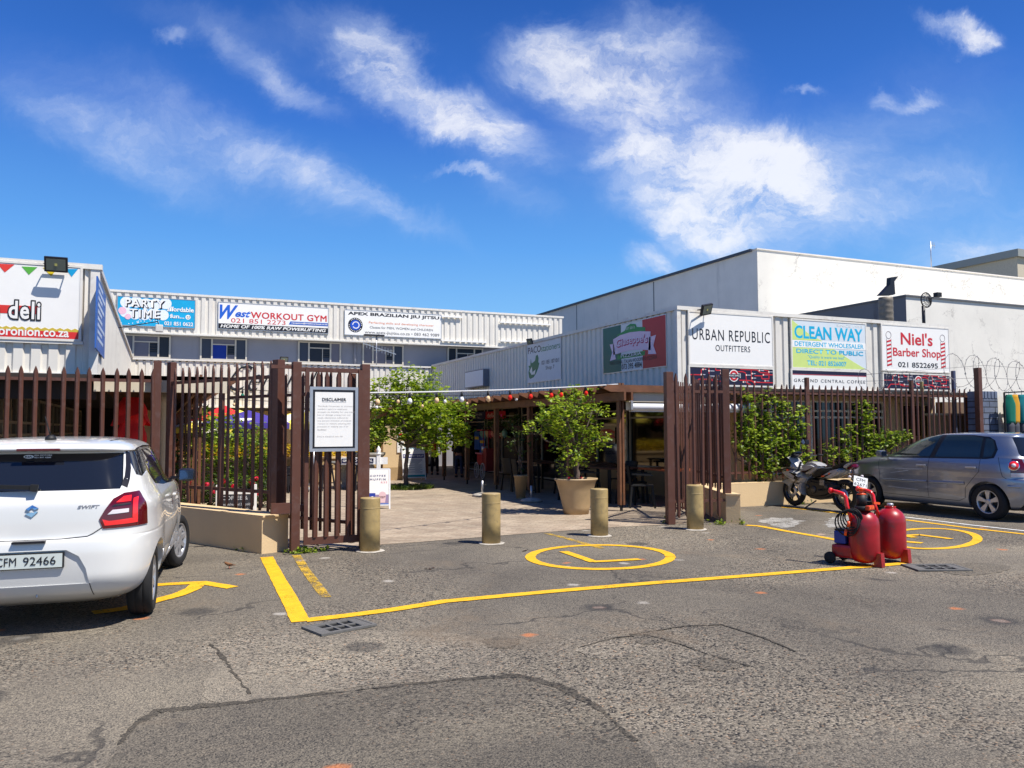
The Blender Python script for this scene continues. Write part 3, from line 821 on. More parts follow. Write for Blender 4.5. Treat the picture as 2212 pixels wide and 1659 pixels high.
# double gate leaves folded back
palisade('maroon gate leaf folded back behind the pedestrian gate', (P3.x - .12, P3.y + .12), (.98, 13.0), z0=.16, z1=2.36, rails=(.32, 2.05), sp=.19, name='gate_leaf', cat='gate', posts=[(0, .07, .06, 2.3), (2.9, .07, .06, 2.3)], btip=0)
RG = G(1450, 1133)
palisade('maroon fixed palisade screen between the right gate post and the cream pier', (RG.x, RG.y), (RP1[0] - .06, RP1[1] - .06), z0=.1, z1=2.46, rails=(.37, 2.16), sp=.143, name='palisade_screen', cat='fence',
         posts=[(0, .125, 0, 2.48)], first=.13, btip=.05)
palisade('maroon gate leaf folded back behind the right gate post', (RG.x + .1, RG.y + .16), (9.05, 12.15), z0=.16, z1=2.36, rails=(.32, 2.05), sp=.15, name='gate_leaf', cat='gate', posts=[(0, .07, .06, 2.3), (1.58, .07, .06, 2.3)], btip=0)

# ================================================================== signs
def sgn(label, origin, rz, W, H, name='shop_sign', back=.03, m=None, frame=None, fw=.035, grp=None):
    """origin: lower left corner of the board as the viewer sees it"""
    t = thing(name, label, 'sign', tuple(origin), rz, grp)
    MB().box(0, W, 0, back, 0, H).build('board', m or M['white'], t)
    if frame is not None:
        for x0, x1, z0, z1 in ((-fw, 0, -fw, H + fw), (W, W + fw, -fw, H + fw), (0, W, -fw, 0), (0, W, H, H + fw)):
            MB().box(x0, x1, -.008, back + .004, z0, z1).build('frame', frame, t)
    return t


def plates(t, name, m, polys, y=-.0015, th=.002):
    mb = MB()
    for p in polys: mb.plate(p, y, th)
    return mb.build(name, m, t)


def zc(x0, y0, sc): return lambda x, y: ((x0 + x / sc) / 1.79385, (y0 + y / sc) / 1.79385)


zA = zc(0, 950, 2.765); zB = zc(400, 1080, 2.458); zC = zc(1200, 1080, 2.212); zD = zc(2000, 1150, 2.765); zE = zc(2500, 900, 2.37); zF = zc(3200, 900, 2.37)
YF = 13.84
def front(tl, br, Y):
    a = PY(*tl, Y); b = PY(*br, Y); return a.x, b.x, b.z, a.z


RY0 = 13.9
def f_sign(label, tl, br, Y, zt=None, **k):
    x0, x1, z0, z1 = front(tl, br, Y)
    return sgn(label, (x0, Y, z0), 0, x1 - x0, z1 - z0, **k), x1 - x0, z1 - z0


# --- right building, street side
t, W, H = f_sign('white outfitters sign with two lines of thin black capitals', zE(405, 732), zE(1172, 1232), YF, frame=M['capping'])
joined([text('URBAN REPUBLIC', W * .03, H * .47, W * .94, H * .22, M['black'], t, sp=1.15, y=-.0), text('OUTFITTERS', W * .30, H * .265, W * .42, H * .12, M['black'], t, sp=1.1)])


def tubemap(label, tl, br, seed):
    t, W, H = f_sign(label, tl, br, YF, m=cmat(28, 24, 52), frame=M['capping'], name='map_sign')
    rr = random.Random(seed); mb = MB(); db = MB(); wb = MB()
    def seg(p):
        for a, b in zip(p[:-1], p[1:]):
            d = math.hypot(b[0] - a[0], b[1] - a[1]); nx, nz = -(b[1] - a[1]) / d * .011, (b[0] - a[0]) / d * .011
            mb.plate([(a[0] - nx, a[1] - nz), (b[0] - nx, b[1] - nz), (b[0] + nx, b[1] + nz), (a[0] + nx, a[1] + nz)], -.0015 - .0004 * rr.random(), .002)
    for pl in ([(0, .55), (.13, .56), (.13, .85), (.17, .9), (.17, 1)], [(.22, 1), (.22, .3), (.28, .2), (.45, .2)], [(.3, 1), (.3, .85), (.36, .85), (.36, .55), (.42, .5)], [(.55, .8), (.62, .82), (.66, .75), (.67, .15), (.72, .05)],
               [(.6, 1), (.6, .95), (.8, .95), (.84, .8), (.95, .78)], [(.73, .9), (.73, .3), (.77, .12), (.77, 0)], [(.77, .6), (.86, .6), (.9, .68), (1, .68)], [(.86, .6), (.86, .42), (.95, .42), (.95, .9), (.88, .97)], [(.58, .3), (.7, .3), (.8, .2), (1, .2)], [(.05, .0), (.1, .3), (.3, .3)]):
        seg([(x * W, z * H) for x, z in pl])
    for x, z in ((.13, .57), (.15, .88), (.22, .8), (.36, .84), (.36, .68), (.3, .3), (.22, .5), (.67, .62), (.74, .72), (.74, .45), (.83, .92), (.88, .66), (.77, .22), (.9, .3), (.95, .86), (.63, .2)):
        db.plate(circ(x * W, z * H, .02, 10), -.004, .002)
        wb.plate(rect(x * W + .035, z * H - .006, x * W + .035 + rr.uniform(.05, .12), z * H + .008), -.0015, .002)
    mb.build('map_lines', M['red'], t); db.build('station_dots', cmat(255, 225, 205), t); wb.build('station_names', cmat(200, 200, 210), t)
    cx, cz = .515 * W, .56 * H; mb = MB(); mb.plate(circ(cx, cz, H * .36, 32), -.005, .002); mb.plate(rect(cx - H * .5, cz - H * .13, cx + H * .5, cz + H * .13), -.0053, .002); mb.build('emblem', M['white'], t)
    mb = MB(); ring(mb, cx, cz, H * .24, H * .12, -.0085); mb.build('emblem_ring', M['red'], t)
    MB().plate(rect(cx - H * .46, cz - H * .1, cx + H * .46, cz + H * .1), -.012, .002).build('emblem_bar', cmat(28, 24, 52), t)
    text('GROUND CENTRAL', cx - H * .42, cz - H * .045, H * .84, H * .1, M['white'], t, y=-.0145, bold=.01)
    return t


tubemap('navy map panel with red lines under the plain white outfitters sign', zE(410, 1236), zE(1174, 1412), 1)
t, W, H = f_sign('pale green and grey detergent wholesaler sign with turquoise letters', zE(1345, 802), zF(372, 1262), YF, frame=M['capping'], m=cmat(214, 222, 226))
plates(t, 'green_field', cmat(206, 224, 130), [[(0, H * .58), (0, H * 1.0), (W * .22, H * .72), (W * .40, H * .58)], [(0, 0), (W, 0), (W * .82, H * .16), (W * .55, H * .42), (0, H * .42)]])
plates(t, 'white_band', M['white'], [rect(0, H * .425, W, H * .575)], -.0012)
cy_ = cmat(10, 175, 215)
joined([text('CLEAN WAY', W * .03, H * .61, W * .93, H * .28, cy_, t, bold=.025, y=-.001), text('DIRECT TO PUBLIC', W * .05, H * .30, W * .91, H * .095, cmat(30, 150, 195), t, bold=.018, y=-.002),
        text('"Quality is were we lead"', W * .2, H * .185, W * .5, H * .08, cy_, t, y=-.002), text('TEL: 021 8526007', W * .19, H * .05, W * .53, H * .105, cy_, t, bold=.02, y=-.002),
        text('DETERGENT WHOLESALER', W * .03, H * .45, W * .94, H * .1, cy_, t, bold=.02, y=-.001)])
text('SINCE 1993', W * .6, H * .915, W * .36, H * .055, M['white'], t, y=-.001)
t, W, H = f_sign('white coffee strip sign with navy top band under the detergent sign', zE(1350, 1266), zF(376, 1446), YF, frame=M['capping'], name='shop_sign')
plates(t, 'navy_band', cmat(28, 24, 52), [rect(0, H * .8, W, H)]); plates(t, 'red_line', M['red'], [rect(0, H * .76, W, H * .79)])
text('GROUND CENTRAL COFFEE', W * .02, H * .35, W * .96, H * .18, M['black'], t, sp=1.25)
t, W, H = f_sign("white barber shop sign with two red striped poles", zF(514, 850), zF(1136, 1284), YF, frame=M['capping'])
joined([text("Niel's", W * .27, H * .58, W * .48, H * .29, M['red'], t, bold=.018), text('Barber Shop', W * .15, H * .26, W * .72, H * .25, M['red'], t, bold=.016)])
text('021 8522695', W * .22, H * .07, W * .6, H * .12, M['black'], t, bold=.015)
for x in (.062, .875):
    mb = MB()
    for k in range(7):
        z = H * (.08 + k * .088); mb.plate([(W * x, z), (W * (x + .065), z + H * .035), (W * (x + .065), z + H * .075), (W * x, z + H * .04)], -.002)
    mb.build('barber_pole', M['red'], t)
    mb = MB(); ring(mb, W * (x + .03), H * .78, H * .08, .008, -.002, 24); mb.plate(rect(W * x - .006, H * .08, W * x, H * .70), -.002); mb.plate(rect(W * (x + .065), H * .08, W * (x + .065) + .006, H * .70), -.002); mb.build('pole_outline', cmat(90, 60, 70), t)
tubemap("navy map panel with red lines under the barber sign", zF(530, 1298), zF(1138, 1448), 2)


def side(tl, br, X):
    a = PX(*tl, X); b = PX(*br, X); return a, b


a, b = side(zD(933, 345), zD(1612, 738), 9.93)
W, H = a.y - b.y, a.z - b.z
t = sgn('green white and red pizzeria sign with a pink ribbon, on the corrugated side wall', (9.93, a.y, b.z), R(-90), W, H, frame=M['aluminium'], fw=.02, m=cmat(232, 232, 228))
plates(t, 'green_field', cmat(10, 105, 88), [rect(0, 0, W * .31, H)]); plates(t, 'red_field', cmat(200, 38, 42), [rect(W * .655, 0, W, H)])
plates(t, 'green_ribbon', cmat(40, 150, 70), [[(W * .25, H * .27), (W * .69, H * .27), (W * .69, H * .36), (W * .25, H * .36)], [(W * .25, H * .80), (W * .38, H * .86), (W * .40, H * .93), (W * .47, H * .98), (W * .55, H * .95), (W * .57, H * .88), (W * .70, H * .84), (W * .70, H * .75), (W * .25, H * .72)], [(W * .25, H * .36), (W * .70, H * .36), (W * .68, H * .30), (W * .56, H * .27)]], -.004)
plates(t, 'pink_ribbon', cmat(248, 214, 228), [[(W * .18, H * .38), (W * .3, H * .40), (W * .46, H * .42), (W * .62, H * .40), (W * .78, H * .35), (W * .78, H * .73), (W * .62, H * .78), (W * .46, H * .80), (W * .3, H * .78), (W * .18, H * .72)],
                                               [(W * .12, H * .26), (W * .16, H * .44), (W * .12, H * .62), (W * .19, H * .62), (W * .22, H * .28)], [(W * .74, H * .28), (W * .86, H * .26), (W * .82, H * .44), (W * .86, H * .64), (W * .76, H * .62)]], -.007)
text("Giuseppe's", W * .236, H * .475, W * .5, H * .22, cmat(250, 228, 238), t, y=-.0135, bold=.01, curve=H * .04, name='lettering_face'); text("Giuseppe's", W * .236, 0, W * .5, 1, cmat(205, 60, 110), t, y=-.0105, bold=.04, curve=H * .04, like=(.012, -.02))
joined([text('PIZZERIA', W * .31, H * .29, W * .33, H * .07, M['white'], t, y=-.0075, bold=.01), text('EST.2012', W * .40, H * .865, W * .14, H * .05, M['white'], t, y=-.0075)])
joined([text('TRADITIONAL ITALIAN WOODFIRED PIZZERIA', W * .11, H * .165, W * .76, H * .075, M['black'], t, y=-.004), text('073 395 4884', W * .32, H * .035, W * .32, H * .115, M['black'], t, y=-.004, bold=.01)])
a, b = side(zD(118, 522), zD(481, 878), 9.93); W, H = a.y - b.y, a.z - b.z
t = sgn('white stationers sign with a green map, under a small floodlight', (9.93, a.y, b.z), R(-90), W, H, frame=M['aluminium'], fw=.015, m=cmat(225, 228, 230))
text('PACO', W * .03, H * .76, W * .40, H * .17, M['black'], t, bold=.005); text('stationers', W * .44, H * .755, W * .54, H * .15, cmat(50, 130, 70), t)
joined([text('021 851 8710/1', W * .45, H * .42, W * .50, H * .10, M['black'], t, bold=.01), text('Shop 7', W * .57, H * .25, W * .25, H * .12, M['black'], t)])
sa = [(.04, .28), (.07, .38), (.04, .45), (.10, .45), (.12, .62), (.14, .50), (.19, .52), (.25, .56), (.28, .68), (.33, .70), (.36, .60), (.35, .50), (.38, .47), (.35, .36), (.28, .22), (.2, .13), (.10, .10), (.06, .14)]
plates(t, 'map_emblem', cmat(20, 120, 80), [[(x * W, z * H) for x, z in sa]])
plates(t, 'flower_emblem', M['white'], [[(.08 * W, .30 * H), (.15 * W, .42 * H), (.17 * W, .26 * H), (.14 * W, .2 * H)], [(.14 * W, .2 * H), (.17 * W, .26 * H), (.27 * W, .33 * H), (.24 * W, .2 * H)]], -.004)
# light box further along the side wall
zG = zc(1300, 1350, 2.553)
a, b = side(zG(1280, 235), zG(1462, 372), 9.72)
t = thing('light_box', 'blank white light box sign on the corrugated side wall', 'sign', (9.72, a.y, b.z), R(-90)); W, H = a.y - b.y, a.z - b.z
MB().box(0, W, .004, .2, 0, H).build('case', cmat(120, 122, 130), t); MB().box(.03, W - .03, -.004, .004, .03, H - .03).build('panel', cmat(225, 232, 236), t)
for x in (.2, W - .2): MB().cyl((x, .2, H * .7), (x, .27, H * .7), .02, n=8).build('bracket', M['steel'], t)

# --- left building
x1 = PY(*zA(862, 240), YF).x; zt = PY(*zA(862, 245), YF).z; zb = PY(*zA(862, 1012), YF).z; x0 = x1 - 4.4; W = x1 - x0; H = zt - zb
t = sgn('white deli sign with bunting and a red web address band', (x0, YF, zb), 0, W, H, frame=M['capping'])
X = lambda rx, ry: (PY(*zA(rx, ry), YF).x - x0, PY(*zA(rx, ry), YF).z - zb)
for c, q in ((cmat(225, 60, 45), [(-30, 198), (155, 208), (52, 292)]), (cmat(90, 175, 60), [(232, 228), (400, 236), (310, 318)]), (cmat(232, 205, 40), [(458, 240), (612, 250), (548, 334)]), (cmat(10, 160, 215), [(706, 254), (836, 256), (768, 340)])):
    plates(t, 'bunting_flag', c, [[X(*p) for p in q]])
plates(t, 'red_band', cmat(218, 45, 42), [[(0, X(858, 1008)[1] - .0), (W, .004), (W, X(858, 935)[1]), (0, X(858, 935)[1])]])
zz = []; zl = X(858, 935)[1]
for k in range(int(W / .1)): zz += [[(k * .1, zl), (k * .1 + .1, zl), (k * .1 + .1, zl + .03), (k * .1 + .05, zl + .055), (k * .1, zl + .03)]]
plates(t, 'scalloped_trim', cmat(206, 180, 60), zz)
plates(t, 'red_block', cmat(214, 50, 40), [[X(-200, 630), X(416, 656), X(416, 742), X(-200, 720)]], -.001)
p = X(445, 815); q = X(160, 805)
text('mexican deli', p[0] - 1.50, p[1] + .02, 1.48, .27, M['white'], t, bold=.022, y=-.0075, name='lettering_face', sp=1.14)
text('mexican deli', 0, 0, 1, 1, M['black'], t, bold=.085, y=-.004, sp=1.14, like=(0, 0))
p = X(738, 1000); text('www.senoronion.co.za', p[0] - 1.55, p[1] + .015, 1.55, .13, M['white'], t, bold=.02, y=-.004)
# banner on the courtyard side of the left building
a = PX(*zA(1032, 330), -.90); b = PX(*zA(1105, 1215), -.90)
t = thing('banner', 'narrow blue banner on the courtyard side of the left building', 'banner', (-.88, a.y, b.z), R(90)); W = b.y - a.y; H = PX(*zA(1032, 330), -.90).z - PX(*zA(1010, 1095), -.90).z
t.location.z = PX(*zA(1010, 1095), -.90).z; WM[t.name].translation = t.location
MB().box(0, W, 0, .02, 0, H).build('board', mat('blue_banner', S(52, 100, 178), .5, var=.35, vs=3), t)
mb = MB(); rr = random.Random(8)
for i in range(9):
    z = H * (.9 - i * .095); mb.plate(rect(W * .12, z, W * rr.uniform(.5, .9), z + H * .05), -.001)
mb.build('faded_print', cmat(196, 212, 235), t)

# --- upper storey signs
YU = 31.93
t, W, H = f_sign('sky blue party shop sign with white balloons', zB(140, 166), zB(870, 470), YU, frame=M['aluminium'], fw=.02, m=mat('faded_cyan_board', S(20, 165, 212), .4, var=.12, vs=1.5))
mb = MB(); rr = random.Random(2)
for i in range(5): mb.plate(circ(W * (.11 + i * .125), H * (.80 + .03 * math.sin(i * 2)), H * .2, 18), -.001 - i * .0003, .002)
for i in range(5): mb.plate(circ(W * (.10 + i * .12), H * (.42 + .04 * math.cos(i * 2)), H * .19, 18), -.0025 - i * .0003, .002)
for i in range(30): mb.plate(circ(W * rr.uniform(.02, .55), H * rr.uniform(.05, .25), .02, 6), -.0012, .002)
mb.build('balloons', cmat(232, 238, 242), t)
plates(t, 'pink_balloon', cmat(238, 190, 205), [circ(W * .06, H * .5, H * .13, 16), circ(W * .13, H * .3, H * .1, 16)], -.0065)
f1 = text('PARTY', W * .093, H * .66, W * .50, H * .28, M['white'], t, bold=.02, y=-.0125, sp=1.15, name='lettering_face'); s1 = text('PARTY', 0, 0, 1, 1, M['black'], t, bold=.035, y=-.009, sp=1.15, like=(.035, -.03))
f2 = text('TIME', W * .153, H * .29, W * .38, H * .29, M['white'], t, bold=.02, y=-.0125, sp=1.25, name='lettering_face'); s2 = text('TIME', 0, 0, 1, 1, M['black'], t, bold=.035, y=-.009, sp=1.25, like=(.035, -.03))
joined([s1, s2])
joined([f1, f2, text('affordable', W * .63, H * .56, W * .355, H * .17, M['white'], t, bold=.025, y=-.009), text('fun...', W * .67, H * .32, W * .19, H * .15, M['white'], t, bold=.025, y=-.009), text('021 851 0622', W * .60, H * .055, W * .38, H * .14, M['white'], t, bold=.02, y=-.009)])
plates(t, 'smiley', M['white'], [circ(W * .91, H * .38, H * .085, 18)], -.0015)
mb = MB(); mb.plate(circ(W * .90, H * .40, .018, 8), -.004); mb.plate(circ(W * .925, H * .40, .018, 8), -.004); ring(mb, W * .912, H * .385, H * .045, .014, -.004, 10, a0=200, a1=340); mb.build('smiley_face', M['black'], t)
t, W, H = f_sign('white gym sign with red capitals and a black band', zB(1100, 224), zB(2140, 520), YU, frame=M['aluminium'], fw=.02)
plates(t, 'black_band', M['black'], [rect(0, 0, W, H * .20)]); plates(t, 'blue_strip', cmat(30, 90, 180), [[(W * .63, H * .28), (W, H * .28), (W, H * .405), (W * .645, H * .405)]])
bl_ = cmat(30, 95, 200)
joined([text('W', W * .01, H * .37, W * .16, H * .55, bl_, t, bold=.035, shear=.4), text('est', W * .145, H * .47, W * .14, H * .25, bl_, t, bold=.03, shear=.4)])
joined([text('WORKOUT GYM', W * .285, H * .46, W * .70, H * .24, M['red'], t, bold=.025, sp=1.05), text('021 851 2273', W * .11, H * .25, W * .49, H * .17, M['red'], t)])
text('HOME OF 100% RAW POWERLIFTING', W * .02, H * .045, W * .96, H * .12, M['white'], t, bold=.03, shear=.25, y=-.003); text('reception@westworkout.co.za', W * .655, H * .31, W * .34, H * .07, M['white'], t, bold=.03, y=-.003)
t, W, H = f_sign('white jiu jitsu sign with a round blue emblem', zC(302, 266), zC(1126, 514), YU, frame=M['aluminium'], fw=.02)
joined([text('APEX BRAZILIAN JIU JITSU', W * .03, H * .77, W * .95, H * .17, M['black'], t, bold=.035), text('www.apex-jiujitsu.co.za \u2022 083 462 9089', W * .2, H * .04, W * .78, H * .16, M['black'], t), text('Classes for MEN, WOMEN and CHILDREN', W * .25, H * .28, W * .66, H * .11, M['black'], t)])
text('Perfecting skills and developing character', W * .24, H * .47, W * .68, H * .11, cmat(232, 150, 110), t, bold=.01)
plates(t, 'emblem', cmat(35, 35, 45), [circ(W * .105, H * .40, H * .30, 30)]); plates(t, 'emblem_disc', cmat(30, 80, 190), [circ(W * .105, H * .40, H * .21, 28)], -.004)
mb = MB(); ring(mb, W * .11, H * .40, H * .13, H * .035, -.0065, a0=-150, a1=180); mb.build('emblem_ring', M['white'], t)
mb = MB()
for k in range(22):
    if k in (9, 10, 21): continue
    aa = R(k / 22 * 360); mb.plate(circ(W * .105 + H * .255 * math.cos(aa), H * .40 + H * .255 * math.sin(aa), .02, 5), -.0045)
mb.build('emblem_lettering', M['white'], t)

# notice on the pedestrian gate
zH = zc(640, 1350, 1.951)
t = thing('notice_board', 'framed white disclaimer notice hanging on the pedestrian gate', 'notice', (P2.x, P2.y, 0), ga - R(4))
t.location = (P2.x, P2.y, 0)
x0, W, z0, H = .172, .565, 1.30, .775
inv = WM[t.name]
mb = MB(); mb.box(x0, x0 + W, -.150, -.125, z0, z0 + H); mb.build('board', M['white'], t)
for q in ((x0 - .025, x0 + .012, z0 - .025, z0 + H + .025), (x0 + W - .012, x0 + W + .025, z0 - .025, z0 + H + .025), (x0 + .012, x0 + W - .012, z0 - .025, z0 + .012), (x0 + .012, x0 + W - .012, z0 + H - .012, z0 + H + .025)):
    MB().box(q[0], q[1], -.156, -.12, q[2], q[3]).build('frame', M['aluminium'], t)
mb = MB(); i_ = .014
for q in (rect(x0 + i_, z0 + i_, x0 + i_ + .026, z0 + H - i_), rect(x0 + W - i_ - .026, z0 + i_, x0 + W - i_, z0 + H - i_), rect(x0 + i_, z0 + i_, x0 + W - i_, z0 + i_ + .022), rect(x0 + i_, z0 + H - i_ - .026, x0 + W - i_, z0 + H - i_)): mb.plate(q, -.1502 - .0001 * len(mb.v) / 8, .001)
mb.build('border', M['black'], t)
text('DISCLAIMER', x0 + W * .23, z0 + H * .80, W * .54, H * .05, M['black'], t, y=-.150, bold=.008)
plates(t, 'underline', M['black'], [rect(x0 + W * .23, z0 + H * .78, x0 + W * .77, z0 + H * .782)], -.1505, .001)
ls = ['The Body Corporate, its trustees,', 'members, agents or employees', 'accepts no liability for any injury,', 'loss or damage arising from any', 'cause, whatsoever suffered by', 'any person inclusive of tenants,', 'owners or visitors entering the', 'premises or making use of its', 'facilities']
lt = [text(s, x0 + W * .13, z0 + H * (.70 - k * .048), W * (.026 * len(s) - .06), H * .026, cmat(176, 172, 170), t, y=-.150, name='small_print') for k, s in enumerate(ls)]
lt.append(text('Entry is entirely at own risk.', x0 + W * .13, z0 + H * .20, W * .58, H * .026, cmat(176, 172, 170), t, y=-.150)); joined(lt)
# ================================================================== buildings
def clad(t, name, p0, p1, z0, z1, out, pitch=.23, depth=.035, m=None):
    mb = MB(); corrugated(mb, p0, p1, z0, z1, pitch, depth, out); return mb.build(name, m or M['cladding'], t, world=True)


# ---------------- right shop building
t = thing('shop_building', 'single storey shop building on the right, clad in white corrugated sheet', 'building', (10, 13.9, 0))
RB = t
MB().box(10.0, 18.1, 13.95, 30.4, 2.44, 4.05).build('parapet_core', M['roofsheet'], t, world=True)
clad(t, 'street_cladding', (10.02, 13.92), (18.1, 13.92), 2.42, 4.06, (0, -1, 0))
clad(t, 'courtyard_cladding', (9.97, 30.4), (9.97, 13.93), 2.42, 4.06, (-1, 0, 0))
mb = MB(); mb.box(9.90, 18.14, 13.84, 13.99, 4.05, 4.13); mb.box(9.90, 10.05, 13.99, 30.4, 4.05, 4.128); mb.build('capping', M['capping'], t, world=True)
mb = MB(); mb.box(9.92, 18.12, 13.855, 13.95, 2.38, 2.43); mb.box(9.93, 10.02, 13.95, 30.4, 2.38, 2.428); mb.build('bottom_flashing', M['capping'], t, world=True)
for xa_, xb_ in ((9.905, 10.0), (18.06, 18.13)): MB().box(xa_, xb_, 13.858, 13.95, 2.43, 4.05).build('corner_trim', M['capping'], t, world=True)
MB().box(7.7, 18.1, 13.0, 30.4, 2.32, 2.376).build('ceiling', M['shadeceil'], t, world=True)
# street wall with its window band
mb = MB(); mb.box(11.6, 18.1, 14.3, 14.5, 0, .5); mb.box(11.6, 18.1, 14.3, 14.5, 2.2, 2.31); mb.box(16.4, 18.1, 14.301, 14.499, .5, 2.2); mb.box(11.0, 11.6, 13.4, 14.5, 0, 2.31); mb.build('street_wall', M['cream'], t, world=True)
wn_ = MB().box(11.6, 16.4, 14.42, 14.46, .5, 2.2).build('street_window', M['shopglass'], t, world=True)
mb = MB()
for z in (.5, 1.78, 1.93, 2.16): mb.box(11.6, 16.4, 14.36, 14.42, z, z + .05)
for x in (11.6, 12.8, 14.0, 15.2, 16.34): mb.box(x, x + .05, 14.365, 14.419, .55, 2.16)
mb.build('window_frame', M['white'], wn_, world=True)
b_ = MB().box(16.9, 17.8, 14.27, 14.3, 1.35, 2.1).build('side_window', M['shopglass'], t, world=True)
mb = MB(); mb.box(16.84, 16.9, 14.24, 14.3, 1.3, 2.15); mb.box(17.8, 17.86, 14.24, 14.3, 1.3, 2.15); mb.box(16.9, 17.8, 14.24, 14.3, 1.3, 1.35); mb.box(16.9, 17.8, 14.24, 14.3, 2.1, 2.15); mb.build('window_frame', M['creamlow'], b_, world=True)
# courtyard shop fronts
XS = 10.75
MB().box(XS + .06, XS + .5, 14.5, 30.4, 0, 2.32).build('shopfront_wall', mat('shade_dark_interior', S(36, 32, 30), .8, var=.2), t, world=True)  # near-black wall colour stands in for the deep shade indoors
MB().box(XS - .02, XS + .06, 13.9, 20.3, 0, .62).build('shopfront_dado', M['creamlow'], t, world=True)
for y0, y1, z0 in ((14.0, 17.1, .62), (17.2, 20.2, .62), (20.6, 23.6, .05), (23.8, 26.6, .05), (26.8, 30.2, .05)):
    pn = MB().box(XS + .02, XS + .05, y0, y1, z0, 2.28).build('shopfront_pane', M['shopglass'], t, world=True)
    mb = MB()
    for z in (z0, 1.80, 1.98, 2.24): mb.box(XS - .02, XS + .02, y0, y1, z, z + .045)
    for y in (y0, (y0 + y1) / 2, y1 - .05): mb.box(XS - .018, XS + .019, y, y + .045, z0, 2.28)
    mb.build('pane_frame', cmat(168, 162, 150), pn, world=True)
mb = MB(); mb.box(10.98, 11.5, 13.14, 13.45, .0, 2.05); mb.build('front_pillar', M['cream'], t, world=True)
MB().box(8.12, 9.95, 12.93, 13.05, 2.06, 2.3).build('cream_beam', M['beamcream'], t, world=True)
MB().box(9.95, 11.6, 12.96, 13.04, 2.1, 2.3).build('dark_beam', M['wood'], t, world=True)

# roll-up awning
t = thing('awning_cassette', 'white roll-up awning cassette under the cream beam', 'awning', (8.2, 13.0, 2.0))
MB().lathe([(.075, 0), (.08, .01), (.08, 2.74), (.075, 2.75)], 20, (0, 0, -.03), 'X').build('roll', cmat(240, 240, 240), t)
MB().box(0, 2.74, -.02, .06, -.125, -.085).build('hem_bar', cmat(225, 225, 228), t)
for x in (-.03, 2.76): MB().box(x - .025, x + .025, -.1, .09, -.1, .08, bev=.01).build('end_bracket', M['aluminium'], t)

# ---------------- pergolas
def pergola(label, ys, xp, xin, xout, sgnx, yfront, yback):
    t = thing('pergola', label, 'pergola', (xp, ys[0], 0))
    for y in ys:
        MB().box(xp - .055, xp - .012, y - .05, y + .05, .12, 2.42).build('post', M['wood'], t, world=True)
        MB().box(xp + .012, xp + .055, y - .05, y + .05, .12, 2.42).build('post', M['wood'], t, world=True)
        mb = MB(); mb.box(xp - .0115, xp + .0115, y - .04, y + .04, .2, .35); mb.box(xp - .0115, xp + .0115, y - .04, y + .04, 1.1, 1.22); mb.box(xp - .02, xp + .02, y - .02, y + .02, 0, .119); mb.build('post_foot', M['blackplastic'], t, world=True)
    mb = MB(); mb.box(xp - .10, xp - .056, yfront, yback, 2.08, 2.24); mb.build('beam', M['wood'], t, world=True)
    mb = MB(); mb.box(xp + .056, xp + .10, yfront, yback, 2.08, 2.238); mb.build('beam', M['wood'], t, world=True)
    y = yfront + .1
    while y < yback - .05:
        mb = MB(); z0, z1 = 2.242, 2.375
        pts = [(xin, z0), (xin, z1), (xout, z1), (xout, z0 + .09), (xout - sgnx * .22, z0)]
        mb.prism(pts, lambda a, b, q: (a, y + q, b), .048); mb.build('rafter', M['wood'], t, world=True)
        y += .52
    MB().box(min(xin, xp + sgnx * .12), max(xin, xp + sgnx * .12), yfront + .35, yback, 2.378, 2.39).build('roof_sheet', M['shadeceil'], t, world=True)
    return t


pergola('brown timber pergola along the right hand shops', [13.05, 15.1, 17.1, 19.15, 21.3, 23.3, 25.1, 27.2, 29.3], 8.0, 9.88, 7.45, -1, 12.75, 30.2)
pergola('brown timber pergola along the left hand shops', [13.4, 15.9, 18.4, 20.9, 23.4, 25.9, 28.4], .55, -.9, 1.15, 1, 13.1, 30.2)

# ---------------- left shop building
t = thing('shop_building', 'single storey shop building on the left with the deli sign and dark veranda', 'building', (-1, 13.9, 0))
MB().box(-14, -.98, 13.95, 30.4, 2.44, 4.05).build('parapet_core', M['roofsheet'], t, world=True)
clad(t, 'street_cladding', (-14, 13.92), (-1.0, 13.92), 2.42, 4.06, (0, -1, 0))
clad(t, 'courtyard_cladding', (-.95, 13.93), (-.95, 30.4), 2.42, 4.06, (1, 0, 0), pitch=.23, depth=.03)
mb = MB(); mb.box(-14, -.86, 13.84, 13.99, 4.05, 4.13); mb.box(-1.02, -.88, 13.99, 30.4, 4.05, 4.128); mb.build('capping', M['capping'], t, world=True)
mb = MB(); mb.box(-14, -.88, 13.855, 13.95, 2.38, 2.43); mb.box(-.98, -.9, 13.95, 30.4, 2.38, 2.428); mb.build('bottom_flashing', M['capping'], t, world=True)
MB().box(-1.02, -.89, 13.858, 13.95, 2.43, 4.05).build('corner_trim', M['capping'], t, world=True)
zl_ = PY(*zA(862, 1030), YF).z
MB().box(-14, -1.1, 13.845, 13.88, zl_ - .05, zl_).build('sign_ledge', M['capping'], t, world=True)
MB().box(-14, .95, 13.2, 30.4, 2.30, 2.376).build('ceiling', M['shadeceil'], t, world=True)
MB().box(-.88, .95, 13.03, 13.12, 2.12, 2.3).build('cream_beam', M['beamcream'], t, world=True)
MB().box(-9, -.88, 13.5, 13.6, 2.02, 2.30).build('dark_beam', M['shadeceil'], t, world=True)
MB().box(-2.9, -2.45, 14.6, 30.4, 0, 2.30).build('shopfront_wall', mat('shade_dark_interior', S(36, 32, 30), .8), t, world=True)  # veranda shade painted into these walls by the same near-black colour
MB().box(-14, -.9, 30.4, 30.6, 0, 2.3).build('rear_wall', mat('shade_dark_interior', S(36, 32, 30), .8), t, world=True)
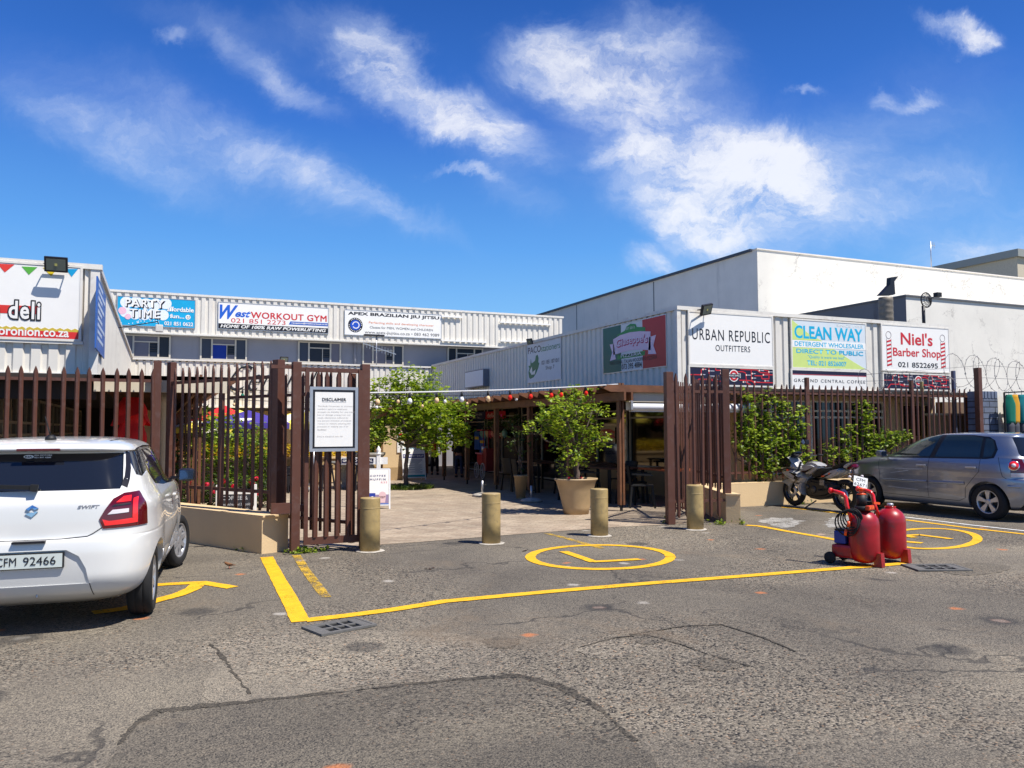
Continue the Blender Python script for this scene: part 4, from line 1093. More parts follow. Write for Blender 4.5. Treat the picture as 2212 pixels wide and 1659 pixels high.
MB().box(-14, -2.9, 15.6, 15.8, 0, 2.3).build('street_wall', mat('shade_dark_interior', S(36, 32, 30), .8), t, world=True)
for k in range(6):
    y0 = 14.7 + k * 2.6
    pn = MB().box(-2.45, -2.42, y0, y0 + 2.45, .3, 2.2).build('shopfront_pane', M['shopglass'], t, world=True)
    mb = MB()
    for z in (.3, 1.45, 1.68, 2.16): mb.box(-2.42, -2.37, y0, y0 + 2.45, z, z + .05)
    for y in (y0, y0 + .8, y0 + 1.6, y0 + 2.4): mb.box(-2.419, -2.372, y, y + .05, .3, 2.2)
    mb.build('pane_frame', cmat(150, 142, 128), pn, world=True)
mb = MB(); mb.lathe([(.13, .0), (.13, 1.95), (.16, 1.96), (.16, 2.3)], 24, (.12, 16.2, 0)); mb.build('column', cmat(225, 218, 205), t, world=True)

# ---------------- back building: lower veranda fascia and upper storey
t = thing('gym_building', 'two storey grey building across the back with three long signs', 'building', (0, 32, 0))
MB().box(-1.0, 10.0, 30.45, 32.3, 3.97, 4.02).build('lower_roof', M['roofsheet'], t, world=True)
clad(t, 'lower_cladding', (-.95, 30.45), (9.96, 30.45), 2.42, 4.0, (0, -1, 0))
mb = MB(); mb.box(-.94, 9.93, 30.37, 30.56, 4.0, 4.06); mb.box(-.94, 9.93, 30.385, 30.47, 2.36, 2.42); mb.build('lower_capping', M['capping'], t, world=True)
MB().box(-1.0, 10.0, 30.45, 32.3, 2.28, 2.34).build('veranda_ceiling', M['shadeceil'], t, world=True)
MB().box(-14, 17, 32.36, 36, 0, 5.3).build('wall', M['greywall'], t, world=True)
MB().box(-14, 16.6, 32.02, 36, 5.12, 6.55).build('upper_parapet', M['roofsheet'], t, world=True)
clad(t, 'upper_cladding', (-14, 32.0), (16.6, 32.0), 5.15, 6.56, (0, -1, 0), pitch=.26, depth=.04)
MB().box(-14, 16.66, 31.94, 32.16, 6.56, 6.64).build('upper_capping', M['capping'], t, world=True)
MB().box(-14, 16.66, 31.93, 32.36, 5.09, 5.15).build('upper_flashing', M['capping'], t, world=True)
MB().box(-14, 10.7, 32.2, 32.355, 0, 2.28).build('veranda_wall', mat('shade_dark_interior', S(36, 32, 30), .8), t, world=True)
for xa_, xb_ in ((-.6, .2), (3.3, 5.2), (7.2, 8.4)): MB().box(xa_, xb_, 32.05, 32.2, 0, 2.28).build('cream_panel', M['cream'], t, world=True)
for xa_, xb_ in ((.3, 3.2), (5.3, 7.1), (8.5, 10.4)):
    pn = MB().box(xa_, xb_, 32.15, 32.199, .1, 2.1).build('veranda_pane', M['shopglass'], t, world=True)
    mb = MB()
    for x in (xa_, (xa_ + xb_) / 2, xb_ - .06): mb.box(x, x + .06, 32.1, 32.148, .1, 2.1)
    for z in (.1, 1.7, 2.05): mb.box(xa_, xb_, 32.102, 32.146, z, z + .05)
    mb.build('pane_frame', cmat(180, 172, 158), pn, world=True)
bar_ = [(1130, 322, 1305, .06), (1130, 530, 1515, .05), (1630, 372, 2065, .06), (1630, 533, 1890, .05)]
for xa, yy, xb, h in bar_:
    p = PY(*zC(xa, yy), 31.9); q = PY(*zC(xb, yy), 31.9); MB().box(p.x, q.x, 31.86, 31.955, p.z - h / 2, p.z + h / 2).build('sign_rail', M['white'], t, world=True)
# windows of the upper storey
gl = [cmat(70, 78, 92, 15), cmat(120, 118, 128, 15), cmat(48, 56, 66, 12), cmat(30, 60, 150, 30)]
def upwin(xl, xr, pat):
    z0, z1 = 4.22, 5.07
    wd = xr - xl
    wo = MB().box(xl, xr, 32.3, 32.352, z0 - .05, z0).build('window', M['white'], t, world=True)
    fr_ = MB(); c = [0, .235, .245 + .5, 1]
    xs = [xl, xl + wd * .24, xl + wd * .76, xr]
    for x in xs: fr_.box(x - .03, x + .03, 32.27, 32.345, z0, z1)
    for z in (z0, z1 - .05): fr_.box(xl + .03, xr - .03, 32.275, 32.34, z, z + .05)
    fr_.box(xs[1], xs[2], 32.276, 32.339, z0 + .58, z0 + .62); fr_.box(xl + wd * .56, xl + wd * .575, 32.277, 32.338, z0 + .05, z0 + .58)
    fr_.build('frame', cmat(205, 195, 178), wo, world=True)
    for i, (a_, b_, za, zb) in enumerate(((xs[0], xs[1], z0, z1), (xs[1], xs[2], z0 + .6, z1), (xs[1], xl + wd * .565, z0, z0 + .6), (xl + wd * .565, xs[2], z0 + .22, z0 + .6), (xl + wd * .565, xs[2], z0, z0 + .22), (xs[2], xs[3], z0, z1))):
        MB().box(a_, b_, 32.31, 32.33, za, zb).build('pane', gl[pat[i]], wo, world=True)
    lv = MB()
    for k in range(4): lv.box(xl + wd * .58, xs[2] - .04, 32.285, 32.31, z0 + .27 + k * .09, z0 + .29 + k * .09)
    lv.build('louvre', cmat(60, 55, 52), wo, world=True)


Y_ = 32.3
WX = [(PY(*zB(175, 620), Y_).x, PY(*zB(635, 620), Y_).x, (1, 1, 1, 2, 0, 2)), (PY(*zB(930, 650), Y_).x, PY(*zB(1362, 650), Y_).x, (0, 1, 3, 2, 1, 0)),
      (PY(*zB(1862, 690), Y_).x, PY(*zC(262, 620), Y_).x, (0, 2, 2, 2, 0, 1)), (PY(*zC(458, 640), Y_).x, PY(*zC(798, 640), Y_).x, (1, 1, 1, 2, 1, 0)), (PY(*zC(1186, 640), Y_).x, PY(*zC(1480, 640), Y_).x, (2, 2, 2, 2, 2, 2))]
for q in WX: upwin(*q)
pd = PY(*zC(388, 620), 32.3)
MB().cyl((pd.x, 32.28, 4.05), (pd.x, 32.28, 5.1), .05, n=10).build('downpipe', M['greywall'], t, world=True)
# script lettering on the lower fascia
st_ = thing('wall_lettering', 'black script lettering across the white corrugated fascia behind the gate', 'sign', (0, 30.39, 0))
p0_ = PY(*zH(480, 322), 30.39); p1_ = PY(*zH(1165, 322), 30.39)
text('Central', p0_.x, p0_.z, p1_.x - p0_.x, .95, M['black'], st_, bold=-.012, shear=.6, y=-.005)

# ---------------- white warehouse, lower block and far building
t = thing('warehouse', 'large white plastered warehouse with cracked paint behind the right shops', 'building', (20.9, 24, 0))
XW, YW, HW = 20.9, 24.0, 8.42
mb = MB(); mb.add([(XW, YW, 0), (XW, YW, HW), (XW, 60, HW), (XW, 60, 0)], [(0, 1, 2, 3)]); mb.build('side_wall', M['shadewall'], t, world=True)
MB().box(XW + .01, 75, YW, 60, 0, HW).build('front_wall', M['whitewall'], t, world=True)
mb = MB(); mb.box(XW - .12, XW + .18, YW + .25, 60, HW - .02, HW + .07); mb.build('roof_edge', cmat(58, 60, 72), t, world=True)
MB().box(XW - .03, 75, YW - .04, YW + .25, HW, HW + .05).build('parapet_coping', M['shadewall'], t, world=True)
mb = MB()
for y in (31.0, 38.5, 46): mb.box(XW - .012, XW, y, y + .05, .5, HW - .05)
mb.build('wall_joint', cmat(70, 70, 74), t, world=True)
t = thing('annexe_block', 'lower white block with a black stained side wall in front of the warehouse', 'building', (21.6, 18, 0))
XA, YA, HA = 21.5, 17.9, 5.70
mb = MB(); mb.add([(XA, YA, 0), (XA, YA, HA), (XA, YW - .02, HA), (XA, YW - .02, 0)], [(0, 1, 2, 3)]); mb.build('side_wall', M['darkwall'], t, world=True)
MB().box(XA + .01, 60, YA, YW - .02, 0, HA).build('front_wall', M['whitewall'], t, world=True)
mb = MB(); mb.box(XA - .05, 60, YA - .05, YA + .2, HA, HA + .05); mb.box(XA - .05, XA + .2, YA + .2, YW - .03, HA, HA + .05); mb.build('parapet_coping', cmat(96, 96, 98), t, world=True)
t = thing('distant_building', 'small flat roofed building showing over the warehouse at far right', 'building', (53, 62, 0))
p = PY(*zF(1757, 226), 62); q = PY(*zF(1250, 325), 90)
MB().box(p.x, p.x + 30, 62, 110, 0, p.z).build('walls', mat('far_block', S(196, 184, 160), .8), t, world=True)
MB().box(p.x - .4, p.x + 30.4, 61.6, 110, p.z, p.z + .9).build('roof_slab', cmat(150, 150, 140), t, world=True)

# ---------------- things on the roofs
t = thing('flue', 'black steel flue with a square cowl on a coiled metal chimney', 'chimney', tuple(PY(*zF(555, 800), 16.5)))
o = PY(*zF(555, 800), 16.5)
Z = lambda x, y: PY(*zF(x, y), 16.5) - o
mb = MB(); r_ = (Z(600, 700).x - Z(510, 700).x) / 2
pr = [(r_, -1.2)]
zt_ = Z(555, 600).z
k = -1.2
while k < zt_: pr += [(r_, k), (r_ * 1.05, k + .03), (r_, k + .06)]; k += .17
mb.lathe(pr + [(r_, zt_)], 20); mb.build('stack', mat('rusty_flue', S(120, 112, 100), .6, .3, var=.3), t)
mb = MB(); pl = [Z(483, 582), Z(595, 580), Z(620, 572), Z(612, 455), Z(648, 408), Z(577, 418), Z(574, 485)]
mb.prism([(p.x, p.z) for p in pl], lambda a, b, q: (a, -.07 + q, b), .14); mb.build('cowl', M['black'], t)

t = thing('satellite_dish', 'round mesh satellite dish on a pole above the barber sign', 'satellite dish', tuple(PY(*zF(900, 830), 15.5)))
o = PY(*zF(900, 830), 15.5); Z = lambda x, y: PY(*zF(x, y), 15.5) - o
MB().cyl((0, 0, -.3), (0, 0, Z(0, 600).z), .045, n=10).build('mast', M['black'], t)
c = Z(922, 622); rd = Z(922, 556).z - c.z
mb = MB()
for a_ in range(0, 180, 20):
    mb.tube([(c.x + rd * k * math.cos(R(a_)), -.12 + .12 * k * k, c.z + rd * k * math.sin(R(a_))) for k in (-1, -.66, -.33, 0, .33, .66, 1)], .007, 5)
for f in (.25, .5, .75): mb.tube([(c.x + rd * f * math.cos(R(a_)), -.12 + .12 * f * f, c.z + rd * f * math.sin(R(a_))) for a_ in range(0, 360, 20)], .006, 5, closed=True)
mb.build('mesh_dish', M['black'], t)
mb = MB(); mb.tube([(c.x + rd * math.cos(R(a_)), 0, c.z + rd * math.sin(R(a_))) for a_ in range(0, 360, 12)], .018, 6, closed=True); mb.build('rim', M['black'], t)
MB().box(c.x - .12, c.x + .05, -.45, -.32, c.z + .02, c.z + .14).build('receiver', M['blackplastic'], t)
MB().bar((c.x, -.1, c.z), (c.x - .03, -.38, c.z + .08), .02, .02).build('receiver_arm', M['blackplastic'], t)

def antenna(label, foot, h, els, name='antenna'):
    t = thing(name, label, 'antenna', foot)
    MB().cyl((0, 0, 0), (0, 0, h), .022, n=8).build('mast', M['aluminium'], t)
    bx, bz, n, L, ang_ = els
    a = (bx, 0, bz); d = Vector((math.cos(ang_), .2, math.sin(ang_))).normalized()
    mb = MB(); mb.bar(a, Vector(a) + d * L, .025, .025); mb.build('boom', M['aluminium'], t)
    mb = MB()
    for k in range(n):
        p = Vector(a) + d * (L * (k + .3) / n); mb.bar(p - Vector((0, 0, .14)), p + Vector((0, 0, .14)), .014, .014)
    mb.build('elements', M['aluminium'], t)
    return t


p = PY(*zC(572, 725), 31.0); hz = PY(*zC(572, 480), 31.0).z - p.z
antenna('tall television antenna mast in front of the fourth upper window', (p.x, 31.0, 4.0), hz + p.z - 4.0, (-.55, .95, 11, 1.5, -.25))
MB().box(-.5, .3, -.1, .1, hz + p.z - 4.05, hz + p.z - 4.0).build('top_cross', M['black'], bpy.data.objects['antenna'])
p = PY(*zF(968, 290), 24.3); antenna('small antenna on the warehouse roof', (p.x, 24.3, HW), 1.3, (0, 1.15, 3, .4, 0))

# floodlights
def flood(label, loc, rz, s=1.0, tilt=35):
    t = thing('floodlight', label, 'floodlight', loc, rz, group='black led floodlights')
    rt_ = Matrix.Rotation(R(tilt), 4, 'X')
    mb = MB(); mb.bevbox(-.19 * s, .19 * s, -.045 * s, .02 * s, -.14 * s, .14 * s, .012 * s); mb.v = [tuple(rt_ @ Vector(v)) for v in mb.v]; mb.build('housing', M['black'], t)
    mb = MB(); mb.box(-.155 * s, .155 * s, -.048 * s, -.044 * s, -.105 * s, .105 * s); mb.v = [tuple(rt_ @ Vector(v)) for v in mb.v]; mb.build('lens', cmat(120, 124, 110, 20), t)
    mb = MB(); mb.box(-.022 * s, .022 * s, -.052 * s, -.049 * s, -.022 * s, .022 * s); mb.v = [tuple(rt_ @ Vector(v)) for v in mb.v]; mb.build('emitter', cmat(225, 215, 120), t)
    mb = MB()
    for x in (-.2 * s, .2 * s): mb.bar((x, 0, 0), (x * .9, .12 * s, .02 * s), .02 * s, .012 * s)
    mb.bar((-.18 * s, .12 * s, .02 * s), (.18 * s, .12 * s, .02 * s), .02, .02); mb.build('bracket', M['blackplastic'], t)
    return t


p = PY(*zA(602, 205), 13.66); flood('black floodlight with a shiny lens over the deli sign', tuple(p), R(0), .82, 22)
p = PY(*zE(558, 708), 13.66); f_ = flood('black floodlight over the white outfitters sign', tuple(p), R(12), .85, 25); f_.rotation_euler = (0, R(-12), R(12))
p = PX(*zD(148, 478), 9.6); flood('small floodlight seen edge on above the stationers sign', tuple(p), R(-75), .6, 20)
p = PY(*zB(1722, 770), 30.7); flood('tiny floodlight on the lower roof behind the gate', tuple(p), 0, .8, 20)
t = thing('bracket_lamp', 'small white lamp on a long thin arm in front of the party sign', 'lamp', tuple(PX(*zB(150, 466), -.9)))
o = WM[t.name].translation; e = PY(*zB(520, 408), o.y + 1.0) - o
MB().tube([(0, 0, 0), tuple(e)], .012, 6).build('arm', M['black'], t); mb = MB(); mb.bevbox(e.x - .05, e.x + .12, e.y - .07, e.y + .07, e.z - .26, e.z - .08, .02); mb.build('lamp_head', cmat(215, 210, 200), t)
MB().bar(tuple(e), (e.x + .03, e.y, e.z - .1), .02, .02).build('joint', M['black'], t)

# ---------------- far right: slatted gate, grey brick wall, razor wire, clothes rail
t = thing('slatted_gate', 'tan sheet gate behind the right end of the fence', 'gate', (17.4, 13.6, 0))
MB().box(17.0, 19.6, 13.6, 13.66, .05, 1.85).build('panel', M['creamlow'], t, world=True)
MB().box(16.95, 19.65, 13.57, 13.69, 1.85, 1.9).build('top_rail', cmat(215, 200, 170), t, world=True)
t = thing('boundary_wall', 'brown plastered boundary wall under the barber sign', 'wall', (17.0, 14.1, 0)); MB().box(18.12, 21.6, 14.1, 14.3, 0, 2.2).build('wall_body', mat('brown_wall', S(120, 98, 78), .8), t, world=True)
t = thing('brick_wall', 'grey painted brick wall at the far right end of the fence', 'wall', (17.7, 12.6, 0))
zR = zc(3650, 1380, 5.185)
xa = PY(*zR(712, 900), 12.55).x; xb = PY(*zR(1120, 900), 12.55).x; zt_ = PY(*zR(760, 850), 12.55).z
MB().box(xa, xb, 12.55, 12.8, 0, zt_).build('wall_body', M['greybrick'], t, world=True)
mb = MB(); n = 6
for k in range(n):
    w_ = (xb - xa) / n; mb.box(xa + k * w_ + .012, xa + (k + 1) * w_ - .012, 12.54, 12.81, zt_, zt_ + .17, bev=.012)
mb.build('coping_bricks', mat('grey_coping', S(104, 114, 134), .7), t, world=True)
MB().box(xb, xb + 2.6, 13.2, 13.4, 0, zt_ + .12).build('end_wall', M['redbrick'], t, world=True)
MB().box(xb, xb + .26, 12.56, 12.79, 0, zt_ + .17).build('white_pier', M['whitewall'], t, world=True)
def steelpost(label, x, y, z0, z1, w_, m):
    t = thing('fence_post', label, 'post', (x, y, z0)); MB().box(-w_ / 2, w_ / 2, -w_ / 2, w_ / 2, 0, z1 - z0, bev=.005).build('shaft', m, t); return t


p = PY(*zR(715, 235), 12.5); steelpost('tall dark steel post at the corner of the grey brick wall', p.x, 12.5, 0, p.z, .12, M['steel'])
p = PY(*zR(225, 295), 13.4); steelpost('blue grey steel post beside the barber sign', p.x, 13.4, 0, p.z, .075, cmat(72, 76, 100))
p = PY(*zF(880, 1370), 13.15); steelpost('thin khaki post in front of the barber sign map', p.x, 13.15, .4, p.z, .06, cmat(140, 124, 80))
t = thing('razor_wire', 'coils of razor wire above the fence and grey brick wall', 'razor wire', (16, 13.2, 2.4))
mb = MB(); rr = random.Random(4)
def coil(x0, x1, zc_, r0, turns, y=13.2):
    pts = []; n = turns * 16
    for i in range(n + 1):
        a_ = 2 * math.pi * turns * i / n; f = i / n; r = r0 * (1 + .18 * math.sin(i * .37))
        pts.append((x0 + (x1 - x0) * f + r * .75 * math.cos(a_ * 1.0), y + .25 * math.sin(a_ * .5), zc_ + r * math.sin(a_) + .05 * math.sin(i * .21)))
    mb.tube(pts, .0055, 4)
    for p_ in pts[::2]:
        mb.bar(Vector(p_) - Vector((.022, 0, .01)), Vector(p_) + Vector((.022, 0, .01)), .012, .012)


coil(14.6, 17.6, 2.55, .26, 9); coil(17.5, 22.5, 2.84, .40, 13)
mb.tube([(14.5, 13.2, 2.75), (18.2, 13.0, 3.05), (22.5, 13.2, 3.0)], .006, 4); mb.tube([(14.5, 13.2, 2.6), (18.2, 13.0, 2.75), (22.5, 13.2, 2.72)], .006, 4)
mb.build('coils', cmat(120, 116, 116), t, world=True)
t = thing('clothes_rail', 'metal rail hung with overalls at the far right edge', 'clothes rail', (19.5, 12.4, 0))
p = PY(*zR(1250, 735), 12.3); q = PY(*zR(1649, 705), 12.3)
mb = MB(); mb.bar((p.x, 12.3, p.z), (q.x + .8, 12.3, q.z + .03), .03, .03); mb.bar((p.x, 12.3, 0), (p.x, 12.3, p.z), .03, .03); mb.bar((q.x + .8, 12.3, 0), (q.x + .8, 12.3, p.z), .03, .03); mb.build('rail', M['blackplastic'], t, world=True)
for k, (xa_, col_, lab) in enumerate(((1345, (0, 110, 90), 'green overall jacket hanging at the left end of the rail'), (1455, (205, 150, 40), 'mustard overall jacket hanging on the rail'), (1600, (0, 105, 115), 'teal overall jacket hanging at the right end of the rail'))):
    c = PY(*zR(xa_, 800), 12.3)
    g_ = thing('overall', lab, 'clothing', (c.x, 12.3, c.z - .02), R(15 * (k - 1)))
    def cloth(zt, zb, w0, w1, w2, m, nm, dep=.07):
        mb = MB(); L = 10; N = 16; vs = []
        for i in range(L + 1):
            f = i / L; z = zt + (zb - zt) * f; w_ = w0 + (w1 - w0) * min(1, f * 3) if f < .33 else w1 + (w2 - w1) * (f - .33) / .67
            for j in range(N):
                a_ = 2 * math.pi * j / N; q_ = 1 + .16 * math.sin(j * 2.4 + k) * f
                vs.append((w_ / 2 * math.cos(a_) * q_, dep * math.sin(a_) * q_, z))
        mb.add(vs, [(i * N + j, i * N + (j + 1) % N, (i + 1) * N + (j + 1) % N, (i + 1) * N + j) for i in range(L) for j in range(N)], True)
        mb.f += [tuple(range(N)), tuple(L * N + j for j in range(N))]; mb.sm += [False, False]; mb.build(nm, m, g_)
    cloth(.05, -.62, .10, .34, .26, cmat(*col_, 80), 'jacket')
    cloth(-.60, -1.6, .22, .2, .16, cmat(70, 72, 80, 80), 'trousers')
    mb = MB(); mb.tube([(0, 0, .05), (0, 0, .12), (.03, 0, .14)], .006, 5); mb.build('hanger_hook', M['chrome'], g_)
# ================================================================== plants
def trunk(mb, base, h, r0, r1, lean=(0, 0), rng=None, n=7, k=8):
    pts = []; rs = []
    for i in range(n + 1):
        f = i / n; pts.append((base[0] + lean[0] * f * f * h + rng.gauss(0, .012), base[1] + lean[1] * f * f * h + rng.gauss(0, .012), base[2] + h * f)); rs.append(r0 + (r1 - r0) * f + (.35 * r0 if i == 0 else 0))
    mb.tube(pts, rs, k); return Vector(pts[-1])


def limbs(mb, start, ends, r, rng):
    for e in ends:
        e = Vector(e); m = start.lerp(e, .5) + Vector((rng.gauss(0, .06), rng.gauss(0, .06), rng.gauss(0, .05) + .04))
        mb.tube([start, m, e], [r, r * .6, r * .22], 6)
        for _ in range(4):
            q = m.lerp(e, rng.random()); w_ = q + Vector((rng.gauss(0, .22), rng.gauss(0, .22), rng.gauss(0, .12))) * (e - start).length
            mb.tube([q, w_], [r * .3, r * .1], 5)


def treelike(name, label, cat, loc, th, tr, blobs, m, size, dens, seed, group=None, lean=(0, 0), per=7, tm=None, flat=.35):
    """blobs: (dx, dy, z, rx, ry, rz) crown masses relative to loc"""
    rng = random.Random(seed); t = thing(name, label, cat, loc, 0, group)
    mb = MB(); top = trunk(mb, (0, 0, 0), th, tr, tr * .55, lean, rng)
    limbs(mb, top, [(b[0], b[1], b[2]) for b in blobs], tr * .5, rng); mb.build('trunk', tm or M['bark'], t)
    mb = MB()
    for b in blobs:
        vol = b[3] * b[4] * b[5]; ntw = int(dens * vol ** .75)
        leaves(mb, sprays(rng, (b[0], b[1], b[2]), (b[3], b[4], b[5]), ntw, per, size), size, rng, flat)
    mb.build('crown', m, t); return t


# courtyard tree
o = G(876.5, 1056)
cb = lambda u, v, ru, rv, d=0, ry=None: (lambda c, s: (c.x - o.x + CR.col[0].x * 0 + .403 * d, c.y - o.y + .915 * d, c.z - o.z, ru * s, (ry or ru) * s, rv * s))(cpt(u, v, o), ((o - Vector((0, 0, CAMZ))).dot(-CR.col[2])) / 1726)
def cpt(u, v, o):
    """point on the upright plane through o that faces the street"""
    d = ray(u, v); n = Vector((.403, .915, 0)); k = n.dot(Vector((o.x, o.y, 0))) / n.dot(d); return Vector((0, 0, CAMZ)) + d * k


bl_t = [(835, 845, 34, 30), (880, 818, 26, 28), (925, 835, 30, 32, .3), (845, 890, 42, 34), (905, 885, 40, 34), (950, 905, 42, 36, -.3), (890, 935, 50, 28, .3), (965, 930, 38, 30, .2), (995, 885, 24, 18, -.2), (1000, 945, 20, 26, .1), (830, 940, 30, 18), (940, 955, 30, 22, -.4), (855, 820, 18, 16), (870, 870, 40, 40, .8), (930, 880, 46, 40, .8)]
treelike('courtyard_tree', 'leafy young tree growing in the paved courtyard behind the coffee board', 'tree', tuple(o), 1.1, .075, [cb(*q) for q in bl_t], M['leaf'], .085, 640, 11, lean=(.03, 0), per=8)
def grassclump(name, label, cat, loc, r, h, n, seed, m=None, group=None, w_=.012, sq=1.0):
    rng = random.Random(seed); t = thing(name, label, cat, loc, 0, group); mb = MB()
    for _ in range(n):
        a = rng.uniform(0, 6.283); q = r * math.sqrt(rng.random()); p = Vector((q * math.cos(a), q * math.sin(a) * sq, 0)); hh = h * rng.uniform(.4, 1)
        d = Vector((rng.gauss(0, .5), rng.gauss(0, .5), 1)); s_ = Vector((-math.sin(a * 3), math.cos(a * 3), 0)) * w_
        mb.add([p - s_, p + s_, p + d * hh * .6 + s_ * .8, p + Vector((d.x * 1.6, d.y * 1.6, .9)) * hh, p + d * hh * .6 - s_ * .8], [(0, 1, 2, 4), (4, 2, 3)])
    mb.build('blades', m or M['grass'], t); return t


grassclump('grass_tuft', 'patch of rough grass round the foot of the courtyard tree', 'grass', (o.x, o.y, .01), .75, .16, 900, 3, w_=.014, sq=.8)

# big planter with tree
o = Vector((7.0, 12.98, .004)); t = thing('planter_pot', 'large tan oval planter pot in front of the right shops, chipped at its foot', 'planter', tuple(o))
MB().lathe([(.235, 0), (.26, .12), (.33, .42), (.385, .60), (.415, .62), (.415, .645), (.385, .648), (.36, .60), (.34, .56)], 40, sx=1.0, sy=.8).build('pot_body', M['pot'], t)
MB().lathe([(.35, .57), (.2, .59), (.01, .6)], 20, sx=1, sy=.8).build('soil', M['soil'], t)
mb = MB(); rng = random.Random(2)
for _ in range(6): leaves(mb, [(rng.uniform(-.3, .1), rng.uniform(-.2, .1), .62 + rng.random() * .05)] * 3, .05, rng)
mb.build('pink_flowers', M['petal'], t)
o = o + Vector((.03, 0, .58))
bl_p = [(1190, 880, 34, 24), (1235, 865, 34, 26, .1), (1280, 885, 34, 22), (1215, 912, 46, 30), (1262, 920, 40, 28, .2), (1180, 915, 34, 22, -.2), (1150, 922, 20, 12), (1238, 950, 36, 30), (1285, 955, 28, 22, .1), (1308, 950, 20, 14), (1225, 985, 26, 24, -.2), (1258, 850, 22, 18), (1222, 1008, 14, 20), (1262, 990, 26, 22, .2), (1215, 875, 34, 20, -.3), (1205, 950, 22, 20), (1238, 838, 14, 12)]
treelike('potted_tree', 'bushy small leaved tree rising from the large tan planter', 'tree', tuple(o), .55, .045, [cb(*q) for q in bl_p], M['leaf'], .055, 720, 12, per=8)
# small tapered planter
o = Vector((7.44, 16.4, .004)); t = thing('planter_pot', 'slim tan square planter pot in the shade beside a pergola post', 'planter', tuple(o), R(20))
MB().lathe([(.14, 0), (.21, .49), (.225, .5), (.225, .52), (.19, .52), (.18, .47)], 4).build('pot_body', M['pot'], t)
MB().lathe([(.18, .48), (.01, .49)], 4).build('soil', M['soil'], t)
treelike('potted_shrub', 'sparse bare stemmed shrub in the slim tan planter', 'shrub', (o.x, o.y, .48), .45, .022, [(0, 0, .7, .28, .28, .22), (.1, .1, .9, .25, .25, .2), (-.15, 0, .85, .2, .2, .2), (0, 0, .08, .17, .17, .08)], M['leafd'], .045, 420, 5)

# shrubs and roses behind the left gate
def hedge(label, u, y0, y1, ru, z, m, seed, size=.06, dens=500, group=None, depth=.5, name='shrub'):
    k = (u - 1106) / 1726; zz_ = z; x = (.915 * k + .403) * zz_; y = (.915 - .403 * k) * zz_; hh = CAMZ - (y0 - 927) / 1726 * zz_; lo = max(.1, CAMZ - (y1 - 927) / 1726 * zz_)
    w_ = ru / 1726 * zz_; rr = random.Random(seed); bs = []
    n = 6
    for i in range(n):
        f = (i + .5) / n; bs.append((rr.gauss(0, w_ * .3), rr.gauss(0, depth * .3), lo + (hh - lo) * f, w_ * rr.uniform(.65, .95), depth * rr.uniform(.7, 1), (hh - lo) / n * 1.1))
    return treelike(name, label, 'shrub', (x, y, .004), max(.15, lo), .03, bs, m, size, dens, seed, group)


gsh = 'shrubs behind the left fence'
hedge('yellow green shrub filling the gap behind the fence corner post', 440, 890, 1060, 26, 17.2, M['leaf2'], 21, .065, 700, gsh)
hedge('tallest yellow green shrub behind the angled fence, over the white chalkboard', 490, 905, 1070, 34, 17.6, M['leaf2'], 22, .065, 700, gsh)
hedge('loose yellow green shrub with orange tips near the purple umbrella', 545, 925, 1075, 30, 17.8, M['leaf2'], 23, .065, 700, gsh)
hedge('narrow shrub at the right end of the bed behind the angled fence', 585, 948, 1075, 18, 17.9, M['leaf2'], 24, .06, 700, gsh)
hedge('dark leaved shrub behind the mirror of the white car', 385, 955, 1080, 30, 15.6, M['leafd'], 25, .07, 420, gsh)
for i, (u, v, lab) in enumerate(((425, 1050, 'red rose bush by the fence corner post'), (458, 1062, 'rose bush with two large pink red blooms behind the angled fence'), (520, 1060, 'red rose bush directly behind the chalkboard'), (562, 1058, 'red rose bush right of the chalkboard'))):
    z = 16.2; k = (u - 1106) / 1726; x = (.915 * k + .403) * z; y = (.915 - .403 * k) * z
    rr = random.Random(40 + i); t = thing('rose_bush', lab, 'rose bush', (x, y, .004), 0, 'rose bushes behind the left fence')
    mb = MB()
    for _ in range(7): mb.tube([(0, 0, 0), (rr.gauss(0, .12), rr.gauss(0, .12), .25), (rr.gauss(0, .22), rr.gauss(0, .2), .5)], [.012, .009, .005], 5)
    mb.build('stems', M['bark'], t)
    mb = MB(); leaves(mb, sprays(rr, (0, 0, .33), (.36, .3, .3), 110, 7, .05), .055, rr); mb.build('foliage', M['leafd'], t)
    for _ in range(4):
        c = Vector((rr.uniform(-.3, .3), rr.uniform(-.38, -.2), rr.uniform(.28, .62))); mb = MB()
        for _k in range(22):
            d = Vector((rr.gauss(0, 1), rr.gauss(0, 1), rr.gauss(0, 1))).normalized(); q = c + d * .035; s_ = d.orthogonal().normalized() * .03; s2 = d.cross(s_).normalized() * .03
            mb.add([q - s_, q - s2, q + s_ + d * .012, q + s2], [(0, 1, 2, 3)])
        mb.build('rose_bloom', M['petal'], t)

# creepers on the right fence
def creeper(label, bl, stems, seed, dens=560):
    rng = random.Random(seed); c = PY(bl[0][0], bl[0][1], 13.0); t = thing('climbing_plant', label, 'climber', (c.x, 13.0, .46), 0, 'climbers on the right fence')
    mb = MB(); inv = WM[t.name].inverted()
    for st in stems:
        pts = [inv @ PY(u, v, 12.93 + rng.uniform(-.04, .06)) for u, v in st]; mb.tube(pts, [.012] * (len(pts) - 1) + [.005], 5)
    mb.build('stems', M['bark'], t)
    mb = MB()
    for u, v, ru, rv in bl:
        c = inv @ PY(u, v, 12.94); s_ = (PY(u + 10, v, 12.94) - PY(u, v, 12.94)).length / 10
        leaves(mb, sprays(rng, tuple(c), (ru * s_ * .95, .13, rv * s_), int(dens * (ru * s_ * rv * s_) ** .85) + 4, 7, .055), .068, rng)
    mb.build('foliage', M['leaf2'], t); return t


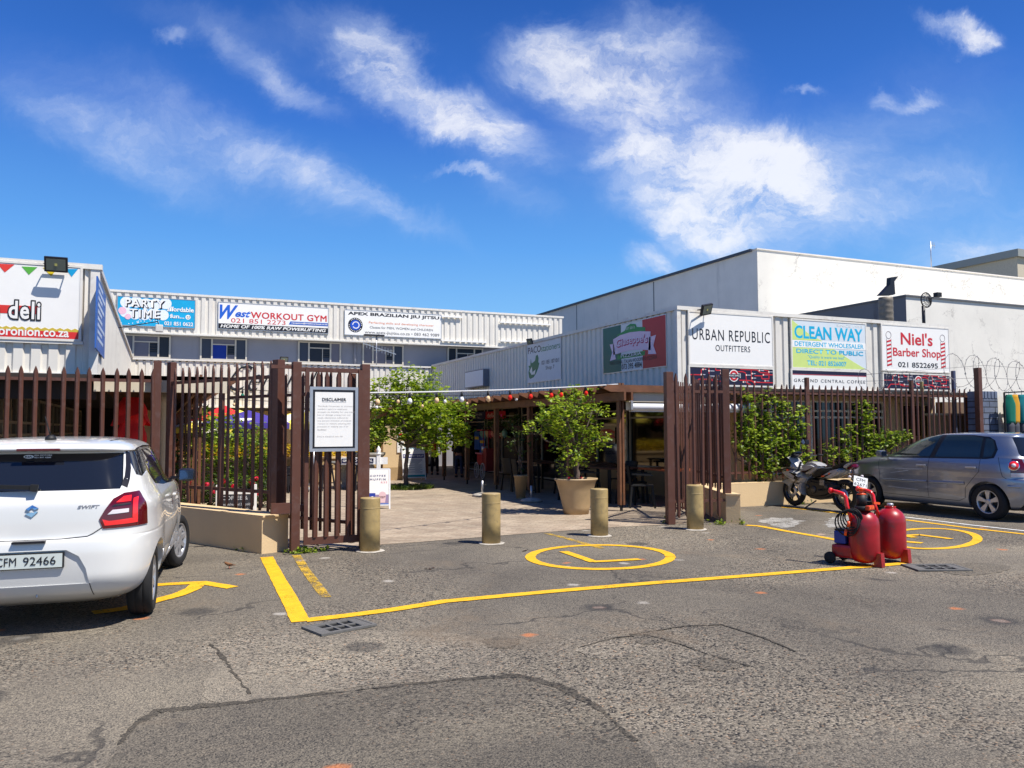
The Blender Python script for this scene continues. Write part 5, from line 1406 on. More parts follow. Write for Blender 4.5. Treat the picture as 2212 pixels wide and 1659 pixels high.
creeper('dense creeper spilling over the fence behind the motorcycle', [(1665, 955, 34, 45), (1612, 935, 14, 40), (1635, 965, 26, 24), (1700, 930, 22, 30), (1650, 905, 16, 22), (1722, 985, 26, 22), (1652, 1012, 18, 22), (1612, 885, 8, 20), (1658, 862, 9, 15), (1690, 880, 9, 14), (1705, 965, 24, 20), (1606, 852, 7, 5), (1628, 858, 8, 5), (1740, 1000, 14, 14), (1700, 1000, 22, 20), (1642, 935, 20, 16), (1724, 905, 10, 26)],
        [[(1672, 1045), (1660, 980), (1664, 900), (1640, 850)], [(1650, 1045), (1640, 960), (1612, 900)], [(1690, 1045), (1706, 960), (1712, 880), (1735, 850)], [(1672, 1045), (1655, 1000), (1600, 985), (1585, 960)], [(1640, 1040), (1618, 1000), (1596, 990)]], 31)
creeper('dark creeper on the fence above the silver car bonnet', [(1868, 915, 18, 40), (1895, 955, 30, 22), (1862, 965, 18, 24), (1830, 945, 12, 26), (1925, 950, 24, 14), (1860, 885, 8, 14), (1950, 940, 12, 8), (1880, 980, 20, 16), (1822, 985, 12, 14), (1790, 975, 8, 20)],
        [[(1870, 1030), (1868, 940), (1862, 870)], [(1880, 1030), (1900, 960), (1935, 945)], [(1850, 1030), (1832, 960), (1835, 900)]], 32, 470)
creeper('thin vine with curling stems low on the fence left of the motorcycle', [(1597, 962, 10, 12), (1628, 1015, 8, 10), (1600, 930, 7, 10)], [[(1672, 1046), (1645, 1010), (1610, 1002), (1588, 988), (1580, 965)], [(1640, 1040), (1625, 1004), (1598, 1002)]], 33)

# weeds along the walls
gw_ = 'weeds at the foot of the walls'
def weed(label, u, v, r, h, n, seed, m=None, sq=1.0, rz=0):
    p = G(u, v); t = thing('weed', label, 'weed', (p.x, p.y, .003), rz, gw_); rng = random.Random(seed); mb = MB()
    pts = [(rng.gauss(0, r * .5), rng.gauss(0, r * .5 * sq), abs(rng.gauss(0, h * .5))) for _ in range(n)]; leaves(mb, pts, .05, rng, .6, .35, -.3); mb.build('leaves', m or M['leaf2'], t)
    mb = MB()
    for _ in range(8): q = rng.choice(pts); mb.tube([(q[0] * .3, q[1] * .3, 0), (q[0], q[1], q[2] + .01)], [.004, .002], 4)
    mb.build('stalks', M['bark'], t)


weed('green weed clump against the plinth wall left of the motorcycle', 1647, 1091, .09, .16, 60, 1)
weed('dry reddish weed at the corner of the long plinth wall', 1588, 1093, .08, .10, 50, 2, leafmat('dry_leaf', S(130, 70, 30), S(190, 130, 70)))
weed('low weeds in front of the right pier beside the last bollard', 1556, 1133, .12, .05, 60, 3)
weed('small weed at the outer corner of the right pier', 1603, 1133, .06, .07, 40, 4)
weed('spreading weeds under the pedestrian gate', 660, 1194, .22, .05, 160, 5, sq=.4, rz=R(10))
weed('weeds at the foot of the left plinth wall near its end', 532, 1188, .2, .05, 120, 6, sq=.4, rz=R(-60))
weed('low weeds along the left plinth wall behind the mirror', 455, 1164, .3, .05, 120, 7, M['leafd'], .3, R(-60))
weed('tiny weed by the foot of the right gate post', 1438, 1131, .04, .05, 24, 8)
weed('weeds in the kerb behind the motorcycle front wheel', 1730, 1090, .25, .05, 90, 9, M['leafd'], .3)

# ================================================================== courtyard furniture
# raised planter with golden hedge, pillar and urn
t = thing('raised_planter', 'long cream raised planter across the back of the courtyard', 'planter', (3.7, 24, 0))
MB().box(.6, 6.2, 24, 25.6, 0, .42).build('lower_wall', M['cream'], t, world=True); MB().box(.58, 6.2, 23.97, 25.6, .42, .70).build('upper_band', M['creamlow'], t, world=True); MB().box(.55, 6.2, 23.93, 25.65, .70, .75).build('coping', M['cream'], t, world=True)
rng = random.Random(77); t = thing('golden_hedge', 'clipped golden yellow hedge in the raised planter', 'hedge', (3.4, 24.8, .72)); mb = MB()
pts = [(rng.uniform(-2.7, 2.7), rng.uniform(-.6, .5), rng.uniform(0, .42) + .05 * math.sin(i)) for i in range(5200)]; leaves(mb, pts, .075, rng); mb.build('foliage', M['leafy'], t)
t = thing('wall_pillar', 'cream plastered pillar with small notices at the end of the raised planter', 'pillar', (6.55, 24, 0))
MB().box(6.25, 6.95, 23.9, 25.0, .40, 1.66).build('shaft', M['cream'], t, world=True); MB().box(6.245, 6.955, 23.89, 25.0, 0, .40).build('dado', M['creamlow'], t, world=True)
for z0, z1 in ((1.25, 1.5), (.85, 1.2)): MB().box(6.68, 6.9, 23.87, 23.897, z0, z1).build('notice', M['white'], t, world=True)
MB().plate(circ(6.79, 1.4, .05, 16), 23.868, .003).build('red_symbol', M['red'], t, world=True)
t = thing('garden_wall', 'tall cream wall section behind the topiary ball', 'wall', (5.6, 26, 0)); MB().box(5.0, 6.3, 26, 26.2, 0, 1.75).build('wall_body', M['cream'], t, world=True)
t = thing('stone_urn', 'grey stone urn on a pedestal in the courtyard', 'urn', (5.0, 20.6, .004))
MB().lathe([(.22, 0), (.22, .08), (.12, .14), (.1, .5), (.16, .58), (.12, .64), (.3, .78), (.42, .88), (.44, .95), (.40, .96), (.36, .9)], 28).build('bowl_and_stem', mat('grey_stone', S(150, 145, 135), .85, var=.25, vs=10, bump=.3), t)
rng = random.Random(9); t = thing('topiary_ball', 'round clipped yellow green bush growing in the stone urn', 'shrub', (5.0, 20.6, .9)); mb = MB()
pts = []
for _ in range(1500):
    d = Vector((rng.gauss(0, 1), rng.gauss(0, 1), rng.gauss(0, 1))).normalized() * .46 * rng.uniform(.7, 1.03); pts.append((d.x, d.y, .5 + d.z))
leaves(mb, pts, .07, rng); mb.build('foliage', M['leaf2'], t); mb = MB(); trunk(mb, (0, 0, 0), .45, .03, .02, rng=rng); mb.build('trunk', M['bark'], t)

# umbrellas
def parasol(label, u, vtop, z, r, cols, hlow, n=8, txt=None):
    k = (u - 1106) / 1726; x = (.915 * k + .403) * z; y = (.915 - .403 * k) * z; h = CAMZ - (vtop - 927) / 1726 * z
    t = thing('parasol', label, 'umbrella', (x, y, 0), 0, 'open cafe umbrellas in the courtyard')
    MB().cyl((0, 0, .05), (0, 0, h - .02), .024, n=10).build('pole', M['aluminium'], t)
    MB().lathe([(.26, 0), (.26, .05), (.06, .08), (.04, .2), (.03, .2)], 20).build('base', cmat(225, 225, 222), t)
    for j, m in enumerate(cols):
        mb = MB()
        for i in range(n):
            if i % len(cols) != j: continue
            a, b = R(360 * i / n), R(360 * (i + 1) / n); c = (a + b) / 2
            lo = hlow
            A_ = (r * math.cos(a), r * math.sin(a), lo); B_ = (r * math.cos(b), r * math.sin(b), lo); Cm = (.93 * r * math.cos(c), .93 * r * math.sin(c), lo + .02)
            mb.add([(0, 0, h), A_, Cm, B_, (A_[0], A_[1], lo - .14), (Cm[0], Cm[1], lo - .12), (B_[0], B_[1], lo - .14)], [(0, 1, 2), (0, 2, 3), (1, 4, 5, 2), (2, 5, 6, 3)])
        mb.build('canopy_panels', m, t)
    mb = MB()
    for i in range(n): a = R(360 * i / n); mb.bar((0, 0, h - .03), (r * .98 * math.cos(a), r * .98 * math.sin(a), hlow - .015), .014, .014)
    mb.build('ribs', M['blackplastic'], t); return t


wc = lambda *a: cmat(*a, 80)
t = parasol('purple cafe umbrella with a round badge, behind the shrubs', 538, 884, 21.5, 1.25, [wc(70, 55, 140)], 1.72)
mb = MB(); mb.add([(-.3, -.98, 1.78), (.02, -.98, 1.78), (.02, -.85, 1.86), (-.3, -.85, 1.86)], [(0, 1, 2, 3)]); mb.build('badge', M['white'], t)
parasol('yellow and white striped cafe umbrella behind the notice board', 655, 882, 22.5, 1.25, [wc(245, 225, 90), wc(245, 243, 235)], 1.70, n=12)
parasol('red cafe umbrella behind the shrubs, left of the purple one', 484, 872, 26, 1.0, [wc(215, 40, 45)], 1.85)
parasol('small yellow cafe umbrella between the red and purple ones', 514, 882, 28.5, .95, [wc(245, 225, 90)], 1.95)
parasol('white and yellow cafe umbrella at far left, low behind the mirror of the car', 428, 905, 24, 1.0, [wc(240, 235, 215), wc(235, 210, 80)], 1.6)
# folded umbrella in a red cover
t = thing('covered_umbrella', 'folded umbrella under a wrinkled bright red cover on the left veranda', 'umbrella', (-.42, 14.45, 0))
MB().cyl((0, 0, .05), (0, 0, 2.0), .025, n=10).build('pole', M['aluminium'], t); MB().lathe([(.25, 0), (.25, .06), (.05, .1)], 20).build('base', M['concrete'], t)
mb = MB(); N, L = 40, 26; vs = []
for i in range(L + 1):
    f = i / L; z = 2.08 - 1.25 * f; r = .13 + .05 * f + (.07 * math.sin(min(1, f * 3.2) * math.pi) if f < .31 else .045 * math.sin((f - .31) * 9))
    for j in range(N):
        a = 2 * math.pi * j / N; q = 1 + (.20 * math.sin(a * 5 + f * 3) + .1 * math.sin(a * 9 - f * 5)) * min(1, f * 4); vs.append((r * q * math.cos(a), r * q * math.sin(a) * .8, z - (.10 * max(0, math.cos(2 * a)) if .2 < f < .32 else 0)))
mb.add(vs, [(i * N + j, i * N + (j + 1) % N, (i + 1) * N + (j + 1) % N, (i + 1) * N + j) for i in range(L) for j in range(N)], True); mb.f.append(tuple(range(N))); mb.sm.append(False)
mb.build('cover', mat('red_fabric', S(225, 30, 32), .8, var=.1), t)
mb = MB(); vs = []
for i in range(2):
    for j in range(24): a = 2 * math.pi * j / 24; r = (.13, .27 + .05 * math.sin(a * 4))[i]; vs.append((r * math.cos(a), r * math.sin(a) * .85, (2.09, 1.72 - .10 * math.sin(a * 2 + .6))[i]))
mb.add(vs, [(j, (j + 1) % 24, 24 + (j + 1) % 24, 24 + j) for j in range(24)], True); mb.build('cover_hood', mat('red_fabric', S(225, 30, 32), .8), t)
def ubase(label, x, y, h, leanp=False):
    t = thing('parasol_stand', label, 'parasol stand', (x, y, .004), 0, 'empty parasol stands'); MB().lathe([(.22, 0), (.24, .02), (.2, .055), (.07, .085), (.04, .09)], 28).build('disc', M['concrete'], t)
    MB().cyl((0, 0, .09), (0, 0, h), .026, n=12).build('socket', M['aluminium'], t); MB().cyl((.02, -.02, h - .1), (.08, -.05, h - .1), .012, n=8).build('clamp_screw', M['blackplastic'], t); return t


ubase('empty grey umbrella base in the shade beside the slim planter', 7.3, 15.55, .34); ubase('empty umbrella base in sun behind the second bollard', 6.87, 17.3, .36)

# a-boards and posts
def aboard(label, u, vb, z, W, H, rz, name='a_board'):
    k = (u - 1106) / 1726; x = (.915 * k + .403) * z; y = (.915 - .403 * k) * z
    t = thing(name, label, 'sandwich board', (x, y, .004), rz); tl = Matrix.Rotation(R(-9), 4, 'X')
    fr_ = MB()
    for a, b in (((-W / 2, 0, 0), (-W / 2, 0, H)), ((W / 2, 0, 0), (W / 2, 0, H)), ((-W / 2, 0, H), (W / 2, 0, H)), ((-W / 2, 0, .08), (W / 2, 0, .08))): fr_.bar(tl @ Vector(a), tl @ Vector(b), .028, .028)
    fr_.build('frame', cmat(235, 235, 235), t)
    fr_ = MB(); t2 = Matrix.Rotation(R(12), 4, 'X')
    for a, b in (((-W / 2, 0, 0), (-W / 2, 0, H)), ((W / 2, 0, 0), (W / 2, 0, H)), ((-W / 2, 0, .15), (W / 2, 0, .15))):
        a, b = t2 @ Vector(a), t2 @ Vector(b); sh = Vector((0, .36, 0)); fr_.bar(a + sh, b + sh, .025, .025)
    fr_.build('rear_frame', cmat(215, 215, 215), t); return t, tl


def leaning(t, tl, parts):
    for o in parts: o.matrix_local = tl


t, tl = aboard('white coffee and muffin sandwich board behind the first bollard', 818, 1096, 15.7, .46, .78, R(-14))
W, H = .42, .68; q = [MB().box(-W / 2, W / 2, -.012, .0, .09, .09 + H).build('poster', M['white'], t)]
q += [plates(t, 'photo_band', cmat(150, 130, 160), [rect(-W / 2, .09, W / 2, .28)], -.0125), plates(t, 'cup', cmat(40, 60, 150), [[(-.15, .13), (-.06, .13), (-.045, .31), (-.165, .31)]], -.015), plates(t, 'muffin', cmat(225, 190, 190), [circ(.09, .27, .07, 14), [(.04, .12), (.14, .12), (.16, .25), (.02, .25)]], -.015),
      plates(t, 'cup_badge', M['white'], [circ(-.105, .22, .03, 14)], -.018), plates(t, 'blue_strip', cmat(40, 120, 200), [rect(-W / 2, .09, W / 2, .105)], -.0148)]
q += [joined([text('COFFEE', -.15, .63, .30, .035, cmat(120, 115, 140), t, y=-.0125, sp=1.5, bold=.02), text('MUFFIN', -.15, .56, .30, .035, cmat(120, 115, 140), t, y=-.0125, sp=1.5, bold=.02)]), text('R35', .06, .50, .12, .035, cmat(220, 130, 140), t, y=-.0125, sp=1.3)]
leaning(t, tl, q)
t, tl = aboard('white factory shop sandwich board behind the courtyard tree', 897, 1034, 24.6, .72, 1.08, R(4))
W, H = .68, .96; q = [MB().box(-W / 2, W / 2, -.012, .0, .1, .1 + H).build('poster', M['white'], t), plates(t, 'navy_band', cmat(30, 40, 120), [rect(-W / 2, .68, W / 2, .80)], -.0125), plates(t, 'teal_strip', cmat(20, 150, 160), [rect(-W / 2, .1, W / 2, .16)], -.0125)]
q += [text('CLEAN WAY', -.28, .95, .56, .08, cmat(40, 140, 170), t, y=-.0125, bold=.02), text('FACTORY SHOP', -.32, .705, .64, .07, M['white'], t, y=-.0145, bold=.03)]
mb = MB(); rr = random.Random(6)
for k in range(13):
    z = .63 - k * .035; mb.plate(rect(-.3 if k < 3 or k % 2 else .02, z, rr.uniform(.15, .3), z + .012), -.0125)
q.append(mb.build('small_print', cmat(110, 120, 140), t)); leaning(t, tl, q)
k = (782 - 1106) / 1726; z = 16.0; x = (.915 * k + .403) * z; y = (.915 - .403 * k) * z
t = thing('post_sign', 'white finial post with a navy lettered arm sign behind the coffee board', 'sign', (x, y, 0), R(-14))
MB().box(.30, .38, -.04, .04, 0, 1.06, bev=.006).build('post', M['white'], t); MB().lathe([(.055, 1.06), (.055, 1.08), (.03, 1.09), (.045, 1.12), (.042, 1.16), (.018, 1.2), (.002, 1.23)], 16, (.34, 0, 0)).build('finial', M['white'], t)
MB().box(-.5, .52, -.02, .02, .86, 1.0).build('arm', M['white'], t); MB().box(-.38, .24, -.03, -.021, .89, .98).build('name_panel', cmat(30, 34, 70), t); text('GROUND CENTRAL', -.36, .915, .58, .045, M['white'], t, y=-.03, bold=.02)
t = thing('chalkboard', 'low white framed chalkboard with chalk writing behind the angled fence', 'chalkboard', (1.27, 15.2, .004), R(-14))
for x in (-.33, .30): MB().box(x, x + .07, -.03, .03, 0, .57, bev=.008).build('frame_post', M['white'], t)
MB().box(-.26, .30, -.02, .02, .40, .46).build('frame_rail', M['white'], t); MB().box(-.26, .30, -.015, .015, .05, .40).build('slate', cmat(50, 50, 56, 80), t)
joined([text('COFFEE &', -.22, .30, .44, .07, cmat(220, 220, 220), t, y=-.015), text('sandwiches and 2 x cold', -.24, .2, .5, .045, cmat(220, 220, 220), t, y=-.015), text('drinks R42 cooldrink', -.24, .11, .48, .05, cmat(220, 220, 220), t, y=-.015)])

# tables, chairs, stools
def chair(label, x, y, rz, group, m=None):
    t = thing('patio_chair', label, 'chair', (x, y, .004), rz, group); m = m or M['blackplastic']
    MB().box(-.22, .22, -.22, .22, .42, .45, bev=.01).build('seat', m, t)
    mb = MB()
    for i in range(8):
        a = R(-50 + i * 100 / 7); b = R(-50 + (i + 1) * 100 / 7) if i < 7 else None
        if b is None: break
        mb.add([(.25 * math.sin(a), .12 + .13 * math.cos(a), .45), (.25 * math.sin(b), .12 + .13 * math.cos(b), .45), (.27 * math.sin(b), .17 + .14 * math.cos(b), .82), (.27 * math.sin(a), .17 + .14 * math.cos(a), .82),
                (.23 * math.sin(a), .10 + .13 * math.cos(a), .45), (.23 * math.sin(b), .10 + .13 * math.cos(b), .45), (.25 * math.sin(b), .15 + .14 * math.cos(b), .82), (.25 * math.sin(a), .15 + .14 * math.cos(a), .82)], [(0, 1, 2, 3), (7, 6, 5, 4), (3, 2, 6, 7), (0, 4, 5, 1)])
    mb.build('backrest', m, t)
    for sx in (-1, 1):
        for sy in (-1, 1): MB().bar((sx * .2, sy * .2, .42), (sx * .23, sy * .24, 0), .035, .035).build('leg', m, t)
        MB().bar((sx * .24, -.2, .64), (sx * .24, .2, .66), .04, .025).build('armrest', m, t)
    return t


def table(label, x, y, rz, group, top, w_=1.2, d=.75, h=.74):
    t = thing('patio_table', label, 'table', (x, y, .004), rz, group); MB().box(-w_ / 2, w_ / 2, -d / 2, d / 2, h - .04, h, bev=.008).build('tabletop', top, t)
    for sx in (-1, 1):
        for sy in (-1, 1): MB().box(sx * (w_ / 2 - .08) - .025, sx * (w_ / 2 - .08) + .025, sy * (d / 2 - .07) - .025, sy * (d / 2 - .07) + .025, 0, h - .041).build('leg', M['blackplastic'], t)
    return t


gt, gc = 'wooden tables under the right pergola', 'black chairs under the right pergola'
tw = mat('orange_table_top', S(190, 96, 50), .4, var=.2); td = mat('dark_table_top', S(96, 56, 38), .45, var=.3)
spots = [(9.55, 13.7, 'orange brown', 'behind the right gate post'), (8.9, 15.0, 'dark brown', 'right behind the big planter'), (9.6, 16.7, 'dark brown', 'against the shop window in the middle of the pergola'), (8.8, 18.2, 'brown', 'between the slim planter and the shop front')]
t0 = None; c0 = None
for i, (x, y, cn, wh) in enumerate(spots):
    lab = '%s topped table %s' % (cn, wh)
    if t0 is None: t0 = table(lab, x, y, R(90), gt, tw)
    else:
        q = put(copy_tree(t0), (x, y, .004), R(90), lab)
        if i > 1: [c for c in q.children if 'tabletop' in c.name][0].data = t1m
        if i == 1:
            t1 = [c for c in q.children if 'tabletop' in c.name][0]; t1.data = t1.data.copy(); t1.data.materials[0] = td; t1m = t1.data
for i, (x, y, rz, lab) in enumerate(((8.75, 13.5, 60, 'black plastic chair nearest the fence, in front of the orange topped table'), (9.0, 14.25, 20, 'black plastic chair between the two nearest tables'), (8.2, 14.7, 75, 'black plastic chair facing the courtyard behind the pergola corner post'), (8.3, 15.5, 110, 'black plastic chair behind the big planter'),
                                     (9.5, 15.4, -80, 'black plastic chair against the window behind the big planter'), (8.9, 16.4, 80, 'black plastic chair left of the middle table'), (9.0, 17.1, 100, 'black plastic chair behind the middle table'), (8.2, 17.9, 80, 'black plastic chair beside the slim planter'), (8.25, 18.6, 100, 'black plastic chair at the far table under the pergola'))):
    if c0 is None: c0 = chair(lab, x, y, R(rz), gc)
    else: put(copy_tree(c0), (x, y, .004), R(rz), lab)
def at(u, z): k = (u - 1106) / 1726; return ((.915 * k + .403) * z, (.915 - .403 * k) * z)
def stool(label, u, z, group):
    x, y = at(u, z); t = thing('bar_stool', label, 'stool', (x, y, .004), R(20), group); MB().box(-.15, .15, -.15, .15, .62, .65, bev=.01).build('seat', M['black'], t)
    for sx in (-1, 1):
        for sy in (-1, 1): MB().bar((sx * .12, sy * .12, .62), (sx * .19, sy * .19, 0), .035, .03).build('leg', M['black'], t)
    mb = MB()
    for a, b in (((-.17, -.17), (.17, -.17)), ((.17, -.17), (.17, .17)), ((.17, .17), (-.17, .17)), ((-.17, .17), (-.17, -.17))): mb.bar((a[0], a[1], .2), (b[0], b[1], .2), .018, .018)
    mb.build('footrest', M['black'], t)


gs = 'black metal stools behind the pedestrian gate'
stool('black metal stool just below the notice board', 704, 20.5, gs); stool('black metal stool at the right side of the round stone table', 775, 20.6, gs)
chair('black tub chair in the courtyard seen between the gate posts', *at(640, 20), R(200), 'black tub chairs behind the gate', M['black']); chair('black tub chair nearest the angled fence end post', *at(596, 19.6), R(120), 'black tub chairs behind the gate', M['black'])
x, y = at(606, 20.5); t = thing('lounge_table', 'low black box table between the tub chairs', 'table', (x, y, .004)); MB().box(-.5, .5, -.3, .3, .1, .62, bev=.02).build('box', M['black'], t); MB().box(-.45, .45, -.25, .25, 0, .099).build('plinth', M['blackplastic'], t)
x, y = at(748, 21.3); t = thing('stone_table', 'round grey stone pedestal table behind the pedestrian gate', 'table', (x, y, .004)); st = mat('grey_stone', S(150, 145, 135), .85)
MB().lathe([(.2, 0), (.2, .06), (.1, .12), (.14, .4), (.1, .55), (.3, .62), (.34, .66)], 24).build('pedestal', st, t); MB().lathe([(.48, .661), (.5, .68), (.5, .71), (.01, .715)], 32).build('tabletop', st, t)
x, y = at(680, 20.8); t = thing('umbrella_stand', 'thin grey pole in a white base left of the stool', 'parasol stand', (x, y, .004)); MB().box(-.2, .2, -.2, .2, 0, .06, bev=.01).build('base', cmat(225, 225, 222), t); MB().cyl((0, 0, .06), (0, 0, 1.1), .02, n=10).build('pole', M['aluminium'], t)

# red food cart
x, y = 9.55, 23.6; t = thing('food_cart', 'small red popcorn cart with wire wheels in front of the shop window', 'cart', (x, y, .004), R(-95))
MB().box(-.45, .15, -.22, .22, .42, .75, bev=.015).build('cabinet', cmat(170, 30, 35), t); MB().box(-.5, .2, -.26, .26, .76, .80).build('tray', cmat(225, 130, 140), t); MB().box(.18, .5, -.2, .2, .25, .95, bev=.01).build('side_box', cmat(150, 25, 30), t)
MB().lathe([(.12, .8), (.12, 1.0), (.1, 1.01)], 16, (-.25, 0, 0)).build('popcorn_pan', M['aluminium'], t)
for x_ in (-.32, .36):
    mb = MB(); mb.tube([(x_ + .24 * math.cos(R(a)), -.27, .25 + .24 * math.sin(R(a))) for a in range(0, 360, 15)], .014, 6, closed=True)
    for a in range(0, 180, 22): mb.bar((x_ - .23 * math.cos(R(a)), -.27, .25 - .23 * math.sin(R(a))), (x_ + .23 * math.cos(R(a)), -.27, .25 + .23 * math.sin(R(a))), .006, .006)
    mb.build('wheel', cmat(190, 190, 190), t)
for sx in (-.45, .12): MB().bar((sx, 0, .8), (sx, 0, 1.5), .02, .02).build('upright', cmat(170, 30, 35), t)
MB().box(-.5, .2, -.24, .24, 1.5, 1.54).build('canopy', cmat(160, 30, 35), t)

# hanging baskets
for i, (yy, lab) in enumerate(((19.7, 'hanging flower basket on the pergola, the farther of the two'), (18.3, 'hanging flower basket on the pergola, the nearer of the two'))):
    t = thing('hanging_basket', lab, 'hanging basket', (8.25, yy, 1.62), 0, 'hanging baskets'); rng = random.Random(50 + i)
    MB().lathe([(.03, -.16), (.14, -.12), (.2, 0), (.21, .02)], 16).build('basket', M['soil'], t)
    mb = MB()
    for a in (0, 120, 240): mb.tube([(.2 * math.cos(R(a)), .2 * math.sin(R(a)), .02), (0, 0, .5)], .004, 4)
    mb.build('chains', M['blackplastic'], t); mb = MB(); leaves(mb, sprays(rng, (0, 0, .08), (.3, .3, .2), 70, 6, .06), .06, rng); mb.build('foliage', M['leafd'], t)

# shop signs and posters on the shaded shop fronts
def sidepanel(name, label, tl, br, m, cat='sign', X=10.715):
    a, b = PX(*tl, X), PX(*br, X); t = thing(name, label, cat, (X, a.y, b.z), R(-90)); W, H = a.y - b.y, a.z - b.z; MB().box(0, W, -.012, .0, 0, H).build('board', m, t); return t, W, H


zS = zc(1560, 1520, 3.687)
t, W, H = sidepanel('shop_sign', 'navy affordable fun sign high on the shaded shop front', zS(985, 285), zS(1182, 385), cmat(40, 45, 95)); joined([text('affordable', W * .35, H * .52, W * .45, H * .3, M['white'], t, y=-.012), text('fun...', W * .45, H * .12, W * .25, H * .28, M['white'], t, y=-.012)]); text('ME', W * .03, H * .2, W * .22, H * .6, M['red'], t, y=-.012, bold=.03)
t, W, H = sidepanel('shop_sign', 'red deli sign on the shaded shop front', zS(1190, 280), zS(1475, 375), cmat(205, 25, 45)); text('delic', W * .08, H * .2, W * .4, H * .6, M['white'], t, y=-.012); plates(t, 'pink_heart', cmat(240, 90, 190), [circ(W * .8, H * .4, H * .2, 12)], -.013)
for i, (a, b, lab) in enumerate(((zS(1030, 560), zS(1098, 820), 'tall blue and yellow poster on the shop window, left of two'), (zS(1104, 620), zS(1180, 860), 'tall blue and yellow poster on the shop window, right of two'), (zS(720, 545), zS(790, 700), 'small blue poster behind the man in the orange cap'))):
    t, W, H = sidepanel('poster', lab, a, b, cmat(25, 90, 175), 'poster'); plates(t, 'yellow_band', cmat(230, 190, 50), [rect(W * .1, H * .55, W * .9, H * .72)], -.0135)
mb = MB(); t = thing('party_bunting', 'strip of pastel paper balloons hanging in the shop window', 'decoration', (10.6, 23, 1.6)); rr = random.Random(3)
for i in range(9):
    c = PX(*zS(1140 + i * 40, 585 + 8 * (i % 2)), 10.6); mb = MB(); mb.lathe([(.01, -.17), (.09, -.06), (.1, .04), (.05, .13), (.01, .16)], 10, (c.x - 10.6, c.y - 23, c.z - 1.6)); mb.build('paper_balloon', cmat(*rr.choice(((235, 150, 140), (150, 205, 195), (235, 200, 160), (225, 90, 100)))), t)
t, W, H = sidepanel('window_logo', 'red and green pizzeria emblem on the window behind the big planter', zc(1900, 1450, 2.37)(1010, 490), zc(1900, 1450, 2.37)(1150, 640), M['shopglass'])
plates(t, 'red_ribbon', cmat(190, 45, 45), [[(0, H * .35), (W, H * .35), (W * .94, H * .55), (W, H * .75), (W * .7, H * .9), (W * .3, H * .9), (0, H * .75), (W * .06, H * .55)]], -.013); plates(t, 'green_band', cmat(40, 95, 60), [rect(W * .2, H * .12, W * .8, H * .32)], -.013); text("Giuseppe's", W * .1, H * .48, W * .8, H * .25, cmat(215, 205, 200), t, y=-.016, bold=.01)

# festoon lights
def festoon(label, pts, bulbs, wire, wr=.012, nm='festoon_lights'):
    P_ = [Vector(p) for p in pts]; t = thing(nm, label, 'string lights', tuple(P_[0])); inv = WM[t.name].inverted()
    ns = 40; path = []
    a, b = P_[0], P_[-1]; sag = pts_sag(P_)
    for i in range(ns + 1):
        f = i / ns; p = a.lerp(b, f); p.z -= sag * 4 * f * (1 - f); path.append(inv @ p)
    MB().tube(path, wr, 6).build('cable', wire, t)
    for f, c in bulbs:
        p = path[0].lerp(path[-1], f); p.z = (a.lerp(b, f)).z - sag * 4 * f * (1 - f) - a.z
        s = MB(); s.lathe([(.016, 0), (.02, -.05), (.02, -.075), (.012, -.08)], 10, tuple(p)); so = s.build('socket', M['blackplastic'], t)
        s = MB(); s.lathe([(.012, -.08), (.03, -.105), (.036, -.13), (.026, -.157), (.002, -.17)], 14, tuple(p)); s.build('bulb', {'r': cmat(225, 40, 25, 25), 'w': cmat(235, 235, 232, 25), 'a': cmat(232, 196, 150, 25), 'g': cmat(30, 110, 90, 25)}[c], so)
    return t


def pts_sag(P_): return SAG[0]
SAG = [.03]
pa = (P3.x, P3.y, 2.04); pe = (8.0, 13.05, 2.40)
def frac(u):
    best = min(range(201), key=lambda i: abs((lambda p: 1106 + 1726 * (p[0] / p[1]))((lambda q: (q.x * .915 - q.y * .403, q.x * .403 + q.y * .915))(Vector(pa).lerp(Vector(pe), i / 200))) - u)); return best / 200


festoon('pale cable of coloured bulbs from the pedestrian gate to the pergola corner', (pa, pe), [(frac(u), c) for u, c in zip((816, 885, 943, 997, 1055, 1103, 1148, 1193, 1212, 1267), 'awawarrrrr')], cmat(205, 205, 205), .011)
SAG[0] = .12
festoon('black cable of bulbs sagging across the courtyard to the third pergola post', ((.55, 15.9, 2.38), (8.0, 17.1, 2.4)), [(f, c) for f, c in ((.12, 'g'), (.25, 'a'), (.4, 'w'), (.55, 'a'), (.7, 'w'), (.85, 'a'), (.95, 'w'))], M['blackplastic'], .008)
SAG[0] = .16
festoon('black cable of bulbs farther back across the courtyard', ((.55, 20.9, 2.38), (8.0, 19.15, 2.4)), [(f, c) for f, c in ((.15, 'a'), (.3, 'w'), (.45, 'a'), (.6, 'w'), (.75, 'a'), (.9, 'a'))], M['blackplastic'], .008)
festoon('black cable of bulbs running along the pergola posts', ((8.0, 13.05, 2.38), (8.0, 17.1, 2.36)), [(.35, 'a'), (.8, 'w'), (.9, 'a')], M['blackplastic'], .008)

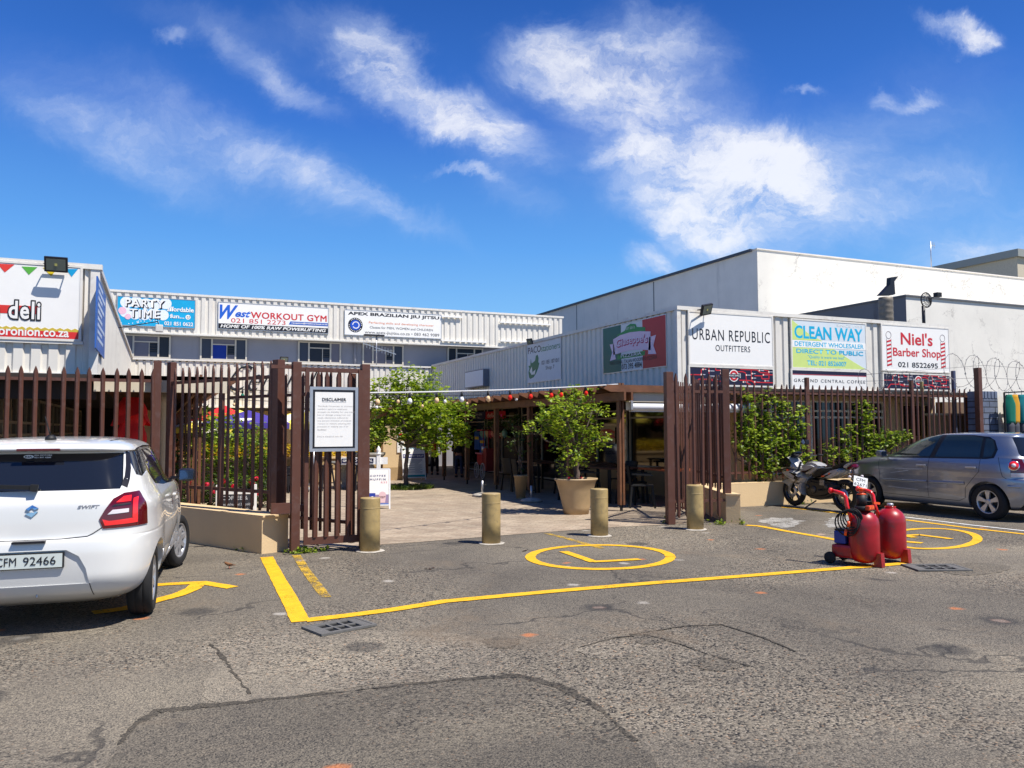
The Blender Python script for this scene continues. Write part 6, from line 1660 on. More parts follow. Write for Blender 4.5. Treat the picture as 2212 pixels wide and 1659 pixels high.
# ================================================================== people in the shade
def skin(name, verts, edges, m, parent, sub=1):
    """verts: (x, y, z, rx, ry)"""
    me = bpy.data.meshes.new(name); me.from_pydata([v[:3] for v in verts], edges, []); o = bpy.data.objects.new(name, me); COL.objects.link(o)
    md = o.modifiers.new('s', 'SKIN'); me.skin_vertices[0].data
    for i, v in enumerate(verts): me.skin_vertices[0].data[i].radius = (v[3], v[4] if len(v) > 4 else v[3])
    me.skin_vertices[0].data[0].use_root = True; md.use_smooth_shade = True; md.branch_smoothing = .6
    s = o.modifiers.new('u', 'SUBSURF'); s.levels = sub; s.render_levels = sub
    dg = bpy.context.evaluated_depsgraph_get(); m2 = bpy.data.meshes.new_from_object(o.evaluated_get(dg)); bpy.data.objects.remove(o)
    m2.name = name; m2.materials.clear(); m2.materials.append(m); m2.polygons.foreach_set('use_smooth', [True] * len(m2.polygons))
    o = bpy.data.objects.new(name, m2); COL.objects.link(o); o.parent = parent; WM[o.name] = WM[parent.name].copy(); return o


def person(label, x, y, rz, h, shirt, trouser, hair, skinc, cap=None, arm=0):
    t = thing('person', label, 'person', (x, y, .004), rz); k = h / 1.75; s = lambda *v: tuple(q * k for q in v)
    hand = lambda sx: (sx * .24, -.10 - arm * .3, .86 + arm * .32) if arm else (sx * .27, -.05, .80)
    elb = lambda sx: (sx * .28, .03, 1.10)
    # body: pelvis root, spine, neck, head, arms, legs in one surface
    V = [s(0, 0, .95, .13, .10), s(0, .01, 1.2, .13, .10), s(0, .01, 1.40, .15, .10), s(0, 0, 1.50, .06, .06), s(0, -.01, 1.60, .078, .088), s(0, -.012, 1.68, .075, .085), s(0, -.005, 1.735, .045, .05)]
    E = [(0, 1), (1, 2), (2, 3), (3, 4), (4, 5), (5, 6)]
    for sx in (-1, 1):
        b = len(V); e, hd = elb(sx), hand(sx)
        V += [s(sx * .17, .01, 1.42, .055, .055), s(*e, .04, .04), s(*hd, .026, .028), s(hd[0], hd[1] - .03, hd[2] - .08, .034, .018)]
        E += [(2, b), (b, b + 1), (b + 1, b + 2), (b + 2, b + 3)]
        for fx in range(4):
            V.append(s(hd[0] + (fx - 1.5) * .016, hd[1] - .05, hd[2] - .155 + abs(fx - 1.5) * .008, .008, .008)); E.append((b + 3, len(V) - 1))
        V.append(s(hd[0] - sx * .045, hd[1] - .045, hd[2] - .08, .009, .009)); E.append((b + 3, len(V) - 1))
        b = len(V); V += [s(sx * .10, 0, .88, .085, .085), s(sx * .11, -.01, .50, .055, .06), s(sx * .12, .01, .12, .038, .042), s(sx * .12, .0, .05, .045, .05), s(sx * .13, -.14, .035, .04, .03)]
        E += [(0, b), (b, b + 1), (b + 1, b + 2), (b + 2, b + 3), (b + 3, b + 4)]
    skin('body', V, E, skinc, t)
    V = [s(0, 0, .90, .165, .125), s(0, .01, 1.18, .16, .125), s(0, .01, 1.38, .18, .12), s(0, .0, 1.455, .09, .08)]; E = [(0, 1), (1, 2), (2, 3)]
    for sx in (-1, 1):
        b = len(V); e = elb(sx); V += [s(sx * .185, .01, 1.40, .075, .075), s(e[0], e[1], e[2] + .06, .065, .065)]; E += [(2, b), (b, b + 1)]
    skin('shirt', V, E, shirt, t)
    V = [s(0, 0, .96, .15, .12), s(0, 0, .90, .15, .12)]; E = [(0, 1)]
    for sx in (-1, 1):
        b = len(V); V += [s(sx * .10, 0, .82, .10, .10), s(sx * .11, -.01, .5, .075, .08), s(sx * .12, .01, .11, .06, .065)]; E += [(1, b), (b, b + 1), (b + 1, b + 2)]
    skin('trousers', V, E, trouser, t)
    for sx in (-1, 1): MB().bevbox(sx * .125 * k - .05 * k, sx * .125 * k + .05 * k, -.2 * k, .08 * k, 0, .08 * k, .02).build('shoe', M['black'], t)
    mb = MB(); mb.lathe([(.088, 0), (.094, .04), (.085, .09), (.05, .125), (.005, .135)], 18, (0, .008 * k, 1.635 * k), sy=1.1); mb.v = [(v[0] * k, v[1] * k, (v[2] - 1.635 * k) * k + 1.635 * k) for v in mb.v]; mb.build('cap' if cap else 'hair', cap or hair, t)
    if cap: MB().bevbox(-.06 * k, .06 * k, -.20 * k, -.06 * k, 1.64 * k, 1.655 * k, .006).build('cap_peak', cap, t)
    mb = MB()
    for sx in (-1, 1): mb.lathe([(.001, -.012), (.012, 0), (.001, .012)], 8, (sx * .03 * k, -.095 * k, 1.63 * k))
    mb.build('eyes', M['black'], t); mb = MB(); mb.add([s(-.014, -.09, 1.585), s(.014, -.09, 1.585), s(0, -.118, 1.59), s(0, -.092, 1.63)], [(0, 1, 2), (0, 2, 3), (1, 3, 2), (0, 3, 1)]); mb.build('nose', skinc, t)
    MB().box(-.022 * k, .022 * k, -.097 * k, -.088 * k, 1.558 * k, 1.566 * k).build('mouth', cmat(120, 60, 55), t)
    return t


sk = mat('brown_skin', S(150, 105, 80), .55, var=.05); hr = cmat(22, 18, 16, 60)
person('person in a red shirt and dark trousers seen from behind in the shaded walkway', *at(940, 27.5), R(160), 1.36, cmat(185, 20, 28, 75), cmat(28, 28, 32, 80), hr, sk, arm=.5)
person('person in dark clothes and jeans wearing a bright orange cap', *at(992, 26), R(150), 1.37, cmat(24, 26, 30, 80), cmat(40, 52, 80, 80), hr, sk, cap=cmat(235, 75, 30, 70), arm=.6)
person('person in a light blue shirt standing behind the tree trunk', *at(866, 28.5), R(60), 1.38, cmat(130, 175, 235, 75), cmat(30, 34, 60, 80), hr, sk)

# sparrow on the tarmac and dry leaves
p = G(496, 1229); t = thing('sparrow', 'small brown sparrow on the tarmac right of the white car', 'bird', (p.x, p.y, .003), R(200))
br = cmat(120, 84, 56, 80); skin('body', [(0, 0, .045, .022, .02), (.025, 0, .055, .022, .02), (.05, 0, .072, .014, .014), (.062, 0, .078, .011, .011), (-.03, 0, .038, .012, .008), (-.075, 0, .032, .009, .003)], [(0, 1), (1, 2), (2, 3), (0, 4), (4, 5)], br, t)
MB().cyl((.07, 0, .078), (.085, 0, .075), .004, .001, 6).build('beak', M['black'], t)
for s_ in (-1, 1): MB().cyl((.005, s_ * .01, .03), (.008, s_ * .012, 0), .0018, n=5).build('leg', M['orange'], t); mb = MB(); mb.add([(.02, s_ * .021, .055), (-.02, s_ * .023, .05), (-.05, s_ * .012, .035), (-.01, s_ * .024, .035)], [(0, 1, 2, 3)]); mb.build('wing', cmat(80, 52, 36, 80), t)
for i, (u, v, lab) in enumerate(((928, 1229, 'dead leaf on the tarmac between the bollards, left of two'), (1137, 1190, 'dead leaf on the tarmac between the bollards and the ring, right of two'))):
    p = G(u, v); t = MB(); rng = random.Random(i); leaves(t, [(0, 0, .01), (.03, .01, .012), (-.03, 0, .01)], .07, rng); o = t.build('dead_leaf', cmat(60, 42, 30, 80), None); o.location = (p.x, p.y, .003); tagit(o, lab, 'leaf', 'dead leaves on the tarmac')
# ================================================================== vehicles
def pchip(rows, k):
    A_ = np.array(rows, float); n = len(A_); d = A_[1:] - A_[:-1]; m = np.zeros_like(A_)
    for i in range(1, n - 1):
        a, b = d[i - 1], d[i]; ok = a * b > 0; m[i] = np.where(ok, 2 * a * b / np.where(ok, a + b, 1), 0)
    m[0] = d[0]; m[-1] = d[-1]; out = []
    for i in range(n - 1):
        for j in range(k):
            t = j / k; out.append((2 * t ** 3 - 3 * t * t + 1) * A_[i] + (t ** 3 - 2 * t * t + t) * m[i] + (-2 * t ** 3 + 3 * t * t) * A_[i + 1] + (t ** 3 - t * t) * m[i + 1])
    out.append(A_[-1]); return np.array(out)


def shell_mesh(name, rows, off, sidef=None, k=5, nr=26, ns=60):
    R_ = pchip(rows, k); sq = []
    for i in range(nr): sq.append((-1 + 2 * i / nr, -1))
    for i in range(ns): sq.append((1, -1 + 2 * i / ns))
    for i in range(nr): sq.append((1 - 2 * i / nr, 1))
    for i in range(ns): sq.append((-1, 1 - 2 * i / ns))
    N = len(sq); vs = []
    for L_, (z, yr, yf, w_, n1, n2) in enumerate(R_):
        zz_ = z + off * (L_ / len(R_) * 2 - 1 if L_ / len(R_) > .93 or L_ < 3 else 0)
        yr -= off; yf += off; w_ += off; ym, hl = (yr + yf) / 2, (yf - yr) / 2
        for sx, sy in sq:
            n_ = n1 if sy < 0 else n2; q = (abs(sx) ** n_ + abs(sy) ** n_) ** (1 / n_); x, y = sx / q * w_, ym + sy / q * hl
            if sidef: x += math.copysign(sidef(y, z), sx) * min(1, abs(sx / q) ** 2)
            vs.append((x, y, zz_))
    M_ = len(R_); fs = [(i * N + j, i * N + (j + 1) % N, (i + 1) * N + (j + 1) % N, (i + 1) * N + j) for i in range(M_ - 1) for j in range(N)]
    fs += [tuple(reversed(range(N))), tuple((M_ - 1) * N + j for j in range(N))]
    me = bpy.data.meshes.new(name); me.from_pydata(vs, [], fs); bm = bmesh.new(); bm.from_mesh(me); bmesh.ops.recalc_face_normals(bm, faces=bm.faces); bm.to_mesh(me); bm.free(); me.polygons.foreach_set('use_smooth', [True] * len(fs)); me.update(); return me


def tmpobj(me): o = bpy.data.objects.new('tmp', me); COL.objects.link(o); return o


def boolean(me, cutters, op):
    """me: mesh, cutters: one MB of closed solids; returns a new mesh"""
    c = bpy.data.meshes.new('cut'); c.from_pydata(cutters.v, [], cutters.f); bm = bmesh.new(); bm.from_mesh(c); bmesh.ops.recalc_face_normals(bm, faces=bm.faces); bm.to_mesh(c); bm.free()
    a, b = tmpobj(me), tmpobj(c); md = a.modifiers.new('b', 'BOOLEAN'); md.operation = op; md.object = b; md.solver = 'EXACT'
    dg = bpy.context.evaluated_depsgraph_get(); r = bpy.data.meshes.new_from_object(a.evaluated_get(dg)); bpy.data.objects.remove(a); bpy.data.objects.remove(b); return r


def sharpen(me, ang=32):
    bm = bmesh.new(); bm.from_mesh(me)
    for e in bm.edges: e.smooth = not (len(e.link_faces) == 2 and e.calc_face_angle(0) > R(ang))
    for f in bm.faces: f.smooth = True
    bm.to_mesh(me); bm.free(); return me


def addmesh(name, me, m, parent):
    me.name = name; me.materials.clear(); me.materials.append(m); sharpen(me); o = bpy.data.objects.new(name, me); COL.objects.link(o); o.parent = parent; WM[o.name] = WM[parent.name].copy(); return o


def carve(me, cuts):
    for c in cuts: me = boolean(me, c, 'DIFFERENCE')
    return me


sidecut = lambda mb, poly, x0, x1: mb.prism(poly, lambda a, b, q: (x0 + q, a, b), x1 - x0)
rearcut = lambda mb, poly, y0, y1: mb.prism(poly, lambda a, b, q: (a, y0 + q, b), y1 - y0)


def ribbon(bvh, pts, dirn, wd, off=.002, side='side', sx=1, th=0, step=.02):
    """strip laid on the body along a traced line"""
    P_ = []
    for (a, b), (c, d) in zip(pts[:-1], pts[1:]):
        n = max(1, int(math.hypot(c - a, d - b) / step))
        for i in range(n): P_.append((a + (c - a) * i / n, b + (d - b) * i / n))
    P_.append(pts[-1]); H = []
    for a, b in P_:
        if side == 'side': h = bvh.ray_cast(Vector((sx * 2, a, b)), Vector((-sx, 0, 0)))
        elif side == 'rear': h = bvh.ray_cast(Vector((a, -2, b)), Vector((0, 1, 0)))
        else: h = bvh.ray_cast(Vector((a, b, 3)), Vector((0, 0, -1)))
        if h[0] is not None: H.append((h[0], h[1]))
    mb = MB(); vs = []
    for i, (p, nr) in enumerate(H):
        t_ = (H[min(i + 1, len(H) - 1)][0] - H[max(i - 1, 0)][0]).normalized(); s_ = t_.cross(nr).normalized() * wd / 2; q = p + nr * off
        if th: vs += [q - s_, q - s_ * .7 + nr * th, q + s_ * .7 + nr * th, q + s_]
        else: vs += [q - s_, q + s_]
    w_ = 4 if th else 2; n = len(H)
    mb.add(vs, [(i * w_ + j, (i + 1) * w_ + j, (i + 1) * w_ + j + 1, i * w_ + j + 1) for i in range(n - 1) for j in range(w_ - 1)], True); return mb


def wheel(parent, x, y, r, wd, side, m_rim, spokes=5, style=0, rz=0):
    """side +1: outer face towards +x"""
    W_ = bpy.data.objects.new('wheel', None); COL.objects.link(W_); W_.parent = parent; W_.location = (x, y, r); W_.rotation_euler = (0, 0, rz); WM[W_.name] = WM[parent.name].copy()
    h = wd / 2; rr = r * .66
    MB().lathe([(rr, -h * .86), (rr + .02, -h), (r * .9, -h), (r * .975, -h * .82), (r, -h * .5), (r, -h * .32), (r * .985, -h * .3), (r, -h * .27), (r, h * .27), (r * .985, h * .3), (r, h * .32), (r, h * .5), (r * .975, h * .82), (r * .9, h), (rr + .02, h), (rr, h * .86), (rr, -h * .86)], 48, axis='X').build('tyre', M['rubber'], W_)
    mb = MB(); s = side
    mb.lathe([(rr - .002, s * h * .88), (rr - .014, s * h * .9), (rr - .022, s * h * .6), (rr - .03, -s * h * .8)], 40, axis='X', caps=False)
    mb.lathe([(.028, s * h * .80), (.055, s * h * .72), (.062, s * h * .4), (.05, 0)], 20, axis='X')
    for i in range(spokes):
        a = 2 * math.pi * i / spokes + .3; dy, dz = math.cos(a), math.sin(a); ty, tz = -dz, dy
        w0, w1 = (.030, .022) if style == 0 else (.02, .045)
        vs = [(s * h * f, dy * q + ty * w_ * e, dz * q + tz * w_ * e) for q, w_, f in ((.045, w0, .76), (rr - .02, w1, .82)) for e in (-1, 1)] + [(s * h * .35, dy * q + ty * w_ * e, dz * q + tz * w_ * e) for q, w_ in ((.045, w0), (rr - .02, w1)) for e in (-1, 1)]
        mb.add(vs, [(0, 1, 3, 2), (4, 6, 7, 5), (0, 2, 6, 4), (1, 5, 7, 3), (2, 3, 7, 6), (0, 4, 5, 1)])
    mb.build('rim', m_rim, W_)
    MB().lathe([(.02, s * h * .1), (rr * .75, s * h * .1), (rr * .75, 0), (.02, 0)], 28, axis='X').build('brake_disc', M['blackplastic'], W_)
    MB().lathe([(rr - .03, -s * h * .5), (.01, -s * h * .5)], 28, axis='X').build('wheel_back', M['rubber'], W_)
    return W_


def arches(mb, ys, r, z):
    for y in ys:
        for s in (-1, 1):
            prof = [(y + r * math.cos(R(a)), z + r * math.sin(R(a))) for a in range(0, 360, 10)]
            mb.prism(prof, (lambda s: lambda a, b, q: (s * (.56 + q), a, b))(s), .6)


def drape(o, bvh, lift=.003):
    """lay a flat badge or word on the curved tail panel"""
    ys = [v.co.y for v in o.data.vertices]; y0 = max(ys)
    for v in o.data.vertices:
        h = bvh.ray_cast(Vector((v.co.x, -2, v.co.z)), Vector((0, 1, 0)))
        if h[0] is not None: v.co.y = h[0].y - lift + (v.co.y - y0)
    return o


# ---------------- white hatchback
WR = [(.19, .34, 3.60, .74, 5, 5), (.25, .16, 3.72, .80, 5.5, 5), (.33, .05, 3.80, .84, 6, 5), (.45, .0, 3.84, .862, 6, 5), (.60, .0, 3.83, .868, 6, 5), (.70, .012, 3.82, .868, 6, 5), (.712, .018, 3.82, .867, 6, 5), (.722, .055, 3.815, .866, 6.3, 5), (.74, .062, 3.81, .866, 6.5, 5), (.85, .066, 3.78, .862, 6.5, 5), (.96, .074, 3.66, .848, 6.5, 4.5),
      (1.01, .088, 3.40, .825, 6.3, 4), (1.05, .105, 3.0, .805, 6, 4), (1.09, .13, 2.86, .785, 5.8, 4), (1.2, .20, 2.68, .748, 5.5, 4), (1.33, .285, 2.44, .70, 5.2, 4), (1.375, .31, 2.35, .68, 5.2, 4), (1.385, .24, 2.32, .675, 5.2, 4), (1.405, .225, 2.27, .66, 5.2, 4), (1.435, .26, 2.13, .625, 5, 4), (1.462, .40, 1.97, .56, 4.5, 3.5), (1.482, .62, 1.76, .46, 4, 3), (1.494, .85, 1.5, .3, 3, 3), (1.498, 1.05, 1.3, .1, 2, 2)]
g1 = lambda v, c, s: math.exp(-((v - c) / s) ** 2)
wside = lambda y, z: .022 * g1(y, .66, .42) * g1(z, .56, .2) + .022 * g1(y, 3.1, .42) * g1(z, .55, .2) - .020 * g1(y, 1.9, .75) * g1(z, .60, .13) + .010 * g1(y, .7, .5) * g1(z, .93, .05)
pearl = mat('white_car_paint', S(222, 221, 216), .28, var=0, coat=1.0)
WR = [(r[0], r[1], r[2], r[3] * .968, r[4], r[5]) for r in WR]
ctr = Vector((-.875, 6.97, 0)); hd = -.092
WC = thing('parked_car', 'white hatchback parked nose in to the left fence, seen from behind', 'car', (ctr.x, ctr.y, .004), hd)
base = shell_mesh('body', WR, 0, wside)
rw = [(-.585, 1.085), (.585, 1.085), (.60, 1.13), (.575, 1.365), (-.575, 1.365), (-.60, 1.13)]
sw = [(.50, 1.375), (.43, 1.30), (.405, 1.185), (.52, 1.165), (.74, 1.20), (.98, 1.075), (1.5, 1.035), (2.78, .995), (2.66, 1.06), (2.30, 1.33), (2.05, 1.40), (1.2, 1.415), (.7, 1.40)]
cs = [MB() for _ in range(5)]; rearcut(cs[0], rw, -.2, .55); sidecut(cs[1], sw, .45, 1.1); sidecut(cs[1], sw, -1.1, -.45); cs[2].prism([(-.62, 1.09), (.62, 1.09), (.54, 1.40), (-.54, 1.40)], lambda a, b, q: (a, 2.0 + q, b), 1.2)
arches(cs[3], (.66, 3.10), .335, .295)
rearcut(cs[4], [(-.41, .385), (.41, .385), (.385, .50), (.335, .595), (.25, .645), (-.25, .645), (-.335, .595), (-.385, .50)], -.1, .022)
body = carve(base, cs); wb = addmesh('body', body, pearl, WC); bvh = BVHTree.FromPolygons([v.co[:] for v in body.vertices], [p.vertices[:] for p in body.polygons])
ins = shell_mesh('g', WR, -.007, wside)
c = MB(); rearcut(c, rw, -.2, .545); rwo = addmesh('rear_window', boolean(ins.copy(), c, 'INTERSECT'), M['glass'], WC)
for s in (-1, 1):
    c = MB(); sidecut(c, sw, *((.455, 1.1) if s > 0 else (-1.1, -.455))); addmesh('side_window', boolean(ins.copy(), c, 'INTERSECT'), M['glass'], WC)
c = MB(); c.prism([(-.62, 1.09), (.62, 1.09), (.54, 1.40), (-.54, 1.40)], lambda a, b, q: (a, 2.005 + q, b), 1.19); addmesh('windscreen', boolean(ins.copy(), c, 'INTERSECT'), M['glass'], WC)
lens = mat('red_lamp_lens', S(190, 12, 20), .08, var=0, coat=1.0); lensd = mat('dark_red_lamp_lens', S(90, 8, 16), .08, var=0, coat=1.0); lensb = mat('bright_red_lamp', S(245, 40, 40), .15, var=0, coat=1.0); clr = mat('clear_lamp_lens', S(225, 215, 215), .1, var=0, coat=1.0)
lp = [(.458, .86), (.488, .787), (1.0, .80), (1.0, 1.045), (.72, 1.062), (.62, 1.055), (.55, 1.015), (.495, .93)]
o1 = shell_mesh('g', WR, .007, wside); o2 = shell_mesh('g', WR, .010, wside)
for s in (1, -1):
    c = MB(); rearcut(c, [(a * s, b) for a, b in lp], -.2, .30); L_ = addmesh('tail_lamp', boolean(o1.copy(), c, 'INTERSECT'), lensd, WC)
    c = MB(); rearcut(c, [(a * s, b) for a, b in ((.48, .86), (.50, .81), (.72, .82), (.72, .86), (.53, .845))], -.2, .3); rearcut(c, [(a * s, b) for a, b in ((.685, .86), (.72, .86), (.715, 1.02), (.685, 1.01))], -.2, .3); rearcut(c, [(a * s, b) for a, b in ((.57, .985), (.67, .99), (.67, 1.035), (.62, 1.03))], -.2, .3)
    addmesh('lamp_band', boolean(o2.copy(), c, 'INTERSECT'), lensb, L_)
    c = MB(); rearcut(c, [(a * s, b) for a, b in ((.515, .895), (.66, .905), (.66, .935), (.55, .93))], -.2, .3); addmesh('reverse_lens', boolean(o2.copy(), c, 'INTERSECT'), clr, L_)
    c = MB(); rearcut(c, [(a * s, b) for a, b in ((.545, .955), (.67, .965), (.67, .978), (.56, .97))], -.2, .3); addmesh('lamp_divider', boolean(o2.copy(), c, 'INTERSECT'), M['black'], L_)
seam = mat('panel_gap', S(40, 40, 42), .9, var=0)
ribbon(bvh, [(-.49, .80), (-.42, .755), (-.38, .735), (-.2, .722), (.2, .722), (.38, .735), (.42, .755), (.485, .80)], 0, .007, side='rear').build('tailgate_gap', seam, WC)
ribbon(bvh, [(.612, 1.10), (.622, 1.17), (.618, 1.25), (.598, 1.372)], 0, .05, side='rear').build('window_seal', M['black'], WC)
ribbon(bvh, [(-.612, 1.10), (-.622, 1.17), (-.618, 1.25), (-.598, 1.372)], 0, .05, side='rear').build('window_seal', M['black'], WC)
for s in (1, -1):
    ribbon(bvh, [(2.78, .99), (2.80, .7), (2.74, .35)], 0, .007, side='side', sx=s).build('door_gap', seam, WC)
    ribbon(bvh, [(1.72, 1.03), (1.74, .7), (1.70, .32)], 0, .007, side='side', sx=s).build('door_gap', seam, WC)
    ribbon(bvh, [(.98, 1.06), (.95, .85), (1.02, .66), (1.1, .5)], 0, .006, side='side', sx=s).build('door_gap', seam, WC)
    ribbon(bvh, [(s * .41, .385), (s * .42, .33), (s * .43, .28)], 0, .006, side='rear').build('bumper_crease', seam, WC)
    mb = ribbon(bvh, [(s * .46, .50), (s * .50, .8), (s * .53, 1.3), (s * .53, 1.8)], 0, .014, side='top'); mb.build('roof_channel', M['blackplastic'], WC)
MB().box(-.11, .11, -.02, .03, .706, .721).build('boot_catch', M['black'], WC)
pl = MB().box(-.236, .236, -.008, .03, .516, .632, bev=.004).build('number_plate', M['blackplastic'], WC)
MB().box(-.227, .227, -.012, -.0081, .523, .625).build('plate_face', cmat(205, 212, 205), pl)
joined([text('CFM', -.205, .545, .13, .062, M['black'], pl, y=-.013, bold=0), text('92466', -.03, .545, .215, .062, M['black'], pl, y=-.013, bold=0)])
yb = .055
drape(plates(WC, 'maker_badge', M['chrome'], [[(-.042, .955), (0, .985), (.045, .96), (.02, .948), (0, .962), (-.02, .945)], [(-.045, .945), (.02, .925), (0, .905), (-.03, .918), (0, .93)], [(.042, .935), (0, .893), (-.045, .918), (-.015, .928), (0, .915), (.02, .937)]][:3], yb, .006), bvh)
drape(text('SWIFT', .305, .945, .155, .026, cmat(120, 122, 128), WC, y=.066, bold=.03, shear=.25, t=.008), bvh)
c = MB(); MB().box(-.15, .15, .205, .24, 1.388, 1.408, bev=.006).build('brake_lamp', lensd, WC)
mb = MB(); mb.bar((-.02, .09, 1.115), (-.40, .105, 1.135), .035, .03); mb.bar((-.02, .09, 1.115), (.03, .095, 1.11), .06, .05); mb.build('rear_wiper', M['blackplastic'], WC)
mb = MB(); mb.plate(circ(-.075, 1.345, .035, 20, ry=.014), .262, .004); mb.build('sticker', M['white'], WC)
text('KIA', -.1, 1.338, .05, .014, M['black'], WC, y=.2575, bold=.03); joined([text('KIA MOTORS', -.035, 1.350, .12, .011, M['white'], WC, y=.2645, bold=.02), text('021 841 4300', -.035, 1.333, .115, .011, M['white'], WC, y=.2555, bold=.02)])
MB().lathe([(.045, 0), (.04, .025), (.018, .045)], 16, (.02, .52, 1.468)).build('aerial_base', M['blackplastic'], WC); MB().cyl((.02, .52, 1.5), (.0, .40, 1.66), .007, .004, 8).build('aerial', M['blackplastic'], WC)
MB().box(-.52, .52, .34, 3.5, .20, .30).build('underbody', M['blackplastic'], WC)
MB().cyl((.05, .06, .29), (.05, .10, .34), .008, n=8).build('tow_eye', M['aluminium'], WC)
for s in (1, -1):
    mr = MB().bevbox(*sorted((s * .83, s * 1.01)), 2.60, 2.72, .99, 1.13, .05).build('wing_mirror', M['black'], WC)
    MB().bevbox(*sorted((s * .85, s * .99)), 2.594, 2.602, 1.01, 1.112, .003).build('mirror_glass', mat('mirror_glass', S(70, 90, 120), .05, .9, var=0), mr)
    MB().bar((s * .76, 2.68, 1.03), (s * .90, 2.66, 1.04), .05, .03).build('mirror_stalk', M['black'], WC)
    MB().bevbox(*sorted((s * .845, s * .878)), 1.82, 2.0, .90, .925, .008).build('door_handle', pearl, WC)
for s in (1, -1):
    wheel(WC, s * .715, .66, .295, .19, s, M['aluminium'], 8)
    wheel(WC, s * .76, 3.10, .295, .19, s, M['aluminium'], 8, rz=R(-16))

# ---------------- silver hatchback
PR = [(.17, .30, 3.6, .74, 5, 5), (.22, .12, 3.75, .79, 6, 5), (.35, .03, 3.86, .818, 6, 4.5), (.5, 0, 3.9, .826, 6, 4), (.64, .0, 3.88, .826, 6, 4), (.70, .025, 3.86, .826, 6, 4), (.715, .07, 3.85, .826, 6.5, 4), (.85, .08, 3.78, .822, 6.5, 4), (.93, .10, 3.62, .812, 6.5, 3.6), (.98, .12, 3.34, .798, 6.5, 3.5), (1.03, .14, 2.98, .783, 6.5, 3.5), (1.08, .17, 2.80, .768, 6, 4), (1.2, .225, 2.56, .735, 6, 4),
      (1.33, .285, 2.26, .69, 5.5, 4), (1.375, .30, 2.12, .668, 5.3, 4), (1.40, .30, 2.0, .655, 5, 4), (1.43, .36, 1.85, .61, 4.5, 4), (1.45, .55, 1.65, .5, 4, 3), (1.462, .8, 1.4, .3, 3, 3), (1.465, 1.0, 1.2, .1, 2, 2)]
pside = lambda y, z: .022 * g1(y, .68, .40) * g1(z, .52, .2) + .022 * g1(y, 3.14, .42) * g1(z, .52, .2) - .014 * g1(y, 1.95, .8) * g1(z, .42, .12) + .006 * g1(z, .80, .06)
silv = mat('silver_car_paint', S(150, 155, 166), .3, .7, var=.05, vs=2, coat=.8, dirt=(.20, .185, .165, .35), ds=2.2)
PC = thing('parked_car', 'dusty silver five door hatchback parked nose in behind the motorcycle', 'car', (13.55, 8.45, .004), 0)
base = shell_mesh('body', PR, 0, pside)
fw_ = [(2.86, 1.0), (2.55, 1.22), (2.18, 1.36), (1.90, 1.41), (1.62, 1.42), (1.78, 1.03)]; rwn = [(1.52, 1.42), (1.68, 1.03), (.82, 1.04), (.82, 1.37), (1.0, 1.40)]; qw = [(.76, 1.045), (.62, 1.06), (.57, 1.18), (.645, 1.345), (.76, 1.365)]
dlo = [(2.94, .975), (2.58, 1.235), (2.18, 1.38), (1.90, 1.425), (1.0, 1.418), (.70, 1.385), (.60, 1.33), (.53, 1.18), (.57, 1.035), (.70, 1.015), (1.8, 1.0)]
prw = [(-.60, 1.06), (.60, 1.06), (.61, 1.12), (.56, 1.38), (-.56, 1.38), (-.61, 1.12)]
cs = [MB() for _ in range(4)]; sidecut(cs[0], dlo, .45, 1.1); sidecut(cs[0], dlo, -1.1, -.45); rearcut(cs[1], prw, -.2, .55); cs[2].prism([(-.60, 1.06), (.60, 1.06), (.52, 1.41), (-.52, 1.41)], lambda a, b, q: (a, 1.85 + q, b), 1.3); arches(cs[3], (.68, 3.14), .345, .30)
body = carve(base, cs); addmesh('body', body, silv, PC); bvh = BVHTree.FromPolygons([v.co[:] for v in body.vertices], [p.vertices[:] for p in body.polygons])
i1 = shell_mesh('g', PR, -.004, pside); i2 = shell_mesh('g', PR, -.001, pside)
sg = mat('side_glass', S(46, 58, 56), .03, var=0, spec=.8)
for s in (-1, 1):
    ed = lambda e: (.455 + e, 1.1) if s > 0 else (-1.1, -.455 - e)
    c = MB(); sidecut(c, dlo, *ed(0)); addmesh('window_trim', boolean(i1.copy(), c, 'INTERSECT'), M['black'], PC)
    for q in (fw_, rwn, qw):
        c = MB(); sidecut(c, q, *ed(.02)); addmesh('side_window', boolean(i2.copy(), c, 'INTERSECT'), sg, PC)
c = MB(); rearcut(c, prw, -.2, .545); addmesh('rear_window', boolean(i1.copy(), c, 'INTERSECT'), M['glass'], PC)
c = MB(); c.prism([(-.60, 1.06), (.60, 1.06), (.52, 1.41), (-.52, 1.41)], lambda a, b, q: (a, 1.855 + q, b), 1.29); addmesh('windscreen', boolean(i1.copy(), c, 'INTERSECT'), M['glass'], PC)
o1 = shell_mesh('g', PR, .006, pside)
